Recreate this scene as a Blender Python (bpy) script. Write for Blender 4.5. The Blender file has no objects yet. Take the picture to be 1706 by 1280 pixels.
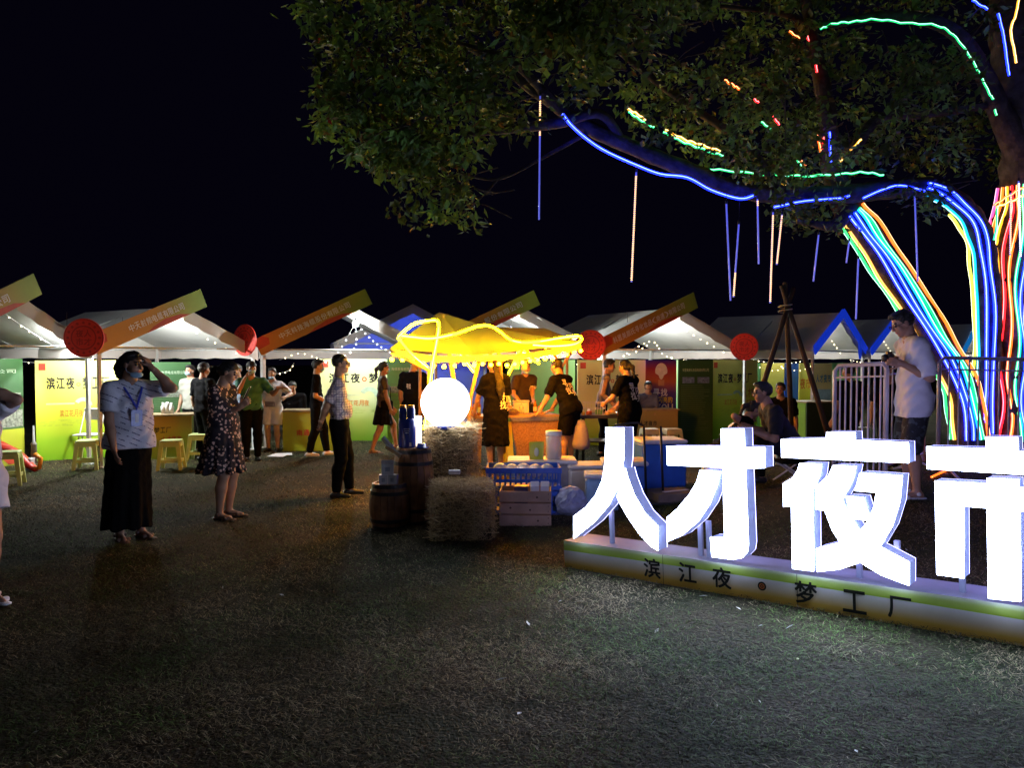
import bpy, bmesh, math, random
import numpy as np
from mathutils import Vector, Matrix
from mathutils.bvhtree import BVHTree
random.seed(7); rng = np.random.default_rng(7)
SC = bpy.context.scene
COL = SC.collection
# ------------------------------------------------------------------ camera, night sky, exposure
CAM_H = 1.7; FPX = 1281.0; TH = math.atan(40 / FPX)
cam = bpy.data.cameras.new('camera'); cam.sensor_width = 36; cam.lens = 36 * FPX / 1706
cam.clip_start = .05; cam.clip_end = 600
camo = bpy.data.objects.new('camera', cam); COL.objects.link(camo)
camo.location = (0, 0, CAM_H); camo.rotation_euler = (math.pi / 2 - TH, 0, 0)
SC.camera = camo
w = bpy.data.worlds.new('World'); SC.world = w; w.use_nodes = True
nt = w.node_tree; nt.nodes.clear()
sky = nt.nodes.new('ShaderNodeTexSky'); sky.sky_type = 'NISHITA'; sky.sun_disc = False
sky.sun_elevation = math.radians(-5); sky.sun_rotation = math.radians(200)
bg = nt.nodes.new('ShaderNodeBackground'); bg.inputs[1].default_value = 0.004
wo = nt.nodes.new('ShaderNodeOutputWorld')
bg2 = nt.nodes.new('ShaderNodeBackground'); bg2.inputs[0].default_value = (.30, .22, .90, 1); bg2.inputs[1].default_value = .0028
ad = nt.nodes.new('ShaderNodeAddShader'); nt.links.new(sky.outputs[0], bg.inputs[0])
nt.links.new(bg.outputs[0], ad.inputs[0]); nt.links.new(bg2.outputs[0], ad.inputs[1]); nt.links.new(ad.outputs[0], wo.inputs[0])
sl = bpy.data.lights.new('night_fill', 'SUN'); sl.energy = 0.05; sl.angle = math.radians(16); sl.color = (.82, .84, 1)  # dim fill added for stray plaza light from outside the view
slo = bpy.data.objects.new('night_fill', sl); COL.objects.link(slo)
slo.rotation_euler = (math.radians(52), 0, math.radians(-22)); slo.location = (0, 0, 30)
SC.view_settings.view_transform = 'Standard'; SC.view_settings.look = 'None'
SC.view_settings.exposure = 0.4; SC.view_settings.gamma = 1; SC.view_settings.use_curve_mapping = False
SC.render.engine = 'CYCLES'
SC.cycles.use_denoising = True; SC.cycles.max_bounces = 6; SC.cycles.diffuse_bounces = 3
SC.cycles.transparent_max_bounces = 8; SC.cycles.sample_clamp_indirect = 3; SC.cycles.use_light_tree = True
SC.cycles.caustics_reflective = False; SC.cycles.caustics_refractive = False

# ------------------------------------------------------------------ measuring helpers
V = Vector
def ray(px, py):
    dx = (px - 853) / FPX; dy = (640 - py) / FPX
    return V((dx, math.cos(TH) + dy * math.sin(TH), -math.sin(TH) + dy * math.cos(TH)))
def at(px, py, Y):
    d = ray(px, py); return V((0, 0, CAM_H)) + d * (Y / d.y)
def sst(a, b, x):
    t = min(1, max(0, (x - a) / (b - a))); return t * t * (3 - 2 * t)
def gz(x, y):
    t = min(5, max(0, x - .3)); t = t * t / (t + .35)
    return .068 * t * (1 - sst(8.5, 12, y)) + .23 * math.exp(-((x - 4.3) ** 2 + (y - 7.7) ** 2) / 4.5)
def gza(x, y):
    t = np.clip(x - .3, 0, 5); t = t * t / (t + .35)
    f = np.clip((y - 8.5) / 3.5, 0, 1); f = 1 - f * f * (3 - 2 * f)
    return .068 * t * f + .23 * np.exp(-((x - 4.3) ** 2 + (y - 7.7) ** 2) / 4.5)
def G(px, py):
    d = ray(px, py); lo, hi = 1.0, 60.0
    f = lambda Y: (lambda p: p.z - gz(p.x, p.y))(V((0, 0, CAM_H)) + d * (Y / d.y))
    for _ in range(50):
        m = (lo + hi) / 2
        if f(m) > 0: lo = m
        else: hi = m
    return at(px, py, lo)
def gp(px, Y):
    x = (px - 853) / FPX * Y; return V((x, Y, gz(x, Y)))

# ------------------------------------------------------------------ materials
MATS = {}
def pm(name, col, rough=.6, var=.15, scale=12, bump=0, bscale=60, metal=0, spec=.4, emis=None, es=0, alpha=1,
       trans=0, attr=False, col2=None, sub=0, sample=True):
    if name in MATS: return MATS[name]
    m = bpy.data.materials.new(name); m.use_nodes = True; n = m.node_tree; b = n.nodes['Principled BSDF']
    b.inputs['Roughness'].default_value = rough; b.inputs['Metallic'].default_value = metal
    b.inputs['Specular IOR Level'].default_value = spec
    tc = n.nodes.new('ShaderNodeTexCoord')
    no = n.nodes.new('ShaderNodeTexNoise'); no.inputs['Scale'].default_value = scale; no.inputs['Detail'].default_value = 5
    n.links.new(tc.outputs['Object'], no.inputs['Vector'])
    mx = n.nodes.new('ShaderNodeMix'); mx.data_type = 'RGBA'
    c2 = col2 if col2 else [min(1, c * (1 + var)) for c in col]
    mx.inputs[6].default_value = (*[c * (1 - var) for c in col], 1) if not col2 else (*col, 1)
    mx.inputs[7].default_value = (*c2, 1)
    rp = n.nodes.new('ShaderNodeMapRange'); rp.inputs[1].default_value = .3; rp.inputs[2].default_value = .7
    n.links.new(no.outputs[0], rp.inputs[0]); n.links.new(rp.outputs[0], mx.inputs[0])
    out = mx.outputs[2]
    if attr:
        at_ = n.nodes.new('ShaderNodeVertexColor'); at_.layer_name = 'Col'
        mm = n.nodes.new('ShaderNodeMix'); mm.data_type = 'RGBA'; mm.blend_type = 'MULTIPLY'; mm.inputs[0].default_value = 1
        n.links.new(at_.outputs[0], mm.inputs[6]); n.links.new(out, mm.inputs[7]); out = mm.outputs[2]
    n.links.new(out, b.inputs['Base Color'])
    if bump:
        n2 = n.nodes.new('ShaderNodeTexNoise'); n2.inputs['Scale'].default_value = bscale; n2.inputs['Detail'].default_value = 4
        n.links.new(tc.outputs['Object'], n2.inputs['Vector'])
        bp = n.nodes.new('ShaderNodeBump'); bp.inputs['Strength'].default_value = bump; bp.inputs['Distance'].default_value = .02
        n.links.new(n2.outputs[0], bp.inputs['Height']); n.links.new(bp.outputs[0], b.inputs['Normal'])
    if emis:
        b.inputs['Emission Color'].default_value = (*emis, 1); b.inputs['Emission Strength'].default_value = es
    if trans: b.inputs['Transmission Weight'].default_value = trans
    if alpha < 1: b.inputs['Alpha'].default_value = alpha
    if sub: b.inputs['Subsurface Weight'].default_value = sub; b.inputs['Subsurface Radius'].default_value = (.02, .008, .004)
    if not sample: m.cycles.emission_sampling = 'NONE'
    MATS[name] = m; return m
def fabric(name, col, tl=.35, rough=.8, var=.08, bump=.15):
    """thin cloth that lets light through"""
    if name in MATS: return MATS[name]
    m = pm(name, col, rough, var, 3, bump, 9); n = m.node_tree; b = n.nodes['Principled BSDF']
    t = n.nodes.new('ShaderNodeBsdfTranslucent'); t.inputs[0].default_value = (*col, 1)
    x = n.nodes.new('ShaderNodeMixShader'); x.inputs[0].default_value = tl
    n.links.new(b.outputs[0], x.inputs[1]); n.links.new(t.outputs[0], x.inputs[2])
    n.links.new(x.outputs[0], n.nodes['Material Output'].inputs[0]); return m
def glow(name, col, s, sample=True):
    return pm(name, [c * .5 + .1 for c in col], .4, 0, emis=col, es=s, sample=sample)

# ------------------------------------------------------------------ mesh builder
class MB:
    def __init__(s): s.v = []; s.f = []; s.m = []; s.c = []
    def add(s, vs, fs, mi=0, col=None):
        o = len(s.v); s.v += [tuple(p) for p in vs]; s.f += [tuple(i + o for i in f) for f in fs]; s.m += [mi] * len(fs)
        s.c += (col if isinstance(col, list) else [col or (1, 1, 1)] * len(vs)); return s
    def box(s, c, size, R=None, mi=0, col=None, bev=0):
        hx, hy, hz = [a / 2 for a in size]; R = R or Matrix.Identity(3); c = V(c)
        if bev:
            b = bev; vs = []
            for z in (-1, 1):
                for (x, y) in ((-hx + b, -hy), (hx - b, -hy), (hx, -hy + b), (hx, hy - b), (hx - b, hy), (-hx + b, hy), (-hx, hy - b), (-hx, -hy + b)):
                    vs.append((x, y, z * (hz - b)))
            for z in (-1, 1):
                for (x, y) in ((-hx + b, -hy + b), (hx - b, -hy + b), (hx - b, hy - b), (-hx + b, hy - b)):
                    vs.append((x, y, z * hz))
            fs = [(i, (i + 1) % 8, 8 + (i + 1) % 8, 8 + i) for i in range(8)]
            for k, o in ((16, 0), (20, 8)):
                g = [(o + 0, o + 1, k + 1, k), (o + 1, o + 2, k + 1), (o + 2, o + 3, k + 2, k + 1), (o + 3, o + 4, k + 2), (o + 4, o + 5, k + 3, k + 2),
                     (o + 5, o + 6, k + 3), (o + 6, o + 7, k, k + 3), (o + 7, o + 0, k), (k, k + 1, k + 2, k + 3)]
                fs += [tuple(reversed(q)) for q in g] if k == 16 else g
            return s.add([c + R @ V(p) for p in vs], fs, mi, col)
        vs = [c + R @ V((x * hx, y * hy, z * hz)) for z in (-1, 1) for y in (-1, 1) for x in (-1, 1)]
        return s.add(vs, [(0, 2, 3, 1), (4, 5, 7, 6), (0, 1, 5, 4), (2, 6, 7, 3), (0, 4, 6, 2), (1, 3, 7, 5)], mi, col)
    def tube(s, pts, r, n=8, mi=0, cap=True, flat=1, up=None, closed=False):
        pts = [V(p) for p in pts]; N = len(pts); rs = r if isinstance(r, (list, tuple)) else [r] * N
        vs = []; fs = []; pu = None
        for i, p in enumerate(pts):
            if closed: t = pts[(i + 1) % N] - pts[i - 1]
            else: t = pts[min(i + 1, N - 1)] - pts[max(i - 1, 0)]
            if t.length < 1e-9: t = V((0, 0, 1))
            t.normalize()
            if pu is None:
                u = V(up) if up is not None else (V((0, 0, 1)) if abs(t.z) < .9 else V((0, 1, 0)))
            else: u = pu
            a = t.cross(u)
            if a.length < 1e-6: a = t.orthogonal()
            a.normalize(); u = a.cross(t); pu = u
            for k in range(n):
                th = 2 * math.pi * (k + .5) / n
                vs.append(p + (a * math.cos(th) + u * (math.sin(th) * flat)) * rs[i])
        M = N if closed else N - 1
        for i in range(M):
            j = (i + 1) % N
            for k in range(n):
                fs.append((j * n + k, j * n + (k + 1) % n, i * n + (k + 1) % n, i * n + k))
        if cap and not closed: fs += [tuple(range(n)), tuple(reversed(range((N - 1) * n, N * n)))]
        return s.add(vs, fs, mi)
    def lathe(s, prof, n=20, c=(0, 0, 0), R=None, mi=0, cap=True):
        c = V(c); R = R or Matrix.Identity(3); vs = []; fs = []
        for (r, z) in prof:
            for k in range(n):
                t = 2 * math.pi * k / n; vs.append(c + R @ V((r * math.cos(t), r * math.sin(t), z)))
        for i in range(len(prof) - 1):
            for k in range(n):
                fs.append((i * n + k, i * n + (k + 1) % n, (i + 1) * n + (k + 1) % n, (i + 1) * n + k))
        if cap: fs += [tuple(reversed(range(n))), tuple(range((len(prof) - 1) * n, len(prof) * n))]
        return s.add(vs, fs, mi)
    def sphere(s, c, r, nu=12, nv=8, mi=0, sc=(1, 1, 1)):
        c = V(c); vs = [c + V((0, 0, -r * sc[2]))]; fs = []
        for j in range(1, nv):
            p = math.pi * j / nv
            for k in range(nu):
                t = 2 * math.pi * k / nu
                vs.append(c + V((r * sc[0] * math.sin(p) * math.cos(t), r * sc[1] * math.sin(p) * math.sin(t), -r * sc[2] * math.cos(p))))
        vs.append(c + V((0, 0, r * sc[2]))); e = len(vs) - 1
        for k in range(nu):
            fs.append((0, 1 + (k + 1) % nu, 1 + k)); fs.append((e, 1 + (nv - 2) * nu + k, 1 + (nv - 2) * nu + (k + 1) % nu))
            for j in range(nv - 2):
                a = 1 + j * nu; b = a + nu; fs.append((a + k, a + (k + 1) % nu, b + (k + 1) % nu, b + k))
        return s.add(vs, fs, mi)
    def prism(s, poly, d, mi=0, mi_side=None):
        """poly: 3d points (counter-clockwise seen from the front), d: vector towards the back"""
        n = len(poly); poly = [V(p) for p in poly]; d = V(d)
        s.add(poly, [tuple(range(n))], mi)
        s.add([p + d for p in poly], [tuple(reversed(range(n)))], mi if mi_side is None else mi_side)
        vs = poly + [p + d for p in poly]
        return s.add(vs, [((i + 1) % n, i, i + n, (i + 1) % n + n) for i in range(n)], mi if mi_side is None else mi_side)
    def bar(s, a, b, w, h=None, mi=0, up=(0, 0, 1)):
        a = V(a); b = V(b); t = (b - a); L = t.length; t.normalize(); u = V(up); x = t.cross(u)
        if x.length < 1e-4: x = t.orthogonal()
        x.normalize(); u = x.cross(t)
        R = Matrix((x, t, u)).transposed()
        return s.box((a + b) / 2, (w, L, h or w), R, mi)

INV = {}
def thing(name, label, cat, loc=(0, 0, 0), rz=0, group=None):
    o = bpy.data.objects.new(name, None); COL.objects.link(o); o.empty_display_size = .1
    o.location = loc; o.rotation_euler = (0, 0, rz); tag(o, label, cat, group)
    INV[o] = (Matrix.Translation(V(loc)) @ Matrix.Rotation(rz, 4, 'Z')).inverted(); return o
def tag(o, label=None, cat=None, group=None, kind=None):
    if label: o['label'] = label
    if cat: o['category'] = cat
    if group: o['group'] = group
    if kind: o['kind'] = kind
    return o
def mesh_np(name, v, f, mats, mi=None, smooth=False, col=None):
    me = bpy.data.meshes.new(name); me.from_pydata([tuple(p) for p in v] if not isinstance(v, np.ndarray) else v.tolist(), [], f if not isinstance(f, np.ndarray) else f.tolist())
    for m in (mats if isinstance(mats, (list, tuple)) else [mats]): me.materials.append(m)
    if mi is not None and any(mi): me.polygons.foreach_set('material_index', mi)
    if smooth: me.polygons.foreach_set('use_smooth', [True] * len(me.polygons))
    if col is not None:
        ca = me.color_attributes.new('Col', 'FLOAT_COLOR', 'POINT')
        a = np.ones((len(me.vertices), 4), np.float32); a[:, :3] = np.array(col, np.float32); ca.data.foreach_set('color', a.ravel())
    me.update(); return me
def obj(name, mb, mats, parent=None, smooth=False, world=True, loc=None, label=None):
    """one mesh object; world=True: the shapes are in world coordinates (moved into the parent's space)"""
    v = mb.v; L = None
    if parent is not None and world:
        M = INV[parent]; v = [M @ V(p) for p in v]
    elif parent is None and world:
        A = np.array(v); L = V((float(A[:, 0].mean()), float(A[:, 1].mean()), float(A[:, 2].min()))); v = [V(p) - L for p in v]
    hascol = any(c != (1, 1, 1) for c in mb.c)
    me = mesh_np(name, v, mb.f, mats, mb.m, smooth, mb.c if hascol else None)
    o = bpy.data.objects.new(name, me); COL.objects.link(o)
    if parent is not None:
        o.parent = parent
        INV[o] = INV[parent] if world else INV.get(parent)
    elif L is not None: o.location = L; INV[o] = Matrix.Translation(L).inverted()
    if loc is not None: o.location = loc
    if label: o['label'] = label
    return o
def copy_tree(o, parent=None):
    c = o.copy(); COL.objects.link(c); c.parent = parent
    for ch in list(o.children): copy_tree(ch, c)
    return c
def RZ(a): return Matrix.Rotation(a, 3, 'Z')
def catmull(pts, n=8):
    pts = [V(p) for p in pts]; out = []; P = [pts[0] * 2 - pts[1]] + pts + [pts[-1] * 2 - pts[-2]]
    for i in range(1, len(P) - 2):
        a, b, c, d = P[i - 1:i + 3]
        for k in range(n):
            t = k / n
            out.append(.5 * ((2 * b) + (c - a) * t + (2 * a - 5 * b + 4 * c - d) * t * t + (3 * b - a - 3 * c + d) * t ** 3))
    out.append(pts[-1]); return out
# ------------------------------------------------------------------ writing (Blender's own font, turned into mesh)
TXT = {}
def glyphs(s, bold=.02):
    k = (s, bold)
    if k not in TXT:
        c = bpy.data.curves.new('t', 'FONT'); c.body = s; c.size = 1; c.resolution_u = 3
        o = bpy.data.objects.new('t', c); COL.objects.link(o)
        me = bpy.data.meshes.new_from_object(o.evaluated_get(bpy.context.evaluated_depsgraph_get()))
        v = np.array([p.co[:] for p in me.vertices]).reshape(-1, 3); f = [tuple(p.vertices) for p in me.polygons]
        bpy.data.objects.remove(o); bpy.data.curves.remove(c); bpy.data.meshes.remove(me)
        q = bold * .5; V0 = v; F0 = f; v = []; f = []
        for i, (a, b_) in enumerate(((-q, -q), (q, -q), (q, q), (-q, q)) if bold else ((0, 0),)):
            f += [tuple(t + i * len(V0) for t in p) for p in F0]; v.append(V0 + np.array([a, b_, i * .0003]))
        v = np.concatenate(v); lo = v.min(0); hi = v.max(0); z_ = v[:, 2].copy(); v = (v - lo) / (hi - lo + 1e-9); v[:, 2] = z_; TXT[k] = (v, f)
    return TXT[k]
class Plane:
    """a flat face: origin o, unit axes u (right) and v (up), n towards the reader"""
    def __init__(s, o, u, v): s.o = V(o); s.u = V(u).normalized(); s.v = V(v).normalized(); s.n = s.u.cross(s.v).normalized()
    def p(s, a, b, d=0): return s.o + s.u * a + s.v * b + s.n * d
    def hit(s, px, py, d=0):
        r = ray(px, py); o = V((0, 0, CAM_H)); q = s.o + s.n * d
        return o + r * ((q - o).dot(s.n) / r.dot(s.n))
    def text(s, mb, txt, x0, y0, x1, y1, d=.004, bold=.02, mi=0):
        v, f = glyphs(txt, bold)
        mb.add([s.p(x0 + (x1 - x0) * a, y0 + (y1 - y0) * b, d + z) for a, b, z in v], f, mi); return mb
    def rect(s, mb, x0, y0, x1, y1, d=.003, mi=0, col=None):
        return mb.add([s.p(x0, y0, d), s.p(x1, y0, d), s.p(x1, y1, d), s.p(x0, y1, d)], [(0, 1, 2, 3)], mi, col)
    def disc(s, mb, x, y, r, d=.004, n=20, mi=0, r0=0, a0=0, a1=360):
        ts = [math.radians(a0 + (a1 - a0) * i / n) for i in range(n + 1)]
        if r0:
            vs = [s.p(x + q * math.cos(t), y + q * math.sin(t), d) for t in ts for q in (r0, r)]
            return mb.add(vs, [(2 * i, 2 * i + 1, 2 * i + 3, 2 * i + 2) for i in range(n)], mi)
        return mb.add([s.p(x, y, d)] + [s.p(x + r * math.cos(t), y + r * math.sin(t), d) for t in ts], [(0, i + 1, i + 2) for i in range(n)], mi)
    def poly(s, mb, pts, d=.004, mi=0): return mb.add([s.p(a, b, d) for a, b in pts], [tuple(range(len(pts)))], mi)
BLK = pm('black_print', (.012, .012, .014), .5, .1); WHT = pm('white_print', (.72, .70, .74), .5, .05)
STEEL = pm('painted_steel', (.62, .62, .64), .4, .1, metal=.2); DARKM = pm('dark_metal', (.03, .03, .035), .4, .2, metal=.6)

def letters(plane, txt, x0, y0, x1, y1, mat, parent, d=.004, bold=.03, slant=0):
    """one object per character, set in a row inside the rectangle"""
    n = len(txt); w_ = (x1 - x0) / n
    for i, ch in enumerate(txt):
        if ch == ' ': continue
        m = MB(); a = x0 + w_ * (i + .06); plane.text(m, ch, a, y0 + slant * i, a + w_ * .88, y1 + slant * i, d, bold); obj('character', m, mat, parent)
# ================================================================== ground, grass
def axis(stops):
    out = []
    for (a, b, s) in stops: out += list(np.arange(a, b, s))
    return np.array(out + [stops[-1][1]])
gxs = axis([(-160, -40, 20), (-40, -12, 4), (-12, 9, .3), (9, 40, 3), (40, 160, 20)])
gys = axis([(-40, 0, 8), (0, 2.5, .8), (2.5, 14, .3), (14, 30, 2), (30, 240, 20)])
X, Y = np.meshgrid(gxs, gys, indexing='ij'); Z = gza(X, Y) + .008 * np.sin(X * 2.3 + Y) * np.sin(Y * 1.9 - X * .7)
nx, ny = X.shape; gv = np.stack([X, Y, Z], -1).reshape(-1, 3)
ii = (np.arange(nx - 1)[:, None] * ny + np.arange(ny - 1)[None]).ravel()
gf = np.stack([ii, ii + ny, ii + ny + 1, ii + 1], 1)
gm = bpy.data.materials.new('dry_lawn'); gm.use_nodes = True; n = gm.node_tree; b = n.nodes['Principled BSDF']
b.inputs['Roughness'].default_value = .95; b.inputs['Specular IOR Level'].default_value = .1
tc = n.nodes.new('ShaderNodeTexCoord')
def tex(sc, de=6):
    t = n.nodes.new('ShaderNodeTexNoise'); t.inputs['Scale'].default_value = sc; t.inputs['Detail'].default_value = de
    n.links.new(tc.outputs['Object'], t.inputs['Vector']); return t
r1 = n.nodes.new('ShaderNodeValToRGB'); t1 = tex(.9); n.links.new(t1.outputs[0], r1.inputs[0])
e = r1.color_ramp.elements; e[0].position = .36; e[0].color = (.018, .024, .010, 1); e[1].position = .62; e[1].color = (.045, .036, .022, 1)
r2 = n.nodes.new('ShaderNodeValToRGB'); t2 = tex(70, 8); n.links.new(t2.outputs[0], r2.inputs[0])
e = r2.color_ramp.elements; e[0].position = .3; e[0].color = (.35, .35, .35, 1); e[1].position = .72; e[1].color = (1.5, 1.45, 1.35, 1)
mx = n.nodes.new('ShaderNodeMix'); mx.data_type = 'RGBA'; mx.blend_type = 'MULTIPLY'; mx.inputs[0].default_value = 1
n.links.new(r1.outputs[0], mx.inputs[6]); n.links.new(r2.outputs[0], mx.inputs[7]); n.links.new(mx.outputs[2], b.inputs['Base Color'])
bp = n.nodes.new('ShaderNodeBump'); bp.inputs['Strength'].default_value = .7; bp.inputs['Distance'].default_value = .03
t3 = tex(45, 8); n.links.new(t3.outputs[0], bp.inputs['Height']); n.links.new(bp.outputs[0], b.inputs['Normal'])
go = bpy.data.objects.new('ground', mesh_np('ground', gv, gf, gm, smooth=True)); COL.objects.link(go); tag(go, 'dark patchy dry lawn under the whole market', 'ground', kind='structure')

def vnoise(x, y, s, seed):
    g = np.random.default_rng(seed).random((64, 64)); u = x * s; v = y * s
    i = np.floor(u).astype(int); j = np.floor(v).astype(int); a = u - i; c = v - j; a = a * a * (3 - 2 * a); c = c * c * (3 - 2 * c)
    q = lambda p, r: g[p % 64, r % 64]
    return (q(i, j) * (1 - a) + q(i + 1, j) * a) * (1 - c) + (q(i, j + 1) * (1 - a) + q(i + 1, j + 1) * a) * c
def grass():
    P = []
    for (y0, y1, den, ln) in ((2.9, 4.6, 11000, .025), (4.6, 7.0, 6500, .029), (7.0, 10, 3000, .036), (10, 16, 700, .05)):
        xw = .72 * y1; N = int(2 * xw * (y1 - y0) * den)
        x = rng.uniform(-xw, xw, N); y = rng.uniform(y0, y1, N); k = np.abs(x) < .70 * y + .1
        x = x[k]; y = y[k]; P.append(np.stack([x, y, np.full(len(x), ln)], 1))
    P = np.concatenate(P); x, y, ln = P.T; N = len(x)
    pa = .5 * vnoise(x, y, 1.1, 1) + .3 * vnoise(x, y, 3.1, 2) + .2 * vnoise(x, y, 9, 3)
    keep = rng.random(N) < np.clip(1.9 * (.55 * vnoise(x, y, 2.2, 5) + .45 * vnoise(x, y, 7.0, 6)) - .18, .12, 1) ; x, y, ln, pa = x[keep], y[keep], ln[keep], pa[keep]; N = len(x)
    z = gza(x, y); th = rng.uniform(0, 2 * np.pi, N); le = rng.uniform(.95, 1.52, N); L = ln * rng.uniform(.45, 1.35, N)
    lay = rng.random(N) < .6; le[lay] = rng.uniform(1.3, 1.55, lay.sum()); L[lay] *= 1.6
    wd = rng.uniform(.0008, .0018, N) * (1 + y * .09)
    dx, dy = np.cos(th), np.sin(th); base = np.stack([x, y, z + .002], 1); base[lay, 2] += rng.uniform(0, .018, lay.sum())
    side = np.stack([-dy, dx, np.zeros(N)], 1) * wd[:, None]
    tip = base + np.stack([dx * np.sin(le) * L, dy * np.sin(le) * L, np.cos(le) * L], 1)
    mid = base * .5 + tip * .5; mid[:, 2] += L * .12
    v = np.empty((N, 5, 3)); v[:, 0] = base - side; v[:, 1] = base + side; v[:, 2] = mid + side * .8; v[:, 3] = mid - side * .8; v[:, 4] = tip
    o = np.arange(N)[:, None] * 5
    me = bpy.data.meshes.new('grass'); nv = N * 5
    me.vertices.add(nv); me.vertices.foreach_set('co', v.reshape(-1).astype(np.float32))
    lq = np.concatenate([o + np.array([[0, 1, 2, 3]]), o + np.array([[3, 2, 4]])], 1).ravel()
    me.loops.add(len(lq)); me.loops.foreach_set('vertex_index', lq.astype(np.int32))
    tot = np.tile([4, 3], N); me.polygons.add(2 * N); me.polygons.foreach_set('loop_start', np.concatenate([[0], np.cumsum(tot)[:-1]]).astype(np.int32))
    me.update(calc_edges=True)
    straw = np.array([.215, .175, .10]); green = np.array([.07, .115, .03]); dead = np.array([.05, .038, .026])
    g = np.clip((pa - .43) * 5 + rng.normal(0, .55, N), 0, 1)[:, None]; c = straw * (1 - g) + green * g
    q = (rng.random(N) < .38)[:, None]; c = np.where(q, dead, c) * (rng.uniform(.35, 1.3, N) * (.55 + .9 * vnoise(x, y, 1.6, 9)))[:, None]
    ca = me.color_attributes.new('Col', 'FLOAT_COLOR', 'POINT'); A = np.ones((N, 5, 4), np.float32); A[:, :, :3] = c[:, None]; ca.data.foreach_set('color', A.ravel())
    me.materials.append(pm('grass_blades', (1, 1, 1), .7, 0, spec=.05, attr=True))
    ob = bpy.data.objects.new('grass', me); COL.objects.link(ob); tag(ob, 'short dry straw and green grass covering the lawn', 'grass', kind='stuff')
grass()
# scattered bits lying on the lawn
lb = MB()
for k in range(150):
    y = random.uniform(3.1, 9); x = random.uniform(-.66, .66) * y; z = gz(x, y) + .02; a = random.uniform(0, 6.3); L = random.uniform(.008, .024); W = L * random.uniform(.12, .55)
    if k < 60: L *= 1.8; W = .0016
    d = V((math.cos(a), math.sin(a), random.uniform(-.3, .5))) * L; s_ = V((-math.sin(a), math.cos(a), random.uniform(-.3, .3))) * W; p = V((x, y, z))
    q = random.choice([(.5, .46, .36), (.26, .17, .07), (.6, .6, .58), (.16, .12, .06), (.24, .25, .08)])
    lb.add([p - d, p - s_, p + d, p + s_ + V((0, 0, .004))], [(0, 1, 2), (0, 2, 3)], 0, q)
tag(obj('leaf_litter', lb, pm('litter', (1, 1, 1), .7, .1, attr=True)), 'small fallen leaves and straw bits scattered over the lawn', 'litter', kind='stuff')

# ================================================================== the lit letter sign
SL = G(941, 945); SR = G(1706, 1078); su = (SR - SL).normalized(); sv = (V((0, 0, 1)) - su * su.z).normalized()
SP = Plane(SL, su, sv)
sgn = thing('letter_sign', 'long low sign with four big glowing white characters on a green and orange base', 'sign', SL)
SLEN = (SR - SL).length + .42; bh = (SP.hit(941, 901) - SL).dot(sv)
# base: a long box, its front printed with two slanting colour bands
mb = MB(); mb.box(SP.p(SLEN / 2, bh / 2 - .015, -.165), (SLEN, .33, bh + .03), Matrix((su, -SP.n, sv)).transposed())
base = obj('base', mb, pm('base_white', (.20, .20, .26), .5, .08), sgn)
mb = MB(); NS = 24
for i in range(NS):
    vs = []; cs = []
    rows = [(1, (.66, .70, .58)), (.82, (.48, .62, .16)), (.64, (.42, .62, .05)), (.635, (.80, .78, .82)), (.38, (.74, .62, .48)), (.14, (.76, .46, .08)), (0, (.74, .40, .05))]
    for j in (0, 1):
        t = (i + j) / NS
        for (q, c) in rows:
            qq = q + (.10 * math.sin(t * 3.0) if .1 < q < .95 else 0) * (.6)
            vs.append(SP.p(t * SLEN, (bh) * qq, .003)); cs.append(c)
    R_ = len(rows)
    mb.add(vs, [(k + 1, R_ + k + 1, R_ + k, k) for k in range(R_ - 1)], 0, cs)
obj('printed_band', mb, pm('band_print', (1, 1, 1), .5, .06, attr=True), base)
for q in (.93, 1.93): mb = MB(); SP.rect(mb, q, 0, q + .0035, bh, .0045); obj('seam', mb, DARKM, base)
for (ch, cx, cy, hw) in (('滨', 1087, 947, 14), ('江', 1146, 955, 15), ('夜', 1203, 963, 16), ('梦', 1343, 988, 19), ('工', 1424, 1003, 20), ('厂', 1499, 1013, 20)):
    c = SP.hit(cx, cy); a = (c - SL).dot(su); h_ = (c - SL).dot(sv); r = (SP.hit(cx + hw, cy + hw * .17) - c).length
    mb = MB(); SP.text(mb, ch, a - r, h_ - r, a + r, h_ + r, .0055, .035); obj('character', mb, BLK, base)
mb = MB(); c = SP.hit(1270, 977); a = (c - SL).dot(su); h_ = (c - SL).dot(sv)
SP.disc(mb, a, h_, .030, .0055, 24, 0); SP.disc(mb, a, h_, .019, .0065, 20, 1, .012); SP.disc(mb, a, h_, .006, .0065, 12, 1)
obj('round_mark', mb, [BLK, pm('mark_orange', (.55, .16, .04), .5)], base)
Z1 = lambda x, y: (930 + x / 4.128, 690 + y / 4.128)
Z2 = lambda x, y: (1280 + x / 3.2, 690 + y / 3.2)
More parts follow.
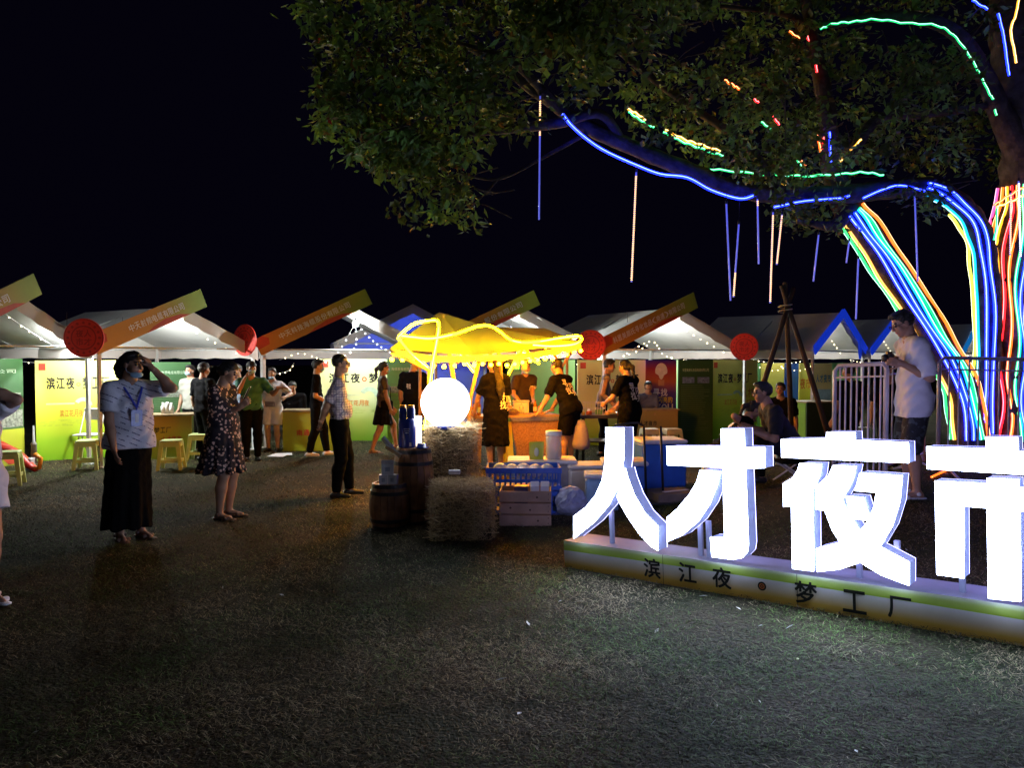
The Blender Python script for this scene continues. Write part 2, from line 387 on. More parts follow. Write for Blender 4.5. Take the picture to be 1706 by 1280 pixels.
LET = [('人', Z1, [[(325, 95), (447, 97), (449, 200), (447, 300), (435, 400), (400, 520), (340, 635), (240, 750), (105, 857), (105, 705), (190, 640), (255, 560), (300, 460), (320, 340), (326, 200)],
               [(458, 375), (475, 440), (520, 560), (590, 680), (683, 775), (683, 940), (640, 915), (560, 830), (480, 715), (420, 610), (402, 570), (430, 490)]]),
       ('才', Z1, [[(1120, 103), (1275, 103), (1278, 228), (1418, 232), (1420, 372), (1285, 375), (1305, 900), (1297, 955), (1262, 992), (1200, 1003), (1055, 985), (1045, 848), (1143, 853), (1130, 370), (750, 352), (745, 224), (1122, 226)],
               [(975, 388), (1112, 395), (1090, 490), (1040, 620), (960, 740), (850, 835), (748, 880), (745, 715), (820, 650), (900, 555), (950, 470)]]),
       ('夜', Z2, [[(310, 97), (460, 98), (462, 140), (745, 153), (747, 262), (70, 232), (68, 135), (308, 132)],
               [(165, 265), (280, 268), (272, 330), (235, 410), (240, 840), (128, 826), (122, 493), (80, 495), (78, 372), (130, 340), (155, 300)],
               [(345, 275), (320, 330), (255, 385), (255, 510), (300, 515), (340, 620), (382, 688), (256, 718), (258, 843), (380, 830), (490, 793), (600, 860), (750, 917), (750, 792), (595, 710), (660, 600), (700, 470), (713, 330), (487, 315), (462, 410), (575, 420), (560, 500), (530, 572), (487, 625), (430, 540), (390, 462), (425, 400), (452, 345), (465, 280)],
               [(413, 440), (505, 447), (543, 570), (440, 560)]]),
       ('市', Z2, [[(1160, 123), (1330, 127), (1332, 198), (1680, 218), (1683, 345), (845, 293), (843, 175), (1160, 185)],
               [(1165, 343), (1333, 350), (1335, 392), (1640, 412), (1645, 925), (1482, 903), (1478, 533), (1340, 518), (1347, 1003), (1172, 985), (1165, 503), (1040, 493), (1042, 878), (897, 858), (887, 358), (1163, 372)]])]
LFACE = glow('letter_face', (.56, .68, 1.0), 24.0); LSIDE = pm('letter_return', (.34, .38, .54), .4, .06, spec=.5, emis=(.36, .42, 1), es=.20); LBACK = glow('letter_back_glow', (.46, .46, 1.0), 5.5); POSTM = pm('post_paint', (.30, .32, .42), .4, .06)  # the returns are luminous acrylic, given a faint glow of their own
fd = .05; DEP = .13
for (ch, zf, polys) in LET:
    ms = MB(); mf = MB(); mk_ = MB(); xs = []
    for pl in polys:
        P = [SP.hit(*zf(*q), fd) for q in pl]; A = [((p - SL).dot(su), (p - SL).dot(sv)) for p in P]
        ar = sum(A[i][0] * A[(i + 1) % len(A)][1] - A[(i + 1) % len(A)][0] * A[i][1] for i in range(len(A)))
        if ar < 0: P.reverse()
        ms.prism([p - SP.n * .012 for p in P], -SP.n * (DEP - .012)); mf.prism(P, -SP.n * .012); mk_.prism([p - SP.n * (DEP + .001) for p in P], -SP.n * .006)
        xs += [a for a, _ in A]
    lt = obj('letter', ms, LSIDE, sgn, label='faintly glowing acrylic shell of the character ' + ch); obj('lit_face', mf, LFACE, lt); obj('added_back_glow', mk_, LBACK, lt)  # unseen back glow, added to light what stands behind the sign
mb_posts = [(1010, 870), (1158, 880), (1172, 880), (1425, 950), (1490, 960), (1598, 970)]
for (px, py) in mb_posts:
    c = SP.hit(px, py, -.05); a = (c - SL).dot(su)
    mb = MB(); mb.box(SP.p(a, bh + .13, -.125), (.03, .03, .26), Matrix((su, -SP.n, sv)).transposed()); obj('support_post', mb, POSTM, sgn)
# ================================================================== the big tree
BARK = pm('bark', (.075, .062, .052), .95, .5, 9, 1.0, 22, spec=.15)
tb = gp(1665, 9.1)
tree = thing('broadleaf_tree', 'large spreading broadleaf tree with trunks wrapped in coloured light ropes', 'tree', tb)
def limb(pts, n=7): 
    P = [(at(a, b, c), r) for (a, b, c, r) in pts]
    C = catmull([p for p, _ in P], n); R = []
    for i in range(len(P) - 1):
        for k in range(n): R.append(P[i][1] + (P[i + 1][1] - P[i][1]) * k / n)
    R.append(P[-1][1]); return C, R
LB = {}
LIMBS = {
 'main': [(1722, 770, 9.1, .58), (1716, 690, 9.1, .50), (1714, 600, 9.1, .46), (1712, 500, 9.1, .43), (1716, 400, 9.1, .40), (1722, 320, 9.1, .36), (1712, 200, 9.0, .27), (1690, 100, 9.0, .22), (1680, 10, 9.0, .20), (1675, -160, 9.2, .14)],
 'lean': [(1618, 770, 8.9, .20), (1612, 700, 8.9, .17), (1594, 630, 8.9, .165), (1548, 552, 8.9, .165), (1488, 455, 8.8, .165), (1440, 385, 8.7, .155), (1405, 335, 8.6, .14), (1385, 270, 8.4, .11), (1378, 190, 8.3, .09), (1360, 90, 8.3, .07), (1330, -60, 8.2, .04)],
 'mid': [(1640, 770, 9.0, .17), (1643, 680, 9.0, .135), (1648, 560, 8.95, .13), (1642, 450, 8.9, .13), (1628, 380, 8.8, .13), (1590, 335, 8.7, .12), (1540, 312, 8.6, .11), (1480, 316, 8.5, .10), (1420, 322, 8.4, .10), (1330, 325, 8.2, .09), (1235, 318, 8.0, .085), (1150, 285, 7.8, .08), (1060, 248, 7.7, .075), (985, 215, 7.6, .07), (925, 175, 7.5, .055), (885, 130, 7.4, .04), (840, 95, 7.3, .03), (760, 70, 7.2, .018)],
 'arch': [(1706, 260, 9.0, .2), (1668, 190, 8.9, .13), (1638, 120, 8.8, .10), (1600, 62, 8.7, .085), (1545, 33, 8.6, .07), (1460, 28, 8.5, .055), (1370, 40, 8.4, .04), (1290, 20, 8.3, .03), (1200, 10, 8.2, .02)],
 'up': [(1040, 240, 7.7, .05), (1000, 190, 7.5, .045), (930, 205, 7.4, .05), (850, 215, 7.2, .04), (770, 225, 7.0, .02)],
 'up2': [(1130, 275, 7.8, .06), (1010, 225, 7.9, .055), (900, 160, 8.0, .05), (820, 100, 8.0, .035), (700, 40, 8.0, .02)],
 'left': [(1300, 318, 8.1, .05), (1240, 240, 8.2, .045), (1140, 170, 8.3, .04), (1060, 110, 8.3, .03), (980, 40, 8.3, .02)],
 'low': [(985, 218, 7.6, .022), (905, 262, 7.5, .018), (830, 298, 7.4, .014), (760, 288, 7.3, .008)],
 'low2': [(830, 298, 7.4, .012), (795, 335, 7.4, .008), (740, 372, 7.3, .006), (690, 366, 7.3, .004)],
 'fork': [(1395, 300, 8.5, .07), (1460, 200, 8.7, .06), (1540, 190, 8.8, .05), (1650, 175, 8.9, .04), (1720, 150, 9.0, .03)],
 'shade': [(1410, 350, 8.6, .1), (1390, 376, 8.5, .07), (1350, 372, 8.4, .03), (1310, 368, 8.4, .012)]}
for k, pts in LIMBS.items(): LB[k] = limb(pts)
mt = MB()
for k in ('main', 'lean', 'mid'):
    C, R = LB[k]; o0 = len(mt.v); mt.tube(C, [r * (1 + .06 * math.sin(i * 1.7)) for i, r in enumerate(R)], 22)
    for i in range(len(C)):
        for j in range(22):
            q = o0 + i * 22 + j; f_ = 1 + .055 * math.sin(j * 2.9 + i * .35) + random.uniform(-.05, .05); mt.v[q] = tuple(C[i] + (V(mt.v[q]) - C[i]) * f_)
trunk = obj('trunk', mt, BARK, tree, smooth=True)
for k in ('arch', 'up', 'up2', 'left', 'low', 'low2', 'fork', 'shade'):
    C, R = LB[k]; m_ = MB(); m_.tube(C, R, 8); obj('branch', m_, BARK, tree, smooth=True)
# crown: leaf clusters hung on twigs, spread through the crown's depth
def inpoly(x, y, P):
    c = False; j = len(P) - 1
    for i in range(len(P)):
        if (P[i][1] > y) != (P[j][1] > y) and x < (P[j][0] - P[i][0]) * (y - P[i][1]) / (P[j][1] - P[i][1]) + P[i][0]: c = not c
        j = i
    return c
# outlines of boughs as measured, with their distances: (outline, nearest, farthest, clusters, leaf size)
BOUGHS = [
 ([(480, -120), (505, 10), (535, 90), (540, 130), (585, 110), (640, 150), (720, 130), (860, 120), (900, 60), (900, -120)], 6.2, 8.4, 330, .062),
 ([(540, 130), (535, 200), (560, 240), (600, 265), (610, 235), (700, 260), (800, 235), (830, 190), (830, 120), (640, 120)], 6.2, 7.6, 230, .062),
 ([(600, 250), (640, 285), (700, 300), (730, 330), (770, 330), (765, 285), (800, 240), (700, 235)], 6.4, 7.3, 90, .06),
 ([(660, 340), (690, 372), (700, 350), (740, 345), (785, 380), (790, 350), (770, 320), (700, 330)], 6.6, 7.2, 20, .06),
 ([(850, -120), (860, 70), (900, 80), (960, 100), (1010, 110), (1060, 100), (1110, 60), (1180, 10), (1180, -120)], 6.0, 8.2, 250, .066),
 ([(880, 30), (870, 100), (905, 110), (960, 80), (980, 150), (1000, 110), (1060, 60), (1000, 20)], 5.9, 6.6, 70, .07),
 ([(930, 140), (960, 175), (990, 160), (980, 120), (940, 115)], 6.8, 7.6, 16, .06),
 ([(810, 200), (850, 225), (890, 215), (880, 180), (830, 170)], 6.8, 7.4, 18, .06),
 ([(1030, 140), (1050, 190), (1100, 245), (1200, 270), (1290, 320), (1400, 330), (1400, 250), (1300, 130), (1200, 110), (1100, 110)], 7.2, 9.6, 300, .062),
 ([(1180, -120), (1180, 120), (1300, 160), (1400, 260), (1540, 290), (1620, 270), (1640, 160), (1620, 90), (1500, 60), (1400, 60), (1360, -120)], 7.6, 10.5, 420, .066),
 ([(1400, -120), (1420, 20), (1600, 30), (1700, 60), (1760, 60), (1900, -120)], 8.4, 10.5, 160, .066),
 ([(1500, 310), (1520, 350), (1570, 350), (1560, 310)], 8.0, 8.6, 16, .06),
 ([(1270, 320), (1290, 370), (1400, 390), (1420, 350), (1350, 320)], 8.0, 8.8, 40, .06),
 ([(1640, 200), (1650, 300), (1760, 340), (1800, 60), (1700, 60)], 9.3, 10.5, 90, .066)]
LV = []; LC = []; twigs = MB(); flw = []
def leaf_cluster(c, size, nl, rad, hue):
    for _ in range(nl):
        d = V((random.gauss(0, 1), random.gauss(0, 1), random.gauss(0, .8)))
        p = c + d * (rad * .45); dirn = V((random.gauss(0, 1), random.gauss(0, 1), random.gauss(-.7, .6))).normalized()
        sd = dirn.cross(V((random.gauss(0, .6), random.gauss(0, .6), 1)))
        if sd.length < .05: sd = dirn.orthogonal()
        sd.normalize(); nn = dirn.cross(sd); L = size * random.uniform(.8, 1.9); W = L * random.uniform(.22, .33)
        LV.append((p, p + dirn * L * .45 + sd * W + nn * L * .06, p + dirn * L, p + dirn * L * .45 - sd * W + nn * L * .06, p + dirn * L * .5 - nn * L * .04))
        k = hue * random.uniform(.7, 1.3)
        LC.append((.10 * k + .01, .20 * k, .042 * k) if random.random() > .03 else (.17, .11, .03))
for (pl, z0, z1, nc, sz) in BOUGHS:
    x0 = min(p[0] for p in pl); x1 = max(p[0] for p in pl); y0 = min(p[1] for p in pl); y1 = max(p[1] for p in pl); k = 0
    nc = int(nc * .58)
    while k < nc:
        x = random.uniform(x0, x1); y = random.uniform(y0, y1)
        if not inpoly(x, y, pl): continue
        c = at(x, y, random.uniform(z0, z1)); leaf_cluster(c, sz, random.randint(14, 30), random.uniform(.12, .25), random.choice([.35, .6, .9, 1.2, 1.7])); k += 1
        if k % 2 == 0:
            e = c + V((random.gauss(.15, .2), random.gauss(0, .2), random.gauss(.1, .15))) ; mid_ = (c + e) / 2 + V((0, 0, .04)); twigs.tube([c, mid_, e], [.003, .005, .007], 4)
        if k % 28 == 0 and x < 860: flw.append(c)
NL = len(LV); lv = np.array([[tuple(q) for q in L] for L in LV]).reshape(-1, 3); o5 = np.arange(NL)[:, None] * 5
M_ = INV[tree]; lv = lv + np.array(M_.translation)[None]
lf = np.concatenate([o5 + np.array([[0, 1, 4]]), o5 + np.array([[1, 2, 4]]), o5 + np.array([[2, 3, 4]]), o5 + np.array([[3, 0, 4]])], 0)
lm = pm('leaf', (1, 1, 1), .5, .15, 6, spec=.35, attr=True); nn_ = lm.node_tree; bb = nn_.nodes['Principled BSDF']
tr = nn_.nodes.new('ShaderNodeBsdfTranslucent'); xs_ = nn_.nodes.new('ShaderNodeMixShader'); xs_.inputs[0].default_value = .3
vc = nn_.nodes.new('ShaderNodeVertexColor'); vc.layer_name = 'Col'; nn_.links.new(vc.outputs[0], tr.inputs[0])
nn_.links.new(bb.outputs[0], xs_.inputs[1]); nn_.links.new(tr.outputs[0], xs_.inputs[2]); nn_.links.new(xs_.outputs[0], nn_.nodes['Material Output'].inputs[0])
co = bpy.data.objects.new('crown', mesh_np('crown', lv, lf, lm, col=np.repeat(np.array(LC), 5, 0))); COL.objects.link(co); co.parent = tree; co['kind'] = 'stuff'
tw = obj('twigs', twigs, BARK, tree); tw['kind'] = 'stuff'
mr = MB()
for c in flw:
    for _ in range(4):
        p = c + V([random.gauss(0, .025) for _ in range(3)]); d = V([random.gauss(0, 1) for _ in range(3)]).normalized() * .03; s_ = d.orthogonal() * .5
        mr.add([p - d, p - s_, p + d, p + s_], [(0, 1, 2, 3)])
rl = obj('red_leaves', mr, pm('red_leaf', (.35, .02, .02), .5, .2), tree); rl['kind'] = 'stuff'

# ------------------------------------------------------------------ light ropes on the limbs: each one a thing
RC = {'yellow': (1, .45, .02), 'green': (.008, .9, .22), 'blue': (.004, .014, 1), 'cyan': (.01, .65, .8), 'orange': (1, .13, .008), 'red': (1, .012, .02), 'white': (.75, .8, 1), 'lemon': (.75, .9, .05), 'pink': (1, .06, .25)}
CORE = {'yellow': (1, .9, .6), 'green': (.5, 1, .75), 'blue': (.35, .5, 1), 'cyan': (.55, 1, 1), 'orange': (1, .6, .3), 'red': (1, .4, .4), 'white': (1, 1, 1), 'lemon': (.95, 1, .5), 'pink': (1, .5, .7)}
RS = {'blue': 9.0, 'white': 2.0, 'green': 1.15, 'cyan': 1.1, 'orange': 2.4, 'red': 2.6, 'pink': 2.2}
def rope(pts, colr, label, r=.014, es=1.0, out=None, group='coloured light ropes on the tree', core=True):
    g = thing('light_rope', label, 'light rope', pts[len(pts) // 2], 0, group)
    m = MB(); m.tube(pts, r, 6); obj('sleeve', m, glow('rope_' + colr, RC[colr], RS.get(colr, 1.7) * es), g, smooth=True)
    if core:
        o = out if out is not None else [V((0, -1, 0))] * len(pts)
        m = MB(); m.tube([p + q * (r * .80) for p, q in zip(pts, o)], r * .24, 5); obj('lit_core', m, glow('core_' + colr, CORE[colr], 3 * es), g, smooth=True)
    return g
def rope_on(key, i0, i1, s, colr, label, wob=.006, r=.018, es=1.0, ph=0):
    C, R = LB[key]; P = []; O = []
    for i in range(i0, i1 + 1):
        p = C[i]; t = (C[min(i + 1, len(C) - 1)] - C[max(i - 1, 0)]).normalized(); fr = (V((0, 0, CAM_H)) - p).normalized()
        a = t.cross(fr).normalized(); fr = a.cross(t)
        q = max(-.98, min(.98, s + .05 * math.sin(i * .55 + ph))); d = a * q + fr * math.sqrt(1 - q * q)
        P.append(p + d * (R[i] * 1.03 + r * .9 + wob * (1 + math.sin(i * .9 + ph)))); O.append(d)
    return rope(P, colr, label, r, es, O)
for j, (s, c) in enumerate([(-.95, 'green'), (-.72, 'yellow'), (-.1, 'blue'), (.18, 'blue'), (.45, 'cyan'), (.62, 'green'), (.95, 'orange')]):
    nm = {0: 'outermost green light rope along the underside of the leaning trunk', 1: 'yellow light rope along the left edge of the leaning trunk', 2: 'blue light rope down the middle of the leaning trunk',
          3: 'second blue light rope beside the middle one on leaning trunk', 4: 'cyan light rope on the upper half of the leaning trunk', 5: 'green light rope next to the cyan one on leaning trunk', 6: 'orange light rope on the top right edge of the leaning trunk'}[j]
    rope_on('lean', 4, 40, s, c, nm, ph=j * 1.3)
for j, (s, c) in enumerate([(.95, 'lemon'), (.68, 'cyan'), (.1, 'blue'), (-.35, 'blue')]):
    nm = ['lemon yellow light rope on the left edge of the bent trunk', 'cyan light rope beside the lemon one on the bent trunk', 'blue light rope up the centre of the bent trunk', 'blue light rope on the right side of the bent trunk'][j]
    rope_on('mid', 4, 43 if j else 34, -s, c, nm, ph=j * 1.7)
for j, (s, c) in enumerate([(-.95, 'pink'), (-.82, 'orange'), (-.68, 'yellow'), (-.52, 'red'), (-.36, 'orange'), (-.21, 'green'), (-.10, 'blue'), (0, 'white'), (.2, 'red'), (.5, 'yellow')]):
    rope_on('main', 4, 36, s, c, ['pink light rope at the left edge of the thick trunk', 'orange light rope second from left on the thick trunk', 'yellow light rope third from left on the thick trunk', 'red light rope fourth from left on the thick trunk', 'orange light rope fifth from left on the thick trunk', 'green light rope sixth from left on the thick trunk', 'blue light rope beside the white one on thick trunk', 'white light rope near the picture edge on thick trunk',
            'red light rope on the far right of thick trunk', 'yellow light rope on the far right of thick trunk'][j], r=.016, ph=j)
# the long blue rope along the low bough, and the ropes among the leaves
rope(catmull([at(a, b, c) for a, b, c in [(937, 190, 7.25), (955, 212, 7.3), (985, 237, 7.4), (1015, 255, 7.45), (1060, 275, 7.5), (1100, 290, 7.55), (1145, 296, 7.6), (1185, 317, 7.7), (1232, 331, 7.8), (1258, 325, 7.9)]], 5), 'blue', 'long bright blue light rope under the bough reaching left', .016, 1.3)
rope(catmull([at(a, b, c) for a, b, c in [(1290, 345, 7.9), (1340, 335, 8.0), (1400, 330, 8.1), (1415, 326, 8.1)]], 4), 'blue', 'short blue light rope behind leaves where the boughs meet', .013)
rope(catmull([at(a, b, c) for a, b, c in [(1438, 330, 8.2), (1470, 316, 8.25), (1500, 309, 8.3), (1540, 318, 8.4)]], 4), 'blue', 'blue light rope on top of the bend of the trunk', .013)
ROPES = [([(1045, 181), (1062, 190), (1080, 203)], 'yellow', 7.0, 'short yellow light rope at the left tip of the upper bough'), ([(1047, 186), (1065, 198), (1090, 212)], 'green', 7.0, 'short green light rope just under the yellow tip'),
 ([(1108, 216), (1140, 232), (1165, 240), (1200, 252)], 'yellow', 7.1, 'yellow light rope halfway along the upper bough'), ([(1105, 220), (1135, 235), (1165, 246), (1205, 260)], 'green', 7.1, 'green light rope halfway along the upper bough'),
 ([(1160, 280), (1210, 284), (1280, 291), (1340, 293), (1400, 290), (1440, 287), (1472, 292)], 'green', 7.6, 'long level green light rope across the crown'), ([(1128, 280), (1158, 281)], 'orange', 7.6, 'short orange light rope left of the level green one'),
 ([(1207, 133), (1222, 142), (1232, 148)], 'orange', 7.3, 'short orange light rope high in the middle leaves'), ([(1256, 165), (1264, 171)], 'red', 7.4, 'tiny red piece of light rope in the leaves'),
 ([(1268, 203), (1284, 214)], 'green', 7.4, 'tiny green piece of light rope in the leaves'), ([(1288, 193), (1298, 208)], 'red', 7.4, 'tiny red piece of light rope beside the tiny green one'),
 ([(1285, 296), (1310, 310), (1338, 320)], 'yellow', 7.6, 'slanting yellow light rope below the level green one'), ([(1280, 298), (1305, 312), (1320, 320)], 'green', 7.6, 'slanting green light rope below the level green one'),
 ([(1325, 254), (1342, 276)], 'orange', 7.5, 'short slanting orange light rope above the level green one'), ([(1324, 258), (1335, 277)], 'green', 7.55, 'short slanting green light rope above the level green one'),
 ([(1361, 225), (1366, 245), (1368, 258)], 'orange', 7.5, 'upright orange light rope in the crown centre'), ([(1372, 228), (1371, 248)], 'red', 7.5, 'upright red light rope in the crown centre'),
 ([(1382, 220), (1383, 245), (1384, 270)], 'blue', 7.6, 'upright blue light rope in the crown centre'), ([(1417, 250), (1435, 232)], 'yellow', 7.6, 'short yellow light rope pointing up right'),
 ([(1397, 270), (1405, 264)], 'yellow', 7.6, 'tiny yellow light rope pointing up right'), ([(1315, 52), (1332, 64)], 'orange', 7.6, 'tiny orange light rope high in the crown'),
 ([(1345, 60), (1347, 68)], 'red', 7.6, 'tiny red light rope high in the crown'), ([(1359, 105), (1361, 120)], 'red', 7.6, 'tiny red light rope below the high orange one'),
 ([(1367, 48), (1390, 39), (1420, 36), (1460, 32), (1510, 38), (1560, 42), (1588, 58), (1612, 88), (1632, 122), (1648, 155), (1655, 165)], 'green', 8.3, 'long green light rope arching over the top right bough'),
 ([(1620, 0), (1645, 15)], 'blue', 8.3, 'short blue light rope at the top edge above the arch'), ([(1663, 22), (1672, 60), (1678, 105), (1681, 125)], 'blue', 8.3, 'blue light rope on the upper trunk at top right'),
 ([(1697, 0), (1692, 25), (1684, 50), (1690, 85), (1693, 105)], 'yellow', 8.3, 'yellow light rope on the upper trunk at top right'), ([(1657, 182), (1660, 192)], 'green', 8.3, 'tiny green piece at the lower end of the arch'),
 ([(1656, 342), (1680, 326), (1712, 308)], 'orange', 8.55, 'orange light rope slanting over the ring of ropes on thick trunk'), ([(1660, 345), (1685, 335), (1712, 322)], 'yellow', 8.5, 'yellow light rope slanting under the orange one on thick trunk'),
 ([(1661, 345), (1660, 380), (1656, 400)], 'green', 8.6, 'short green light rope hanging left of the thick trunk'), ([(1552, 800), (1580, 788), (1600, 785)], 'orange', 8.2, 'orange light rope lying on the ground at the trunk foot')]
for (pts, c, z, lab) in ROPES:
    P = catmull([at(a, b_, z) for a, b_ in pts], 5)
    if pts[0][1] > 700: P = [V((p.x, p.y, gz(p.x, p.y) + .03)) for p in [G(a, b_) for a, b_ in pts]]
    if z < 8: P = catmull([at(a, b_, z + .55) for a, b_ in pts], 5)
    rope([p + V((0, 0, .008 * math.sin(i * 1.9))) for i, p in enumerate(P)], c, lab, .012)
# ------------------------------------------------------------------ hanging meteor tubes
TUBE = pm('tube_plastic', (.5, .52, .6), .25, .05, spec=.6, emis=(.10, .12, .8), es=.55, sample=False); WARM = glow('tube_led_warm', (1, .50, .12), 2.4)
BLUEL = glow('tube_led_blue', (.12, .16, 1), 1.6)
TB = [(900, 158, 228, 366, 898, 7.4, 'hanging light tube at far left, lit amber above and blue below'), (1060, 285, 470, 470, 1052, 7.5, 'long amber hanging light tube under the blue rope bough'),
      (1210, 338, 338, 501, 1217, 7.7, 'long dim violet hanging light tube left of the pair of amber ones'), (1231, 372, 455, 495, 1222, 7.9, 'thin hanging light tube lit amber only at its lower end'),
      (1262, 330, 345, 440, 1264, 7.9, 'short dim blue hanging light tube between the amber ones'), (1288, 352, 505, 505, 1283, 7.8, 'longest amber hanging light tube in the middle group'),
      (1303, 356, 441, 441, 1294, 8.0, 'shorter amber hanging light tube at right of the middle group'), (1364, 390, 390, 469, 1355, 8.3, 'tilted violet hanging light tube left of the leaning trunk'),
      (1415, 400, 400, 438, 1410, 8.6, 'short faint violet hanging light tube beside the leaning trunk'), (1430, 430, 430, 532, 1426, 8.3, 'violet hanging light tube in front of the leaning trunk'),
      (1524, 326, 326, 469, 1529, 8.3, 'blue hanging light tube right of the leaning trunk'), (1697, 300, 430, 430, 1700, 8.3, 'white hanging light tube before the thick trunk'), (1684, 320, 425, 425, 1683, 8.4, 'amber hanging light tube before the thick trunk')]
for (x0, y0, ya, y1, x1, z, lab) in TB:
    g = thing('meteor_light_tube', lab, 'light tube', at(x0, y0, z), 0, 'hanging light tubes under the tree')
    a = at(x0, y0, z); b = at(x1, y1, z); f = (ya - y0) / (y1 - y0) if y1 > y0 else 0
    if lab.startswith('thin'): lit = (.68, 1)
    elif f > .02: lit = (.05, min(1, f))
    else: lit = None
    m = MB(); m.tube([a, b], .0085, 8); obj('tube', m, TUBE, g, smooth=True)
    m = MB(); m.tube([a + V((0, 0, .02)), a + V((0, 0, -.01))], .011, 8); m.tube([a + V((0, 0, .02)), a + V((.01, .02, .22))], .002, 4); obj('cap', m, DARKM, g)
    m = MB()
    if lit:
        n_ = int((b - a).length * (lit[1] - lit[0]) / .021) + 1
        for i in range(n_):
            p = a.lerp(b, lit[0] + (lit[1] - lit[0]) * i / n_); m.sphere(p + V((0, -.004, 0)), .0098, 6, 4, sc=(1, 1, .7))
        q = obj('led_row', m, WARM if 'white' not in lab else glow('tube_led_white', (.8, .85, 1), 4), g); q['kind'] = 'stuff'
# ================================================================== market tents
CLOTH = fabric('tent_cloth', (.62, .62, .60), .06); CLOTHB = fabric('tent_cloth_grey', (.42, .42, .47), .15)
VAL = fabric('valance_cloth', (.60, .55, .52), .2); POLE = pm('tent_pole', (.55, .47, .42), .5, .1); BPOLE = pm('tent_frame', (.6, .62, .62), .45, .1)
def sheet(mb, a, b, c, d, nu=8, nv=8, sag=.05, th=.006, mi=0):
    """cloth between a-b (upper edge) and d-c (lower edge), sagging in the middle, with thickness"""
    a, b, c, d = V(a), V(b), V(c), V(d); n_ = (b - a).cross(d - a).normalized()
    if n_.z < 0: n_ = -n_
    P = []
    for s_ in (0, 1):
        for i in range(nu + 1):
            for j in range(nv + 1):
                u = i / nu; t = j / nv; p = a.lerp(b, u).lerp(d.lerp(c, u), t)
                P.append(p - n_ * (sag * math.sin(math.pi * u) * math.sin(math.pi * t) ** .8 + s_ * th) + n_ * .012 * math.sin(u * 19) * math.sin(t * 5))
    K = (nu + 1) * (nv + 1); fs = []
    for i in range(nu):
        for j in range(nv):
            q = (i * (nv + 1) + j, (i + 1) * (nv + 1) + j, (i + 1) * (nv + 1) + j + 1, i * (nv + 1) + j + 1); fs += [q, tuple(reversed([k + K for k in q]))]
    mb.add(P, fs, mi)
ORANGE = (.50, .22, .03); GREENP = (.26, .36, .05)
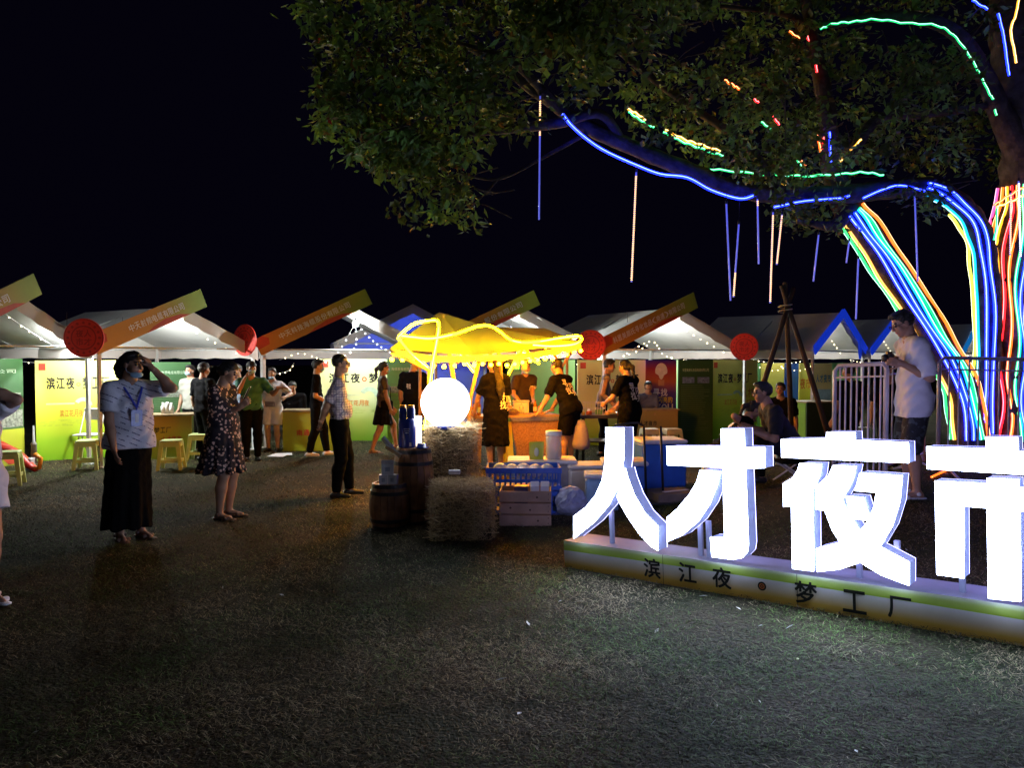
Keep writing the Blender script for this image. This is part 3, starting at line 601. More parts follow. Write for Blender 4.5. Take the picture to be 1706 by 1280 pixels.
def tent(L, R, label, he=1.93, ha=2.68, depth=3.0, board=None, trim=None, lamp=None, cloth=None, poles=True, lamp_s=600, over=.42, front=False, lcol=(.96, 1, .97), back=True):
    L = V((*L, 0)); R = V((*R, 0)); g = (R - L); W = g.length; g.normalize(); bk = V((-g.y, g.x, 0)); cloth = cloth or CLOTH
    T = thing('market_tent', label, 'tent', (L + R) / 2, 0, 'market tents in a row')
    up = V((0, 0, 1)); A = (L + R) / 2 + up * ha; A2 = A + bk * depth; eL = L + up * he - g * .05; eR = R + up * he + g * .05; eL2 = eL + bk * depth; eR2 = eR + bk * depth
    for (nm, a_, b_, c_, d_) in (('roof_slope', A, A2, eL2, eL), ('roof_slope', A2, A, eR, eR2)):
        m = MB(); sheet(m, a_, b_, c_, d_, 10, 8, .07); obj(nm, m, cloth, T, smooth=True)
    if back: m = MB(); m.add([A2, eR2, eL2, A2 + bk * .01, eR2 + bk * .01, eL2 + bk * .01], [(0, 1, 2), (5, 4, 3)]); obj('back_gable', m, cloth, T)
    if front:
        m = MB(); q = bk * .05; m.add([A + q, eL + q, eR + q, A + q * 1.2, eL + q * 1.2, eR + q * 1.2], [(0, 1, 2), (5, 4, 3)]); obj('front_gable', m, cloth, T)
        m = MB(); m.add([eL + q, L + q, R + q, eR + q, eL + q * 1.2, L + q * 1.2, R + q * 1.2, eR + q * 1.2], [(0, 1, 2, 3), (7, 6, 5, 4)]); obj('front_curtain', m, cloth, T)
    # valances: front right slope, both long sides, back
    def val(a_, b_, h, nm='valance'):
        m = MB(); k = 12; o_ = (b_ - a_).cross(up).normalized() * .004; vs = []
        for i in range(k + 1):
            p = a_.lerp(b_, i / k) + (b_ - a_).cross(up).normalized() * .012 * math.sin(i * 1.8)
            vs += [p, p - up * (h + .012 * math.sin(i * 2.3))]
        n0 = len(vs); vs += [p + o_ for p in vs]; fs = []
        for i in range(k): q = (2 * i, 2 * i + 1, 2 * i + 3, 2 * i + 2); fs += [q, tuple(n0 + t for t in reversed(q))]
        m.add(vs, fs); obj(nm, m, VAL, T, smooth=True)
    val(A - bk * .02, eR - bk * .02, .24); val(eL, eL2, .2); val(eR, eR2, .2); val(eL2, eR2, .2)
    if not board and not trim: val(A - bk * .02, eL - bk * .02, .24)
    if poles:
        for p in (L + g * .05, R - g * .05, L + bk * depth + g * .05, R + bk * depth - g * .05):
            m = MB(); z0 = gz(p.x, p.y); m.box(p + up * ((he + z0) / 2), (.05, .05, he - z0), RZ(math.atan2(g.y, g.x))); m.box(p + up * (z0 + .01), (.12, .12, .02)); obj('pole', m, POLE if p.y < L.y + .3 else BPOLE, T)
    for (a_, b_) in ((eL - up * .03, eR - up * .03), (eL2 - up * .03, eR2 - up * .03), (eL - up * .03, eL2 - up * .03), (eR - up * .03, eR2 - up * .03), (A - up * .03, A2 - up * .03), (A - up * .04, eL - up * .04), (A - up * .04, eR - up * .04),
                   ((eL + eL2) / 2 - up * .03, (A + A2) / 2 - up * .06), ((eR + eR2) / 2 - up * .03, (A + A2) / 2 - up * .06)):
        m = MB(); m.tube([a_, b_], .018, 8); obj('frame_bar', m, BPOLE, T, smooth=True)
    if board or trim:
        dl = (A - eL).normalized(); nb = -bk; vb = nb.cross(dl).normalized()
        if vb.z < 0: vb = -vb
        PL = Plane(eL - bk * .08 - dl * .02 - vb * .15, dl, vb) if dl.cross(vb).dot(nb) > 0 else Plane(eL - bk * .08, dl, vb)
        Lb = (A - eL).length + over; hb = .33
        if board:
            m = MB(); n0 = 14; vs = []; cs = []
            for i in range(n0 + 1):
                t = i / n0; c = [ORANGE[k] * (1 - sst(.45, .95, t)) + GREENP[k] * sst(.45, .95, t) for k in range(3)]
                for (bb_, dd) in ((0, .012), (hb, .012), (hb, -.012), (0, -.012)): vs.append(PL.p(Lb * t, bb_, dd)); cs.append(tuple(c))
            fs = [(4 * i + k, 4 * i + 4 + k, 4 * i + 4 + (k + 1) % 4, 4 * i + (k + 1) % 4) for i in range(n0) for k in range(4)]
            m.add(vs, [tuple(reversed(f)) for f in fs] + [(0, 1, 2, 3), tuple(range(4 * n0 + 3, 4 * n0 - 1, -1))], 0, cs)
            bo = obj('name_board', m, pm('board_print', (1, 1, 1), .55, .05, attr=True), T)
            m = MB(); pts = [(Lb * .42, 0), (Lb * .83, 0), (Lb * .74, hb * .22), (Lb * .6, hb * .30), (Lb * .48, hb * .16)]; PL.poly(m, pts, .015); obj('red_swoosh', m, pm('board_red', (.45, .05, .02), .55), bo)
            m = MB(); PL.poly(m, [(0, hb * .35), (Lb * .1, hb * .4), (Lb * .115, hb * .75), (Lb * .07, hb), (0, hb)], .015); obj('red_corner', m, pm('board_red', (.45, .05, .02)), bo)
            txt, f0, f1 = board; letters(PL, txt, Lb * f0, hb * .36, Lb * f1, hb * .72, WHT, bo, .018, .025)
        else:
            m = MB(); m.box(PL.p((Lb - over) / 2, hb * .42, 0), (Lb - over, .03, hb * .62), Matrix((PL.u, -PL.n, PL.v)).transposed()); obj('trim_board', m, trim, T)
            dr = (A - eR).normalized(); m = MB(); m.bar(A + V((0, 0, -.0)) - bk * .085, eR - bk * .085 - up * .02, .03, hb * .6, up=bk.cross(dr)); obj('trim_board', m, trim, T)
    if lamp:
        c = A + bk * lamp[0] + g * lamp[1] - up * lamp[2] if lamp[0] != 'abs' else at(*lamp[1]); lamp = lamp if lamp[0] != 'abs' else (0, 0, ha - .15 - c.z, lamp[2]); lg = thing('tent_lamp', 'bright white lamp bulb hanging under ' + lamp[3], 'lamp', c, 0, 'lamps hanging inside the tents')
        m = MB(); m.sphere(c, .055, 12, 8); obj('bulb', m, glow('lamp_bulb_%d_%d' % (lamp_s, int(lcol[0] * 100)), lcol, lamp_s), lg, smooth=True)
        m = MB(); m.lathe([(.02, .05), (.024, .06), (.02, .11)], 10, c); m.tube([c + up * .1, c + up * max(.12, lamp[2] - .05)], .004, 5); obj('lamp_holder', m, DARKM, lg)
    return dict(A=A, A2=A2, eL=eL, eR=eR, eL2=eL2, eR2=eR2, g=g, bk=bk, T=T)
def xy(px, Y): return ((px - 853) / FPX * Y, Y)
T0 = tent(xy(-125, 9.8), xy(150, 12.5), 'tent at the left edge of the row, cut by the picture', board=('有限公司', .44, .72), lamp=('abs', (112, 560, 12.2), 'the tent at the left edge'), ha=2.66, over=.36, lamp_s=1050)
T1 = tent(xy(160, 12.0), xy(425, 14.6), 'tent behind the woman in the long black skirt, orange name board in front', board=('中天射频电缆有限公司', .29, .80), lamp=('abs', (205, 566, 12.9), 'the second tent from left'), ha=2.62, lamp_s=2200)
T2 = tent(xy(436, 14.8), xy(722, 15.9), 'tent with a glaring bare bulb behind the man in the checked shirt', board=('中天科技海缆股份有限公司', .19, .83), lamp=(-.03, .10, .36, 'the third tent front'), ha=2.78, lamp_s=1950, back=False)
T3 = tent(xy(722, 15.6), xy(1000, 16.6), 'tent right behind the yellow lit stall canopy', board=('股份有限公司', .50, .86), lamp=(.1, -.15, .50, 'the tent behind the stall'), ha=2.82, lamp_s=1950)
T4 = tent(xy(1003, 14.4), xy(1243, 16.4), 'tent with the tilted board right of the red disc and stall', board=('科思美颜氏寻化妆品（南通）有限公司', .11, .87), lamp=(1.0, -.5, .48, 'the tent right of the stall'), ha=2.74, lamp_s=2200, back=False)
BLUE_TRIM = pm('blue_trim', (.02, .07, .55), .5, .08, emis=(.01, .05, .8), es=.35)
T5 = tent(xy(1352, 16.5), xy(1437, 19.3), 'tent with glowing blue gable trim behind the wooden tripod', trim=BLUE_TRIM, lamp=(1.3, 0, .45, 'the first blue trimmed tent'), ha=2.80, lamp_s=1000)
T6 = tent(xy(1447, 19.2), xy(1520, 22), 'blue trimmed tent behind the man in the white shirt', trim=BLUE_TRIM, lamp=(1.3, 0, .45, 'the second blue trimmed tent'), ha=2.80, lamp_s=1000)
T7 = tent(xy(1600, 22), xy(1642, 25), 'farthest blue trimmed tent seen between the tree trunks', trim=pm('cyan_trim', (.02, .2, .5), .5, .08, emis=(.01, .25, .8), es=.35), lamp=(1.3, 0, .45, 'the farthest blue trimmed tent'), ha=2.80, lamp_s=1000)
T8 = tent(xy(560, 19.5), xy(810, 20.5), 'blue grey tent lit from inside with high peak standing behind the row', ha=3.15, he=2.15, cloth=fabric('tent_cloth_blue', (.24, .29, .58), .55), depth=3.2, front=True, lamp=(.9, 0, .7, 'the high peak of the blue grey tent'), lcol=(.5, .6, 1), lamp_s=5500)  # bluish lamp put inside so the closed cloth front glows

# ------------------------------------------------------------------ fairy lights
BULBW = glow('fairy_warm', (1, .78, .45), 9, False); BULBC = glow('fairy_white', (.9, .95, 1), 9, False)
def fairy(pts, label, warm=True, step=.16, r=.011, sag=.0):
    C = catmull(pts, 10) if len(pts) > 2 else [V(pts[0]).lerp(V(pts[1]), i / 12) - V((0, 0, sag * math.sin(math.pi * i / 12))) for i in range(13)]
    g = thing('fairy_light_string', label, 'string lights', C[0], 0, 'fairy light strings in the tents')
    m = MB(); m.tube(C, .0025, 4); obj('wire', m, BPOLE, g); m = MB(); acc = 0
    for i in range(len(C) - 1):
        d = (C[i + 1] - C[i]).length; acc += d
        if acc > step * random.uniform(.75, 1.2): acc = 0; m.sphere(C[i] + V((0, 0, -.015)), r * random.uniform(.8, 1.25), 6, 4)
    if m.v: q = obj('bulbs', m, BULBW if warm else BULBC, g); q['kind'] = 'stuff'
up_ = V((0, 0, 1))
for (T, nm, wm) in ((T0, 'tent at the left edge', True), (T1, 'tent behind the skirted woman', True), (T4, 'tent right of the stall', True), (T5, 'first blue trimmed tent', True), (T6, 'second blue trimmed tent', True), (T7, 'farthest blue trimmed tent', True)):
    q = T['bk'] * .5; fairy([T['A'] + q - up_ * .10, T['A'].lerp(T['eR'], .5) + q - up_ * .14, T['eR'] + q - up_ * .12], 'fairy lights down the right roof slope inside the ' + nm, wm, .2)
    fairy([T['A'].lerp(T['A2'], .3) - up_ * .12, T['eL'].lerp(T['eL2'], .6) - up_ * .16], 'fairy lights down the left roof slope inside the ' + nm, wm, .2, sag=.12)
    fairy([T['eL2'] - up_ * .22, T['eR2'] - up_ * .22], 'fairy lights along the back beam of the ' + nm, wm, .2, sag=.1)
a = T2['A'] - T2['bk'] * .06 - up_ * .34 + T2['g'] * .1
fairy([a, at(560, 590, 15.4), at(525, 612, 15.6)], 'string of white fairy lights fanning left from the bare bulb', False, .11)
fairy([a, at(590, 580, 15.5), at(545, 608, 15.9)], 'second string of white fairy lights fanning left from the bulb', False, .11)
fairy([a, at(625, 570, 15.2), at(660, 592, 15.2)], 'string of white fairy lights fanning right from the bare bulb', False, .09)
fairy([at(450, 625, 15.6), at(480, 618, 15.6), at(490, 605, 15.6)], 'short warm fairy lights behind the woman in white', True, .09)
fairy([at(540, 600, 15.3), at(500, 588, 15.4), at(465, 600, 15.5)], 'warm fairy lights under the name board of the bulb tent', True, .11)
fairy([at(1040, 590, 15.2), at(1085, 568, 15.2), at(1105, 590, 15.4), at(1125, 597, 15.6)], 'fairy lights hanging in the dark gap under the tilted board', True, .10)
fairy([at(1085, 570, 15.0), at(1060, 585, 15.2), at(1030, 595, 15.4)], 'fairy lights hanging left in the dark gap under tilted board', True, .11)
for k, (px, lab) in enumerate([(1290, 'drooping fairy lights left of the tripod centre pole'), (1330, 'drooping fairy lights right of the tripod centre pole')]):
    fairy([at(px - 35, 608, 17.5), at(px, 617, 17.5), at(px + 28, 606, 17.5)], lab, True, .12)

# ------------------------------------------------------------------ round red signs on the tent corners
RED = pm('disc_red', (.72, .04, .025), .5, .08); DRED = pm('disc_dark_red', (.40, .02, .015), .5, .1)
def disc(px, py, Y, r, label, yaw=0, mats=(RED, DRED), small=False):
    c = at(px, py, Y); R = RZ(yaw) @ Matrix.Rotation(math.pi / 2, 3, 'X'); g = thing('round_sign', label, 'round sign', c, 0, 'round signs on the tent corners')
    m = MB(); m.lathe([(r, -.012), (r, .012)], 40, c, R); b_ = obj('board', m, mats[0], g)
    u = RZ(yaw) @ V((1, 0, 0)); P = Plane(c, u, (0, 0, 1))
    m = MB(); P.disc(m, 0, 0, r * .97, .0145, 40, 0, r * .93); obj('outer_ring', m, mats[1], b_); m = MB(); P.disc(m, 0, 0, r * .63, .0145, 36, 0, r * .57); obj('inner_ring', m, mats[1], b_)
    if not small:
        for (ch, a, q) in (('人', 0, .02), ('才', 0, -.42), ('夜', -.40, .02), ('市', -.40, -.42)):
            m = MB(); P.text(m, ch, (a + .02) * r, (q + .02) * r, (a + .38) * r, (q + .4) * r, .0145, .03); obj('character', m, mats[1], b_)
        for k in range(16):
            t = math.radians(k * 22.5); m = MB(); P.disc(m, .78 * r * math.cos(t), .78 * r * math.sin(t), r * .07, .0145, 8); obj('petal', m, mats[1], b_)
    return g
disc(140, 563, 11.75, .295, 'large red round sign at the corner pole beside the skirted woman', .1)
disc(408, 567, 14.4, .295, 'red round sign above the man in the green shirt', -.5)
disc(984, 575, 14.2, .28, 'bright red round sign right of the yellow stall canopy', .05)
disc(1240, 578, 15.6, .275, 'dark red round sign left of the wooden tripod', -.2)
disc(1433, 578, 16.3, .26, 'blue round sign seen almost edge on near the fence', 1.05, (BLUE_TRIM, pm('disc_blue_dark', (.01, .03, .3), .5)), True)

# ================================================================== printed backdrops, panels, counters
PRINT = pm('panel_print', (1, 1, 1), .5, .04, 2, attr=True)
ORP = pm('orange_print', (.62, .22, .03), .5); REDP = pm('red_print', (.5, .06, .03), .5); GRP = pm('pale_green_print', (.42, .55, .40), .5); WPALE = pm('pale_print', (.5, .55, .35), .5)
def panel(name, label, cat, A, B, h, rows, group=None, th=.03, z0=0, lean=0):
    """a printed board standing from A to B (left to right as read); rows: (height fraction, colour)"""
    A = V((A[0], A[1], gz(A[0], A[1]) + z0)); B = V((B[0], B[1], gz(B[0], B[1]) + z0)); u = (B - A).normalized(); W = (B - A).length
    g = thing(name, label, cat, (A + B) / 2, 0, group); P = Plane(A, u, (V((0, 0, 1)) + V((u.y, -u.x, 0)) * -lean).normalized())
    m = MB(); vs = []; cs = []
    for d in (0, -th):
        for (q, c) in rows:
            for x in (0, W): vs.append(P.p(x, q * h, d)); cs.append(c)
    K = len(rows); fs = []
    for i in range(K - 1):
        a = 2 * i; fs.append((a, a + 1, a + 3, a + 2)); a += 2 * K; fs.append((a + 2, a + 3, a + 1, a)); fs.append((2 * i, 2 * i + 2, 2 * i + 2 + 2 * K, 2 * i + 2 * K)); fs.append((2 * i + 3, 2 * i + 1, 2 * i + 1 + 2 * K, 2 * i + 3 + 2 * K))
    fs.append((2 * K - 2, 2 * K - 1, 4 * K - 1, 4 * K - 2)); fs.append((1, 0, 2 * K, 2 * K + 1)); m.add(vs, fs, 0, cs)
    return g, obj('board', m, PRINT, g), P, W, h
YG = [(0, (.20, .46, .01)), (.2, (.32, .55, .02)), (.42, (.58, .64, .04)), (.62, (.72, .70, .10)), (1, (.76, .74, .22))]
YG2 = [(0, (.18, .44, .02)), (.25, (.42, .6, .12)), (.5, (.6, .66, .35)), (1, (.62, .66, .28))]
def market_print(o, P, W, h, title=True, x0=.1, full=True):
    if title: letters(P, '滨江夜', W * .12, h * .71, W * .46, h * .83, BLK, o, .004, .045); letters(P, '梦工厂', W * .54, h * .71, W * .88, h * .83, BLK, o, .004, .045)
    m = MB(); P.disc(m, W * .5, h * .755, W * .026, .004, 16, 0, W * .014); obj('round_mark', m, REDP, o)
    m = MB(); P.rect(m, W * .04, h * .9, W * .12, h * .97, .003); obj('red_seal', m, REDP, o)
    if full:
        letters(P, '人才夜市', W * .70, h * .52, W * 1.0, h * .64, ORP, o, .004, .045); letters(P, '滨江花月夜', W * .27, h * .43, W * .55, h * .50, ORP, o, .004, .02); letters(P, '人才梦', W * .68, h * .43, W * .88, h * .50, ORP, o, .004, .02)
        m = MB(); P.rect(m, W * .12, h * .555, W * .45, h * .57, .003); obj('pale_line', m, WPALE, o)
        m = MB(); P.disc(m, W * .55, h * .54, W * .11, .004, 16, 0, W * .06, 0, 150); obj('pale_arc', m, GRP, o)
        m = MB()
        for k in range(60):
            x = W * random.uniform(.02, .98); y = h * random.uniform(.34, .40); P.rect(m, x, y, x + W * random.uniform(.02, .08), y + .004, .003)
        obj('fine_streaks', m, pm('streak_print', (.30, .42, .05), .5), o)['kind'] = 'stuff'
g, o, P, W, h = panel('printed_banner', 'tall yellow and green banner left of the skirted woman', 'banner', xy(58, 12.85), xy(200, 13.5), 1.70, YG, 'printed market banners', lean=.1); market_print(o, P, W, h)
g, o, P, W, h = panel('printed_banner', 'pale yellow banner behind the checked shirt man and ponytail woman', 'banner', xy(528, 16.0), xy(685, 16.2), 1.72, YG2, 'printed market banners'); market_print(o, P, W, h)
g, o, P, W, h = panel('printed_banner', 'yellow banner behind the man in the grey vest', 'banner', xy(962, 15.2), xy(1078, 15.4), 1.70, YG2, 'printed market banners'); market_print(o, P, W, h, full=False)
g, o, P, W, h = panel('printed_banner', 'yellow banner between the dark green panel and the tripod', 'banner', xy(1186, 16.4), xy(1262, 16.8), 1.70, YG, 'printed market banners'); market_print(o, P, W, h)
DG = [(0, (.05, .14, .02)), (.3, (.04, .10, .025)), (.7, (.02, .07, .022)), (1, (.03, .10, .03))]
def info_print(o, P, W, h, head, pics=True, lines=22):
    letters(P, head, W * .12, h * .865, W * .88, h * .90, GRP, o, .004, .015)
    m = MB()
    for k in range(lines):
        y = h * (.70 - .55 * k / lines)
        P.rect(m, W * .08, y, W * random.uniform(.6, .92), y + h * .006, .003)
    obj('text_lines', m, pm('dim_green_print', (.10, .17, .08), .5), o)['kind'] = 'stuff'
    if pics:
        for a in (.12, .55):
            m = MB(); P.rect(m, W * a, h * .73, W * (a + .34), h * .80, .003); obj('photo_print', m, pm('photo_blue', (.12, .18, .38), .5, .5, 30), o)
    else:
        m = MB(); P.rect(m, W * .05, h * .60, W * .95, h * .68, .003); obj('photo_print', m, pm('photo_grey', (.2, .22, .18), .5, .6, 25), o)
g, o, P, W, h = panel('info_panel', 'dark green panel with white text right of the skirted woman', 'panel', xy(250, 14.3), xy(318, 14.6), 1.66, DG, 'dark green text panels'); info_print(o, P, W, h, '中天射频电缆有限公司', False)
g, o, P, W, h = panel('info_panel', 'dark green panel cut by the left picture edge', 'panel', xy(-60, 11.6), xy(38, 12.6), 1.72, DG, 'dark green text panels'); info_print(o, P, W, h, '有限公司', False)
m = MB(); P.rect(m, W * .25, h * .36, W * .98, h * .52, .004); obj('photo_print', m, pm('photo_grey', (.2, .22, .18)), o)
m = MB(); P.rect(m, W * .2, .0, W * 1.0, h * .34, .005, col=(.38, .42, .03)); obj('yellow_field', m, PRINT, o)
m = MB(); P.poly(m, [(W * .3, h * .26), (W * .6, h * .24), (W * .9, h * .14), (W * 1.05, h * .04), (W * 1.05, .02), (W * .7, .02), (W * .55, h * .1), (W * .3, h * .16)], .008); obj('red_arc', m, REDP, o)
g, o, P, W, h = panel('info_panel', 'tall dark green panel with blue photos right of the poster', 'panel', xy(1130, 15.2), xy(1188, 15.3), 1.70, DG, 'dark green text panels'); info_print(o, P, W, h, '科思美颜化妆品南通有限公司')
g, o, P, W, h = panel('side_panel', 'narrow bright green panel edge left of the dark green panel', 'panel', xy(1122, 15.45), xy(1131, 15.25), 1.70, [(0, (.2, .45, .1)), (1, (.3, .5, .25))])
g, o, P, W, h = panel('side_panel', 'green panel behind the masked man with the armband', 'panel', xy(645, 15.5), xy(700, 15.6), 1.72, [(0, (.12, .32, .05)), (1, (.10, .30, .12))]); info_print(o, P, W, h, '海缆股份有限公司', False, 12)
g, o, P, W, h = panel('side_panel', 'bright green panel behind the stall worker in brown', 'panel', xy(845, 15.9), xy(958, 16.1), 1.70, [(0, (.12, .32, .05)), (1, (.22, .42, .18))])
# poster with a light bulb
g, o, P, W, h = panel('poster_panel', 'blue and red poster with a glowing bulb and the word YOU', 'poster', xy(1076, 15.1), xy(1127, 15.2), 1.70, [(0, (.02, .03, .16)), (.45, (.03, .03, .28)), (.62, (.07, .03, .24)), (.75, (.5, .12, .03)), (.9, (.36, .02, .04)), (1, (.03, .02, .24))])
m = MB(); P.poly(m, [(W * (.5 + .2 * math.cos(t) * (1 if math.sin(t) > -.3 else .5)), h * (.87 + .095 * math.sin(t))) for t in [k * math.pi / 12 for k in range(24)]], .004); obj('bulb_print', m, pm('bulb_white', (.8, .72, .62), .5), o)
m = MB(); P.rect(m, W * .40, h * .70, W * .60, h * .77, .004); obj('bulb_neck_print', m, pm('bulb_neck', (.55, .25, .12), .5), o)
letters(P, '寻找', W * .22, h * .58, W * .72, h * .67, WHT, o, .006, .05); letters(P, '最闪亮的', W * .22, h * .50, W * .88, h * .575, pm('yellow_print', (.65, .5, .06), .5), o, .006, .05); letters(P, 'YOU', W * .30, h * .415, W * .9, h * .49, WHT, o, .006, .05)
# tents beyond the tripod: panels in greens, yellow, blue
for (a, b_, Y, rows, lab) in ((1262, 1300, 19.6, DG, 'dark panel behind the tripod left leg'), (1268, 1318, 18.9, [(0, (.2, .3, .02)), (1, (.36, .30, .05))], 'brownish yellow panel behind the seated man'), (1308, 1332, 18.6, [(0, (.01, .05, .5)), (1, (.01, .08, .6))], 'plain blue panel beside the tripod centre pole'),
        (1332, 1352, 18.4, YG, 'narrow yellow green panel right of the blue one'), (1356, 1386, 18.2, YG2, 'small yellow banner with blue writing left of the fence'), (1386, 1440, 20.6, [(0, (.1, .3, .08)), (1, (.14, .34, .14))], 'green panel behind the fence end'), (1340, 1358, 20.2, [(0, (.2, .4, .1)), (1, (.22, .4, .12))], 'pale green panel strip behind the tripod')):
    g, o, P, W, h = panel('side_panel', lab, 'panel', xy(a, Y), xy(b_, Y + .15), 1.62, rows)
    if 'writing' in lab:
        letters(P, '人才夜市', W * .1, h * .72, W * .95, h * .84, pm('blue_print', (.04, .25, .5), .5), o, .004, .05); m = MB(); P.rect(m, W * .05, h * .3, W * .95, h * .62, .003); obj('pale_blue_field', m, pm('pale_blue_print', (.25, .45, .55), .5), o)
    if 'narrow yellow' in lab: letters(P, '夜市', W * .05, h * .62, W * .95, h * .78, ORP, o, .004, .05)
# ------------------------------------------------------------------ counters with printed fronts
OC = [(0, (.20, .34, .03)), (.5, (.42, .36, .03)), (.8, (.48, .26, .03)), (1, (.42, .20, .03))]; GC = [(0, (.30, .42, .02)), (.6, (.42, .46, .03)), (1, (.46, .40, .05))]
def counter(A, B, h, dep, rows, label, txt1=None, txt2=None):
    A = V((A[0], A[1], 0)); B = V((B[0], B[1], 0)); g, o, P, W, h = panel('printed_counter', label, 'counter', A, B, h, rows, 'printed tent counters')
    n_ = -P.n; m = MB(); m.box(P.p(W / 2, h + .015, -dep / 2), (W + .06, dep + .06, .03), Matrix((P.u, -P.n, V((0, 0, 1)))).transposed()); obj('counter_top', m, pm('counter_wood', (.30, .22, .13), .5, .2), g)
    for x in (0, W - .02):
        m = MB(); m.box(P.p(x + .01, h / 2, -dep / 2 - .02), (.02, dep - .05, h - .01), Matrix((P.u, -P.n, V((0, 0, 1)))).transposed()); obj('side_board', m, pm('side_green', (.16, .27, .03), .5, .1), g)
    if txt1: letters(P, txt1, W * .08, h * .62, W * .5, h * .75, BLK, o, .004, .04)
    if txt2: letters(P, txt2, W * .25, h * .40, W * .75, h * .55, REDP, o, .004, .045)
    return g
counter(xy(250, 13.0), xy(318, 13.2), .74, .5, OC, 'orange counter with red lettering right of the skirted woman', '梦工厂', '人才夜市')
counter(xy(470, 14.2), xy(560, 14.3), .74, .5, GC, 'yellow green counter behind the man in the black shirt', None, '南通人才')
counter(xy(1060, 14.4), xy(1130, 14.6), .74, .5, [(0, (.25, .22, .1)), (1, (.34, .26, .1))], 'tan counter below the bulb poster', '人才夜市', None)
counter(xy(1345, 16.0), xy(1400, 16.2), .8, .6, [(0, (.04, .06, .03)), (1, (.04, .07, .04))], 'dark counter left of the barrier fence')
# small white and red cups on the orange counter
for k, (px, py) in enumerate([(272, 694), (279, 694), (286, 694)]):
    c = at(px, py, 13.25); c.z = .775; m = MB(); m.lathe([(.035, 0), (.04, .12 + .05 * (k == 1)), (.02, .15 + .05 * (k == 1)), (.02, .19)], 12, c); m2 = obj('bottle', m, pm('white_plastic', (.7, .7, .7), .35, .05), None, True); tag(m2, ['white bottle at the left on the orange counter', 'tallest white bottle on the orange counter', 'white bottle at the right on the orange counter'][k], 'bottle', 'bottles on the orange counter')
# ------------------------------------------------------------------ plastic stools
def stool(loc, rz, label, mat, h=.46, first=[None]):
    if first[0] is None or first[1] != mat.name:
        g = thing('plastic_stool', label, 'stool', (0, 0, 0), 0, 'plastic stools'); m = MB()
        m.box((0, 0, h - .015), (.29, .29, .03), bev=.012); obj('seat', m, mat, g, world=False)
        for sx in (-1, 1):
            for sy in (-1, 1):
                m = MB(); a = V((sx * .115, sy * .115, h - .03)); b_ = V((sx * .165, sy * .165, 0)); e = .03
                top = [a + V((p * e, q * e, 0)) for p, q in ((-1, -1), (1, -1), (1, 1), (-1, 1))]; bot = [b_ + V((p * e * .75, q * e * .75, 0)) for p, q in ((-1, -1), (1, -1), (1, 1), (-1, 1))]
                m.add(bot + top, [(3, 2, 1, 0), (4, 5, 6, 7), (0, 1, 5, 4), (1, 2, 6, 5), (2, 3, 7, 6), (3, 0, 4, 7)]); obj('leg', m, mat, g, world=False)
        for k in range(4):
            m = MB(); c = RZ(k * math.pi / 2) @ V((0, -.135, h - .065)); m.box(c, (.22, .02, .07), RZ(k * math.pi / 2)); obj('apron', m, mat, g, world=False)
            m = MB(); c = RZ(k * math.pi / 2) @ V((0, -.148, .14)); m.box(c, (.25, .018, .045), RZ(k * math.pi / 2)); obj('stretcher', m, mat, g, world=False)
        first[:] = [g, mat.name]
    else: g = copy_tree(first[0]); g['label'] = label
    g.location = loc; g.rotation_euler = (0, 0, rz); return g
ST = pm('stool_yellow', (.55, .66, .28), .35, .06, spec=.5); ST2 = pm('stool_cream', (.58, .58, .44), .35, .06, spec=.5)
stool(G(147, 782), .25, 'pale yellow stool left of the skirted woman, before the banner', ST)
stool(G(286, 782), .2, 'pale yellow stool before the orange counter', ST); stool(G(333, 768), .1, 'green stool half hidden behind the woman in the patterned dress', ST)
stool(G(14, 808), .4, 'greenish stool at the left edge behind the cropped person', ST)
for px, py, lab in ((1083, 745, 'cream stool directly under the poster counter'), (1120, 745, 'cream stool left of the dark green panel'), (1268, 745, 'cream stool behind the two seated people')): stool(gp(px, 13.9), .15, lab, ST2)
# ================================================================== the canopy stall in the middle
WOOD = pm('stall_wood', (.34, .22, .12), .6, .25, 6, .2, 30); PALEW = pm('pale_wood', (.45, .34, .24), .6, .2, 6, .2, 30)
CANO = fabric('canopy_cloth', (.44, .42, .36), .5)
stall = thing('canopy_stall', 'drink stall with draped canopy edged in glowing yellow rope light', 'stall', gp(830, 11.8))
A_ = at(732, 520, 11.3); LF = at(650, 580, 10.3); LBk = at(700, 590, 12.7); MF = at(790, 592, 10.5); M_ = at(812, 545, 11.5); RF = at(968, 572, 11.6); RBk = at(945, 585, 13.3); RA = at(908, 547, 12.3); MBk = at(820, 588, 12.9)
def tri_cloth(a, b, c, n=7, sag=.06):
    m = MB(); idx = {}; vs = []; nn = (b - a).cross(c - a).normalized(); nn = nn if nn.z > 0 else -nn
    for i in range(n + 1):
        for j in range(n + 1 - i):
            u = i / n; v_ = j / n; w_ = 1 - u - v_; idx[i, j] = len(vs); vs.append(a * w_ + b * u + c * v_ - nn * sag * 9 * max(0, u * v_ * w_) ** .8)
    fs = [(idx[i, j], idx[i + 1, j], idx[i, j + 1]) for i in range(n) for j in range(n - i)] + [(idx[i + 1, j], idx[i + 1, j + 1], idx[i, j + 1]) for i in range(n) for j in range(n - i - 1)]
    k = len(vs); m.add(vs + [p - nn * .006 for p in vs], fs + [tuple(q + k for q in reversed(f)) for f in fs]); return m
for t in ((A_, LF, MF), (A_, MF, M_), (M_, MF, RF), (M_, RF, RA), (RA, RF, RBk), (A_, LBk, LF), (A_, M_, MBk), (A_, MBk, LBk), (M_, RA, MBk), (RA, RBk, MBk)): obj('canopy_panel', tri_cloth(*[V(q) for q in t]), CANO, stall, smooth=True)
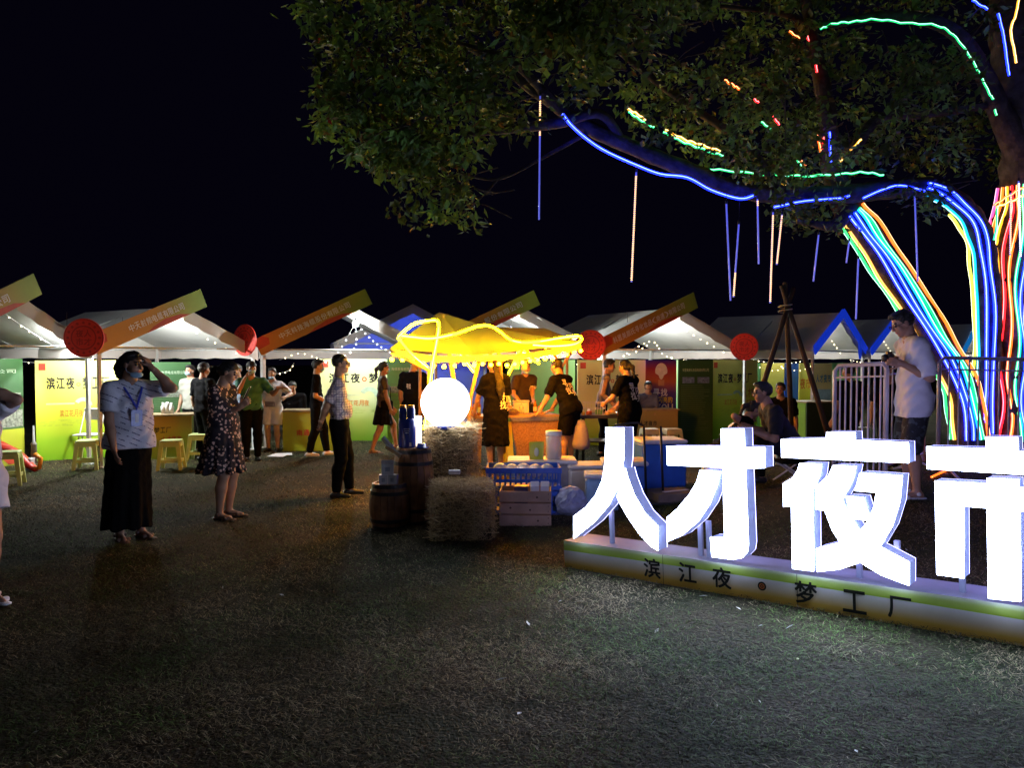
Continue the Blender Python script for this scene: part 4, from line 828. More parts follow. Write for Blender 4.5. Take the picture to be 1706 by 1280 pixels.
def fringe(a, b, h=.10):
    m = MB(); n = 16; vs = []
    for i in range(n + 1):
        p = a.lerp(b, i / n) - V((0, 0, .05 * math.sin(math.pi * i / n))); vs += [p, p - V((0, 0, h * (.6 + .4 * abs(math.sin(i * 1.2)))))]
    m.add(vs, [(2 * i, 2 * i + 1, 2 * i + 3, 2 * i + 2) for i in range(n)]); obj('fringe', m, CANO, stall)
fringe(LF, MF); fringe(MF, RF); fringe(LBk, LF)
up = V((0, 0, 1))
def pole(pts, r=.03, mat=None): m = MB(); m.tube(pts, r, 8); obj('pole', m, mat or WOOD, stall, smooth=True)
pole([at(738, 524, 11.2), at(757, 640, 11.2), gp(762, 11.2)], .035, PALEW); pole([at(810, 552, 11.4), at(784, 662, 11.1), gp(776, 11.0)], .03); pole([at(804, 556, 11.4), at(761, 604, 11.1)], .03, PALEW); pole([at(811, 553, 11.5), at(818, 600, 11.6), gp(822, 12.9)], .03)
pole([at(822, 560, 11.5), at(834, 600, 11.6), gp(842, 12.2)], .025); pole([at(872, 578, 11.9), at(846, 628, 12.35), gp(842, 12.45)], .028); pole([at(874, 580, 11.8), at(893, 604, 11.9)], .022)
pole([at(958, 576, 12.6), at(936, 612, 12.9), gp(938, 12.95)], .028); pole([at(918, 582, 12.5), at(936, 614, 12.88)], .02); pole([LF + up * -.02, at(715, 618, 10.6), gp(712, 10.5)], .03, PALEW); pole([RBk, gp(943, 13.3)], .025); pole([LBk, gp(698, 12.7)], .025)
# counter: boat-shaped bar with a woven front and a grey-blue rim
WICK = pm('wicker', (.40, .23, .12), .7, .3, 40, .9, 95); cA = gp(778, 12.0); cB = gp(932, 12.5); cu = (cB - cA).normalized(); CP = Plane(V((cA.x, cA.y, 0)), V((cu.x, cu.y, 0)), up); cW = (cB - cA).length
for (x0, x1, s0, s1) in ((0, .22, 0, 0), (.70, cW, .14, 0)):
    m = MB(); m.add([CP.p(x0 + s0, .08, .02), CP.p(x1, .08, .02), CP.p(x1, .74, .08), CP.p(x0, .74, .08), CP.p(x0 + s0, .08, -.02), CP.p(x1, .08, -.02), CP.p(x1, .74, .04), CP.p(x0, .74, .04)], [(0, 1, 2, 3), (7, 6, 5, 4), (0, 3, 7, 4), (1, 5, 6, 2), (3, 2, 6, 7), (0, 4, 5, 1)]); obj('woven_front', m, WICK, stall)
    m = MB(); m.box(CP.p((x0 + x1) / 2, .755, .07), (x1 - x0 + .01, .06, .06), Matrix((CP.u, -CP.n, up)).transposed()); obj('rim', m, pm('rim_blue', (.16, .16, .30), .5, .2, 20), stall)
m = MB(); m.box(CP.p(cW / 2, .80, -.22), (cW, .6, .035), Matrix((CP.u, -CP.n, up)).transposed()); obj('counter_top', m, WOOD, stall)
m = MB(); vs = []
for i in range(9):
    for j, q in enumerate((.72, .4, .02)): vs.append(CP.p(.46 + .25 * i / 8 + .015 * j, q, .05 + .02 * math.sin(i * 1.9) + .03 * j))
m.add(vs, [(3 * i + j, 3 * i + j + 1, 3 * i + j + 4, 3 * i + j + 3) for i in range(8) for j in range(2)]); obj('yellow_cloth', m, fabric('yellow_cloth', (.70, .55, .05), .3), stall, smooth=True)
# glowing yellow rope on the canopy and its frame
def yrope(pts, lab, r=.018):
    return rope(catmull([at(*p) for p in pts], 6), 'stall', lab, r, 1.0, group='yellow rope lights on the stall canopy')
RC['stall'] = (1, .70, .002); CORE['stall'] = (1, .9, .5); RS['stall'] = 62.0
yrope([(664, 561, 10.2), (688, 541, 10.3), (712, 535, 10.4), (727, 534, 10.4), (731, 541, 10.3), (729, 562, 10.2), (722, 600, 10.1), (716, 640, 10.1), (712, 680, 10.2), (707, 715, 10.3)], 'yellow rope light looping over the canopy peak and down a post')
yrope([(665, 559, 10.25), (690, 562, 10.2), (720, 564, 10.15), (760, 556, 10.3), (795, 544, 10.6), (815, 543, 10.8), (832, 552, 10.9), (850, 566, 11.0), (872, 571, 11.1), (900, 569, 11.3), (930, 564, 11.4), (962, 560, 11.5), (969, 566, 11.4), (955, 574, 11.3), (920, 577, 11.2), (888, 575, 11.1)], 'long wavy yellow rope light along the canopy edge')
yrope([(663, 563, 10.15), (686, 590, 10.3), (713, 613, 10.35)], 'yellow rope light slanting down the left canopy brace'); yrope([(755, 578, 11.0), (768, 592, 11.0), (790, 620, 11.0)], 'yellow rope light on the inner left brace'); yrope([(866, 582, 11.9), (856, 606, 12.1), (847, 624, 12.25)], 'yellow rope light on the inner right brace')
yrope([(868, 578, 11.3), (885, 598, 11.5), (898, 606, 11.6)], 'yellow rope light on the brace by the bending man', .014)
# globe bulbs strung under the canopy
GB = glow('globe_bulb', (1, .25, .0008), 520); bl = []
for i in range(15): t = i / 14; p = MF.lerp(RF, t) - V((0, 0, .10 + .07 * math.sin(math.pi * t))); bl.append(p + V((0, .05, random.uniform(-.03, .03))))
for i in range(9): t = i / 8; p = LF.lerp(MF, t) - V((0, 0, .10 + .05 * math.sin(math.pi * t))); bl.append(p + V((0, .15, random.uniform(-.03, .03))))
for i in range(6): bl.append(M_.lerp(RA, i / 5) - V((0, .2, .22 + .05 * (i % 2))))
g = thing('globe_light_string', 'row of small round warm bulbs hanging under the stall canopy', 'string lights', bl[0])
m = MB(); m.tube(bl[:15], .004, 4); obj('cable', m, DARKM, g); m = MB(); m.tube(bl[15:24], .004, 4); obj('cable', m, DARKM, g); m = MB(); m.tube(bl[24:], .004, 4); obj('cable', m, DARKM, g)
for p in bl: m = MB(); m.sphere(p - V((0, 0, .03)), .027, 8, 6); obj('bulb', m, GB, g, smooth=True)

# ------------------------------------------------------------------ things on the counter
def bottle(c, h, r, mat, label, cat='bottle', grp='bottles and jars on the stall counter'):
    g = thing('bottle', label, cat, c, 0, grp); m = MB(); m.lathe([(r * .95, 0), (r, .01), (r, h * .6), (r * .85, h * .68), (r * .38, h * .78), (r * .36, h * .95)], 12, c); obj('body', m, mat, g, smooth=True)
    m = MB(); m.lathe([(r * .42, h * .95), (r * .42, h)], 10, c); obj('cap', m, DARKM, g); m = MB(); m.lathe([(r * 1.02, h * .18), (r * 1.02, h * .5)], 12, c, cap=False); obj('paper_label', m, WPALE, g)
AMB = pm('amber_glass', (.35, .12, .02), .15, .2, spec=.6); CLR = pm('clear_plastic', (.62, .60, .62), .2, .05, spec=.6, alpha=.6); ORG = pm('orange_juice', (.6, .22, .02), .3)
for k, (x, d, h_, r, mt_, lb_) in enumerate([(.05, -.1, .24, .035, AMB, 'amber bottle at the left end of the stall counter'), (.13, -.06, .2, .04, ORG, 'orange bottle second on the stall counter'), (.22, -.1, .27, .032, AMB, 'tall amber bottle left of the long haired woman'), (.80, -.30, .2, .04, ORG, 'orange jar in front of the brown shirted worker'), (.90, -.34, .24, .035, AMB, 'amber bottle in front of the brown shirted worker'), (1.0, -.28, .17, .045, CLR, 'clear jar near the bending man hands'), (1.25, -.30, .22, .035, AMB, 'amber bottle at the right end of the stall counter'), (1.33, -.26, .18, .04, ORG, 'orange jar at the right end of the stall counter')]):
    bottle(CP.p(x, .818, d), h_, r, mt_, lb_)
c = CP.p(.78, .818, -.08); g = thing('bread_basket', 'shallow woven basket with a dark cloth on the stall counter', 'basket', c); m = MB(); m.lathe([(.07, 0), (.12, .06), (.115, .06), (.065, .01)], 18, c, cap=False); obj('bowl', m, WICK, g); m = MB(); m.sphere(c + V((0, 0, .05)), .10, 12, 6, sc=(1, 1, .5)); obj('cloth', m, pm('grey_cloth', (.14, .10, .12), .8, .4, 15, .5, 20), g, smooth=True)
c = CP.p(1.02, .818, -.36); m = MB(); m.box(c + V((0, 0, .10)), (.26, .2, .2), bev=.02); m.box(c + V((0, 0, .205)), (.28, .22, .02), bev=.008); tag(obj('food_box', m, pm('frosted_box', (.62, .56, .50), .4, .05)), 'frosted plastic food box in front of the brown shirted worker', 'box')
# blue phone pouches hanging from the canopy
for k, (px, py, mt_, lb_) in enumerate([(861, 608, pm('cyan_pouch', (.05, .45, .6), .4), 'bright cyan pouch hanging from the stall canopy'), (874, 609, pm('grey_pouch', (.15, .14, .17), .4), 'dark grey pouch hanging beside the cyan one')]):
    c = at(px, py, 11.7); g = thing('hanging_pouch', lb_, 'pouch', c); m = MB(); m.box(c, (.085, .02, .15), bev=.008); obj('pouch', m, mt_, g); m = MB(); m.tube([c + V((0, 0, .07)), c + V((.01, 0, .33))], .003, 4); obj('cord', m, DARKM, g)
# ------------------------------------------------------------------ snack table right of the stall
tA = gp(968, 12.6); tB = gp(1048, 12.7); g = thing('snack_table', 'dark folding table crowded with snacks right of the stall', 'table', (tA + tB) / 2)
TP = Plane(V((tA.x, tA.y, 0)), (tB - tA).normalized(), up); tW = (tB - tA).length
m = MB(); m.box(TP.p(tW / 2, .765, -.25), (tW + .1, .6, .05), Matrix((TP.u, -TP.n, up)).transposed()); obj('tabletop', m, pm('table_dark', (.03, .03, .035), .4), g)
for x in (.04, tW - .04):
    for d in (.0, -.5): m = MB(); m.bar(TP.p(x, .74, d), TP.p(x, 0, d), .035); obj('leg', m, DARKM, g)
m = MB(); m.box(TP.p(tW / 2, .35, -.25), (tW, .5, .02), Matrix((TP.u, -TP.n, up)).transposed()); obj('lower_shelf', m, DARKM, g)
def wire_basket(c, sx, sy, h, label):
    g = thing('wire_basket', label, 'basket', c); n = 0
    for z in (.0, h * .5, h):
        m = MB(); m.tube([c + V((-sx, -sy, z)), c + V((sx, -sy, z)), c + V((sx, sy, z)), c + V((-sx, sy, z))], .004, 4, closed=True); obj('hoop', m, STEEL, g)
    for i in range(9):
        x = -sx + 2 * sx * i / 8
        m = MB(); m.tube([c + V((x, -sy, h)), c + V((x, -sy, 0)), c + V((x, sy, 0)), c + V((x, sy, h))], .003, 4); obj('wire', m, STEEL, g)
wire_basket(TP.p(.28, .792, -.25), .17, .14, .2, 'wire basket of snacks on the dark table')
SNK = [pm('snack_%d' % i, c, .4, .2) for i, c in enumerate([(.6, .42, .05), (.55, .12, .03), (.62, .58, .45), (.1, .25, .06), (.5, .3, .08)])]
for k in range(8):
    p = TP.p(tW * (k + .5) / 8, .792, random.uniform(-.45, .0)); m = MB(); s_ = random.uniform(.05, .09); m.box(p + V((0, 0, s_ * .45)), (s_ * 1.3, s_, s_ * .9), RZ(random.uniform(0, 3)), bev=s_ * .12)
    tag(obj('snack_pack', m, SNK[k % 5]), ['yellow', 'red', 'cream', 'green', 'orange'][k % 5] + ' snack pack, ' + ['leftmost', 'second', 'third', 'fourth', 'fifth', 'sixth', 'seventh', 'rightmost'][k] + ' of the packs on the dark table', 'snack pack', 'snack packs on the dark table')
c = TP.p(.62, .792, -.12); m = MB(); m.box(c + V((0, 0, .02)), (.3, .2, .035), RZ(.2), bev=.01); tag(obj('tray', m, pm('tray_grey', (.35, .34, .36), .4, .2, 30)), 'grey tray on the dark table beside the ponytail worker', 'tray')
c = at(968, 700, 12.3); m = MB(); m.lathe([(.05, 0), (.10, -.12), (.15, -.38), (.13, -.46), (.02, -.48)], 14, c); tag(obj('plastic_bag', m, fabric('lilac_bag', (.40, .36, .55), .3), smooth=True), 'lilac plastic bag hanging beside the bending man', 'bag')

# ================================================================== barrels, bales, crates before the stall
BW = pm('barrel_wood', (.22, .10, .045), .45, .4, 9, .3, 40); HOOP = pm('barrel_hoop', (.05, .05, .055), .4, .2, metal=.7)
def barrel(c, h, r, label):
    g = thing('wooden_barrel', label, 'barrel', c, random.random(), 'wooden barrels'); n = 18
    pr = lambda t: r * (1 - .20 * (2 * t - 1) ** 2)
    for k in range(n):
        a0 = 2 * math.pi * (k + .04) / n; a1 = 2 * math.pi * (k + .96) / n; vs = []
        for i in range(7):
            t = i / 6; q = pr(t)
            for a in (a0, a1):
                for rr in (q, q - .018): vs.append((rr * math.cos(a), rr * math.sin(a), t * h))
        fs = []
        for i in range(6): o = 4 * i; fs += [(o, o + 2, o + 6, o + 4), (o + 3, o + 1, o + 5, o + 7), (o + 1, o, o + 4, o + 5), (o + 2, o + 3, o + 7, o + 6)]
        fs += [(24, 26, 27, 25)]
        m = MB(); m.add(vs, fs); obj('stave', m, BW, g, world=False)
    for t in (.04, .2, .8, .95):
        m = MB(); q = pr(t) + .003; m.lathe([(q - .02, t * h - .018), (pr(t - .02) + .004, t * h - .018), (pr(t + .02) + .004, t * h + .018), (q - .02, t * h + .018)], 36, cap=False); obj('hoop', m, HOOP, g, smooth=False, world=False)
    m = MB(); m.lathe([(r * .78, h - .03), (r * .78, h - .012)], 28); obj('lid', m, BW, g, world=False); return g
bs = gp(648, 7.75); barrel(bs, .46, .205, 'small low barrel with white cartons on top')
bt = gp(688, 7.95); barrel(bt, .80, .215, 'tall dark barrel carrying the big blue bottle')
CART = pm('carton_white', (.62, .62, .66), .5, .05)
def carton(c, w_, d, h, rz, label, grp='white drink cartons', gable=True):
    g = thing('drink_carton', label, 'carton', c, rz, grp); m = MB(); m.box((0, 0, h / 2), (w_, d, h)); obj('box', m, CART, g, world=False)
    if gable: m = MB(); m.add([(-w_ / 2, -d / 2, h + .001), (w_ / 2, -d / 2, h + .001), (w_ / 2, d / 2, h + .001), (-w_ / 2, d / 2, h + .001), (-w_ / 2, 0, h * 1.3), (w_ / 2, 0, h * 1.3)], [(0, 1, 5, 4), (2, 3, 4, 5), (0, 4, 3), (1, 2, 5)]); obj('gable_top', m, CART, g, world=False)
    m = MB(); m.add([(-w_ * .2, -d / 2 - .002, h * .3), (w_ * .2, -d / 2 - .002, h * .3), (w_ * .2, -d / 2 - .002, h * .7), (-w_ * .2, -d / 2 - .002, h * .7)], [(0, 1, 2, 3)]); obj('print_mark', m, pm('faint_print', (.35, .38, .45), .5), g, world=False)
tz = bs.z + .45
carton(bs + V((-.05, -.06, .449)), .085, .085, .1, .1, 'lower left white carton on the small barrel', gable=False); carton(bs + V((.045, -.05, .449)), .085, .085, .1, -.1, 'lower right white carton on the small barrel', gable=False); carton(bs + V((-.01, -.05, .551)), .12, .09, .11, .15, 'upper white carton stacked on the small barrel')
# big blue bottle with its box collar
c = bt + V((-.06, -.03, .795)); BLUEB = pm('blue_bottle', (.015, .03, .22), .25, .1, spec=.6); g = thing('blue_bottle', 'big dark blue bottle with two small blue flasks on top, on the tall barrel', 'bottle', c)
m = MB(); m.lathe([(.085, 0), (.09, .01), (.09, .27), (.085, .29), (.085, .30)], 24, c); obj('body', m, BLUEB, g, smooth=True)
for dx in (-.042, .042): m = MB(); m.lathe([(.038, .302), (.04, .31), (.04, .40), (.03, .415)], 14, c + V((dx, 0, 0))); obj('flask', m, BLUEB, g, smooth=True); m = MB(); m.lathe([(.033, .416), (.033, .44)], 12, c + V((dx, 0, 0))); obj('cap', m, pm('copper_cap', (.45, .25, .12), .3, metal=.8), g)
m = MB(); 
for q in range(3): m.box(c + V((.01, -.0905, .20 - q * .02)), (.06 - q * .012, .004, .005))
obj('printed_lines', m, pm('pale_blue_ink', (.35, .4, .6), .5), g)['kind'] = 'stuff'
m = MB(); m.box(c + V((.045, -.082, .04)), (.02, .004, .035)); obj('small_label', m, WHT, g)
c = bt + V((.10, -.10, .795)); m = MB(); m.lathe([(.06, 0), (.075, .012), (.05, .012), (.045, .05), (.02, .052)], 18, c); tag(obj('ash_tray', m, BLUEB, smooth=True), 'low dark blue dish beside the blue bottle', 'dish')
c = bt + V((.02, .12, .80)); m = MB(); m.lathe([(.05, 0), (.055, .02), (.055, .30), (.05, .31)], 18, c); tag(obj('lit_cylinder', m, pm('lantern_white', (.8, .78, .75), .3, emis=(1, .85, .65), es=1.2), smooth=True), 'white glowing cylinder lantern behind the blue bottle', 'lantern')
p = at(645, 742, 7.7); m = MB(); m.box(p + V((.02, 0, 0)), (.02, .16, .20), Matrix.Rotation(-.7, 3, 'Y') @ RZ(.4)); m.box(p + V((.06, 0, -.06)), (.012, .15, .18), Matrix.Rotation(-1.0, 3, 'Y') @ RZ(.4)); tag(obj('open_menu', m, pm('menu_card', (.6, .62, .68), .5, .05)), 'pale open menu card leaning on the tall barrel', 'menu')
# hay bales: a packed core and a coat of loose straws
def straws(mb, c, sx, sy, sz, n, R):
    for _ in range(n):
        f = random.random(); u = [random.uniform(-1, 1) for _ in range(3)]
        k = 2 if f < .34 else (1 if f < .62 else 0); sg = 1 if k == 2 or random.random() < .5 else -1
        if k == 1: sg = -1 if random.random() < .8 else 1
        u[k] = sg; p = V((u[0] * sx, u[1] * sy, (u[2] * .5 + .5) * sz)); d = V([random.gauss(0, 1) for _ in range(3)]); d[k] *= .35; d.normalize()
        if k != 2: d.z *= .6
        L = random.uniform(.03, .11); w_ = random.uniform(.0012, .0026); sd = d.orthogonal().normalized() * w_; o = V((0, 0, 0)); o[k] = sg * random.uniform(0, .02)
        mid = p + o; e0 = mid - d * L; e1 = mid + d * L + o * random.uniform(0, 1.5)
        col = random.choice([(.58, .42, .19), (.44, .31, .14), (.66, .50, .26), (.30, .2, .09)])
        P = [c + R @ q for q in (e0 - sd, e0 + sd, mid + sd + o * .3, mid - sd + o * .3, e1)]; P = [V((q.x, q.y, max(q.z, c.z + .004))) for q in P]
        mb.add(P, [(0, 1, 2, 3), (3, 2, 4)], 0, col)
def bale(c, sx, sy, sz, rz, label, n=2600):
    g = thing('hay_bale', label, 'hay bale', c, 0, 'hay bales'); R = RZ(rz); m = MB(); nx_ = 10; bm_ = bmesh.new(); bmesh.ops.create_cube(bm_, size=2); bmesh.ops.subdivide_edges(bm_, edges=bm_.edges[:], cuts=7, use_grid_fill=True)
    for v_ in bm_.verts:
        q = v_.co; k = 1 - .17 * (abs(q.x * q.y) ** 4 + abs(q.y * q.z) ** 4 + abs(q.x * q.z) ** 4) + random.uniform(-.02, .02); v_.co = V((q.x * sx * .97 * k, q.y * sy * .97 * k, (q.z * k + 1) * sz / 2))
        if v_.co.z < .03: v_.co.z = 0
    m.add([c + R @ v_.co for v_ in bm_.verts], [tuple(v_.index for v_ in f.verts) for f in bm_.faces]); bm_.free()
    obj('packed_core', m, pm('hay_core', (.24, .17, .09), .9, .5, 40, 1, 70), g); m = MB(); straws(m, c, sx, sy, sz, n, R); obj('loose_straw', m, pm('straw', (1, 1, 1), .6, .15, attr=True), g)['kind'] = 'stuff'
    for x in (-.4, .4):
        m = MB(); a = x * sx; P = [c + R @ V(q) for q in ((a, -sy * 1.01, .01), (a, -sy * 1.01, sz * .97), (a, 0, sz * 1.02), (a, sy * 1.01, sz * .97), (a, sy * 1.01, .01))]; m.tube(P, .004, 5); obj('twine', m, pm('twine', (.35, .3, .2), .8), g)
bc = gp(770, 7.55); bale(bc, .285, .38, .46, .06, 'front hay bale lying lowest beside the wooden crate', 3600)
bc2 = gp(752, 8.35); bale(bc2, .27, .30, .50, -.03, 'lower rear hay bale, mostly hidden under the globe bale', 1200); bc3 = bc2 + V((0, 0, .505)); bale(bc3, .255, .28, .47, .05, 'upper hay bale carrying the glowing globe', 2800)
c = gp(742, 8.2); c.z = bc3.z + .47 + .27; g = thing('globe_lamp', 'large glowing white globe lamp resting on the hay bale', 'lamp', c - V((0, 0, .27)))
m = MB(); m.sphere(c, .262, 32, 20); obj('globe', m, glow('globe_glow', (.93, .95, 1), 10), g, smooth=True); m = MB(); m.lathe([(.15, -.275), (.15, -.245), (.12, -.235)], 24, c); obj('stand', m, BLUEB, g)
p = bc2 + V((.03, -.33, .47)); p = at(757, 787, 7.75); m = MB(); m.box(p, (.12, .05, .045), RZ(.05), bev=.008); tag(obj('tissue_pack', m, CART), 'small white pack lying between the two hay bales', 'pack')
# wooden crate
PINE = pm('pine', (.42, .27, .19), .6, .2, 5, .25, 35); KNOT = pm('knot', (.10, .05, .035), .6)
cc = gp(876, 7.95); g = thing('wooden_crate', 'pine slat crate with cartons at the foot of the blue basket', 'crate', cc, -.05); cw, cd, chh = .53, .36, .37
for sy in (-1, 1):
    for k in range(3): m = MB(); m.box((0, sy * (cd / 2 - .008), .06 + k * .122), (cw, .016, .112), bev=.004); obj('slat', m, PINE, g, world=False)
for sx in (-1, 1):
    for k in range(3): m = MB(); m.box((sx * (cw / 2 - .008), 0, .06 + k * .122), (.016, cd - .036, .112), bev=.004); obj('slat', m, PINE, g, world=False)
m = MB(); m.box((0, 0, .012), (cw - .04, cd - .04, .016)); obj('bottom', m, PINE, g, world=False)
for k in range(3):
    for dz in (-.025, .028): m = MB(); m.lathe([(.006, 0), (.004, .003)], 8, (cw / 2 - .03, -cd / 2 - .001, .06 + k * .122 + dz), Matrix.Rotation(math.pi / 2, 3, 'X')); obj('nail', m, KNOT, g, world=False)
for x_, z_ in ((.13, .06), (.12, .30), (-.15, .19), (.05, .17)): m = MB(); m.lathe([(.011, 0), (.009, .0025)], 10, (x_, -cd / 2 + .0, z_), Matrix.Rotation(math.pi / 2, 3, 'X')); obj('knot', m, KNOT, g, world=False)
carton(cc + V((.09, -.08, .24)), .085, .085, .16, .05, 'left white carton standing in the wooden crate'); carton(cc + V((.195, -.08, .24)), .085, .085, .16, -.06, 'right white carton standing in the wooden crate')
c = cc + V((-.05, -.05, .22)); m = MB(); m.box(c + V((0, 0, .09)), (.14, .12, .18), bev=.006); tag(obj('dark_box', m, pm('navy_box', (.03, .025, .08), .4)), 'dark navy box inside the wooden crate', 'box')
# blue slatted basket crates
BLP = pm('blue_plastic', (.01, .09, .55), .35, .1, spec=.5)
def basket(c, sx, sy, h, label, rz=0, grp='blue slatted baskets'):
    g = thing('slatted_basket', label, 'basket', c, rz, grp)
    for z, hh in ((h - .03, .06), (.03, .05)):
        for (p, s_) in (((0, -sy, z), (2 * sx + .03, .02, hh)), ((0, sy, z), (2 * sx + .03, .02, hh)), ((-sx, 0, z), (.02, 2 * sy - .025, hh)), ((sx, 0, z), (.02, 2 * sy - .025, hh))): m = MB(); m.box(p, s_, bev=.005); obj('rail', m, BLP, g, world=False)
    for sgn_ in (-1, 1):
        for i in range(14): m = MB(); m.box((-sx + 2 * sx * (i + .5) / 14, sgn_ * sy, h / 2), (.018, .012, h - .1)); obj('slat', m, BLP, g, world=False)
        for i in range(8): m = MB(); m.box((sgn_ * sx, -sy + 2 * sy * (i + .5) / 8, h / 2), (.012, .018, h - .1)); obj('slat', m, BLP, g, world=False)
    m = MB(); m.box((0, 0, .015), (2 * sx - .03, 2 * sy - .03, .02)); obj('bottom', m, BLP, g, world=False); return g
kb = gp(872, 8.55); basket(kb, .39, .22, .27, 'lower blue slatted basket behind the wooden crate'); basket(kb + V((0, 0, .272)), .40, .23, .25, 'upper blue slatted basket filled with wrapped glasses')
for k in range(5):
    p = kb + V((-.26 + .13 * k, random.uniform(-.08, .05), .34)); m = MB(); m.sphere(p + V((0, 0, .13)), .085, 10, 7, sc=(1, 1, .9)); tag(obj('wrapped_glass', m, pm('clear_wrap', (.55, .55, .62), .15, .3, 20, .6, 25, spec=.7), smooth=True), ['leftmost', 'second from left', 'middle', 'second from right', 'rightmost'][k] + ' of the wrapped glasses in the upper blue basket', 'glass', 'wrapped glasses in the basket')
# foam boxes, jar, yellow bag
FOAM = pm('foam', (.62, .60, .66), .7, .05, 20, .1, 80); BLUBOX = pm('blue_box', (.02, .12, .55), .45, .12, 6)
def foam_box(c, sx, sy, h, rz, label, body=FOAM, cat='foam box'):
    g = thing('foam_box', label, cat, c, rz, 'lidded boxes beside the stall'); m = MB(); m.box((0, 0, (h - .05) / 2), (sx, sy, h - .05), bev=.02); obj('body', m, body, g, world=False); m = MB(); m.box((0, 0, h - .022), (sx + .03, sy + .03, .05), bev=.018); obj('lid', m, FOAM, g, world=False); return g
f1 = gp(903, 9.3); foam_box(f1, .80, .45, .50, .0, 'white foam box with jar and yellow bag on its lid', pm('grey_tub', (.25, .24, .33), .6)); c = f1 + V((.14, -.04, .502))
g = thing('drink_jar', 'tall clear lidded jar standing on the foam box', 'jar', c); m = MB(); m.lathe([(.088, 0), (.095, .01), (.095, .27), (.09, .28)], 24, c); obj('jar_body', m, CLR, g, smooth=True); m = MB(); m.lathe([(.098, .282), (.10, .29), (.10, .335), (.09, .34)], 24, c); obj('lid', m, pm('white_lid', (.66, .64, .66), .4), g, smooth=True); m = MB(); m.lathe([(.08, .012), (.08, .10)], 20, c); obj('drink', m, pm('drink_water', (.40, .36, .42), .2, spec=.6), g)
c = f1 + V((-.07, -.1, .502)); m = MB(); m.add([c + V(q) for q in ((-.085, -.03, 0), (.085, -.03, 0), (.085, .03, 0), (-.085, .03, 0), (-.09, 0, .21), (.09, 0, .215), (.095, .012, .14), (-.095, -.015, .12))], [(3, 2, 1, 0), (0, 1, 5, 4), (2, 3, 4, 5), (0, 4, 3), (1, 2, 5)])
g = tag(obj('snack_bag', m, pm('yellow_bag', (.42, .42, .02), .3, .15, 8, .5, 12, spec=.6)), 'shiny yellow snack bag leaning on the foam box lid', 'snack bag'); m = MB(); m.sphere(c + V((0, -.026, .09)), .035, 10, 8, sc=(.8, .25, 1.5)); obj('printed_figure', m, pm('bag_print', (.55, .55, .45), .4), g)
foam_box(gp(985, 9.2), .58, .42, .42, .1, 'white lidded foam box right of the clear jar'); foam_box(gp(1003, 8.5), .36, .35, .40, -.1, 'pale blue foam box behind the first glowing character', pm('pale_blue_box', (.25, .42, .6), .5))
foam_box(gp(1098, 9.7), .56, .5, .62, .12, 'big blue tub behind the second glowing character', BLUBOX, 'tub'); foam_box(gp(1040, 9.0), .5, .45, .46, -.05, 'low blue tub beside the hand trolley', BLUBOX, 'tub')
# crumpled bag on the ground, trolley, flat cartons
c = gp(952, 8.3); m = MB(); m.sphere(c + V((0, 0, .14)), .19, 16, 10, sc=(.9, .7, .9)); m.v = [tuple(V(p) + V((random.gauss(0, .013), random.gauss(0, .013), max(0, 0)))) for p in m.v]; m.v = [(p[0], p[1], max(p[2], c.z)) for p in m.v]; tag(obj('plastic_sack', m, pm('sack', (.38, .40, .55), .3, .3, 15, .6, 18, spec=.6)), 'crumpled pale plastic sack beside the blue baskets', 'sack')
c = gp(1078, 8.6); g = thing('hand_trolley', 'dark folding hand trolley behind the first glowing character', 'trolley', c)
for x in (-.0, .19): m = MB(); m.tube([c + V((x, 0, .03)), c + V((x - .03, .02, .86))], .014, 8); obj('upright', m, DARKM, g, smooth=True)
m = MB(); m.tube([c + V((-.03, .02, .86)), c + V((-.1, .02, .90)), c + V((-.36, .02, .87))], .014, 8); obj('handle', m, DARKM, g, smooth=True); m = MB(); m.box(c + V((.1, -.14, .035)), (.3, .3, .02)); obj('foot_plate', m, DARKM, g)
for x in (-.03, .22): m = MB(); m.lathe([(.055, -.015), (.055, .015)], 16, c + V((x, .05, .056)), Matrix.Rotation(math.pi / 2, 3, 'Y')); obj('wheel', m, BLK, g)
c = gp(1120, 8.6); g = thing('flat_carton', 'flattened brown carton with torn white tape lying behind the sign', 'carton', c); m = MB(); m.box(c + V((0, 0, .05)), (.5, .4, .1), RZ(.25)); obj('board', m, pm('cardboard', (.18, .13, .10), .8, .2, 8), g); m = MB(); m.box(c + V((.04, -.02, .104)), (.34, .05, .006), RZ(.5)); obj('tape', m, CART, g)
for k, (px, py, rz, lb_) in enumerate([(472, 760, .3, 'white sheet of paper on the grass before the yellow green counter'), (463, 762, -.2, 'second white sheet of paper on the grass')]):
    c = G(px, py); m = MB(); m.box(c + V((0, 0, .03)), (.3, .2, .004), RZ(rz) @ Matrix.Rotation(.08, 3, 'X')); tag(obj('paper_sheet', m, CART), lb_, 'paper')
# ================================================================== wooden tripod, fence, folding stools
DW = pm('dark_wood', (.04, .026, .02), .8, .3, 6, .3, 30)
g = thing('wooden_tripod', 'tall dark timber tripod standing behind the glowing characters', 'tripod', gp(1312, 10.6))
ap = at(1308, 520, 10.6)
for (px, Y, tx, ty) in ((1222, 10.2, 1322, 480), (1402, 10.3, 1302, 476), (1322, 11.6, 1308, 470)):
    f = gp(px, Y); t = at(tx, ty, 10.6); m = MB(); m.tube([f, f.lerp(t, .5) + V((.01, 0, 0)), t], [.04, .036, .03], 8); obj('leg', m, DW, g, smooth=True)
m = MB(); m.tube([ap + V((math.cos(a) * .09, math.sin(a) * .09, .01 * a - .02)) for a in [k * .5 for k in range(26)]], .010, 5); obj('lashing', m, pm('twine', (.35, .3, .2)), g)
FEN = pm('fence_paint', (.42, .40, .48), .4, .1, metal=.1)
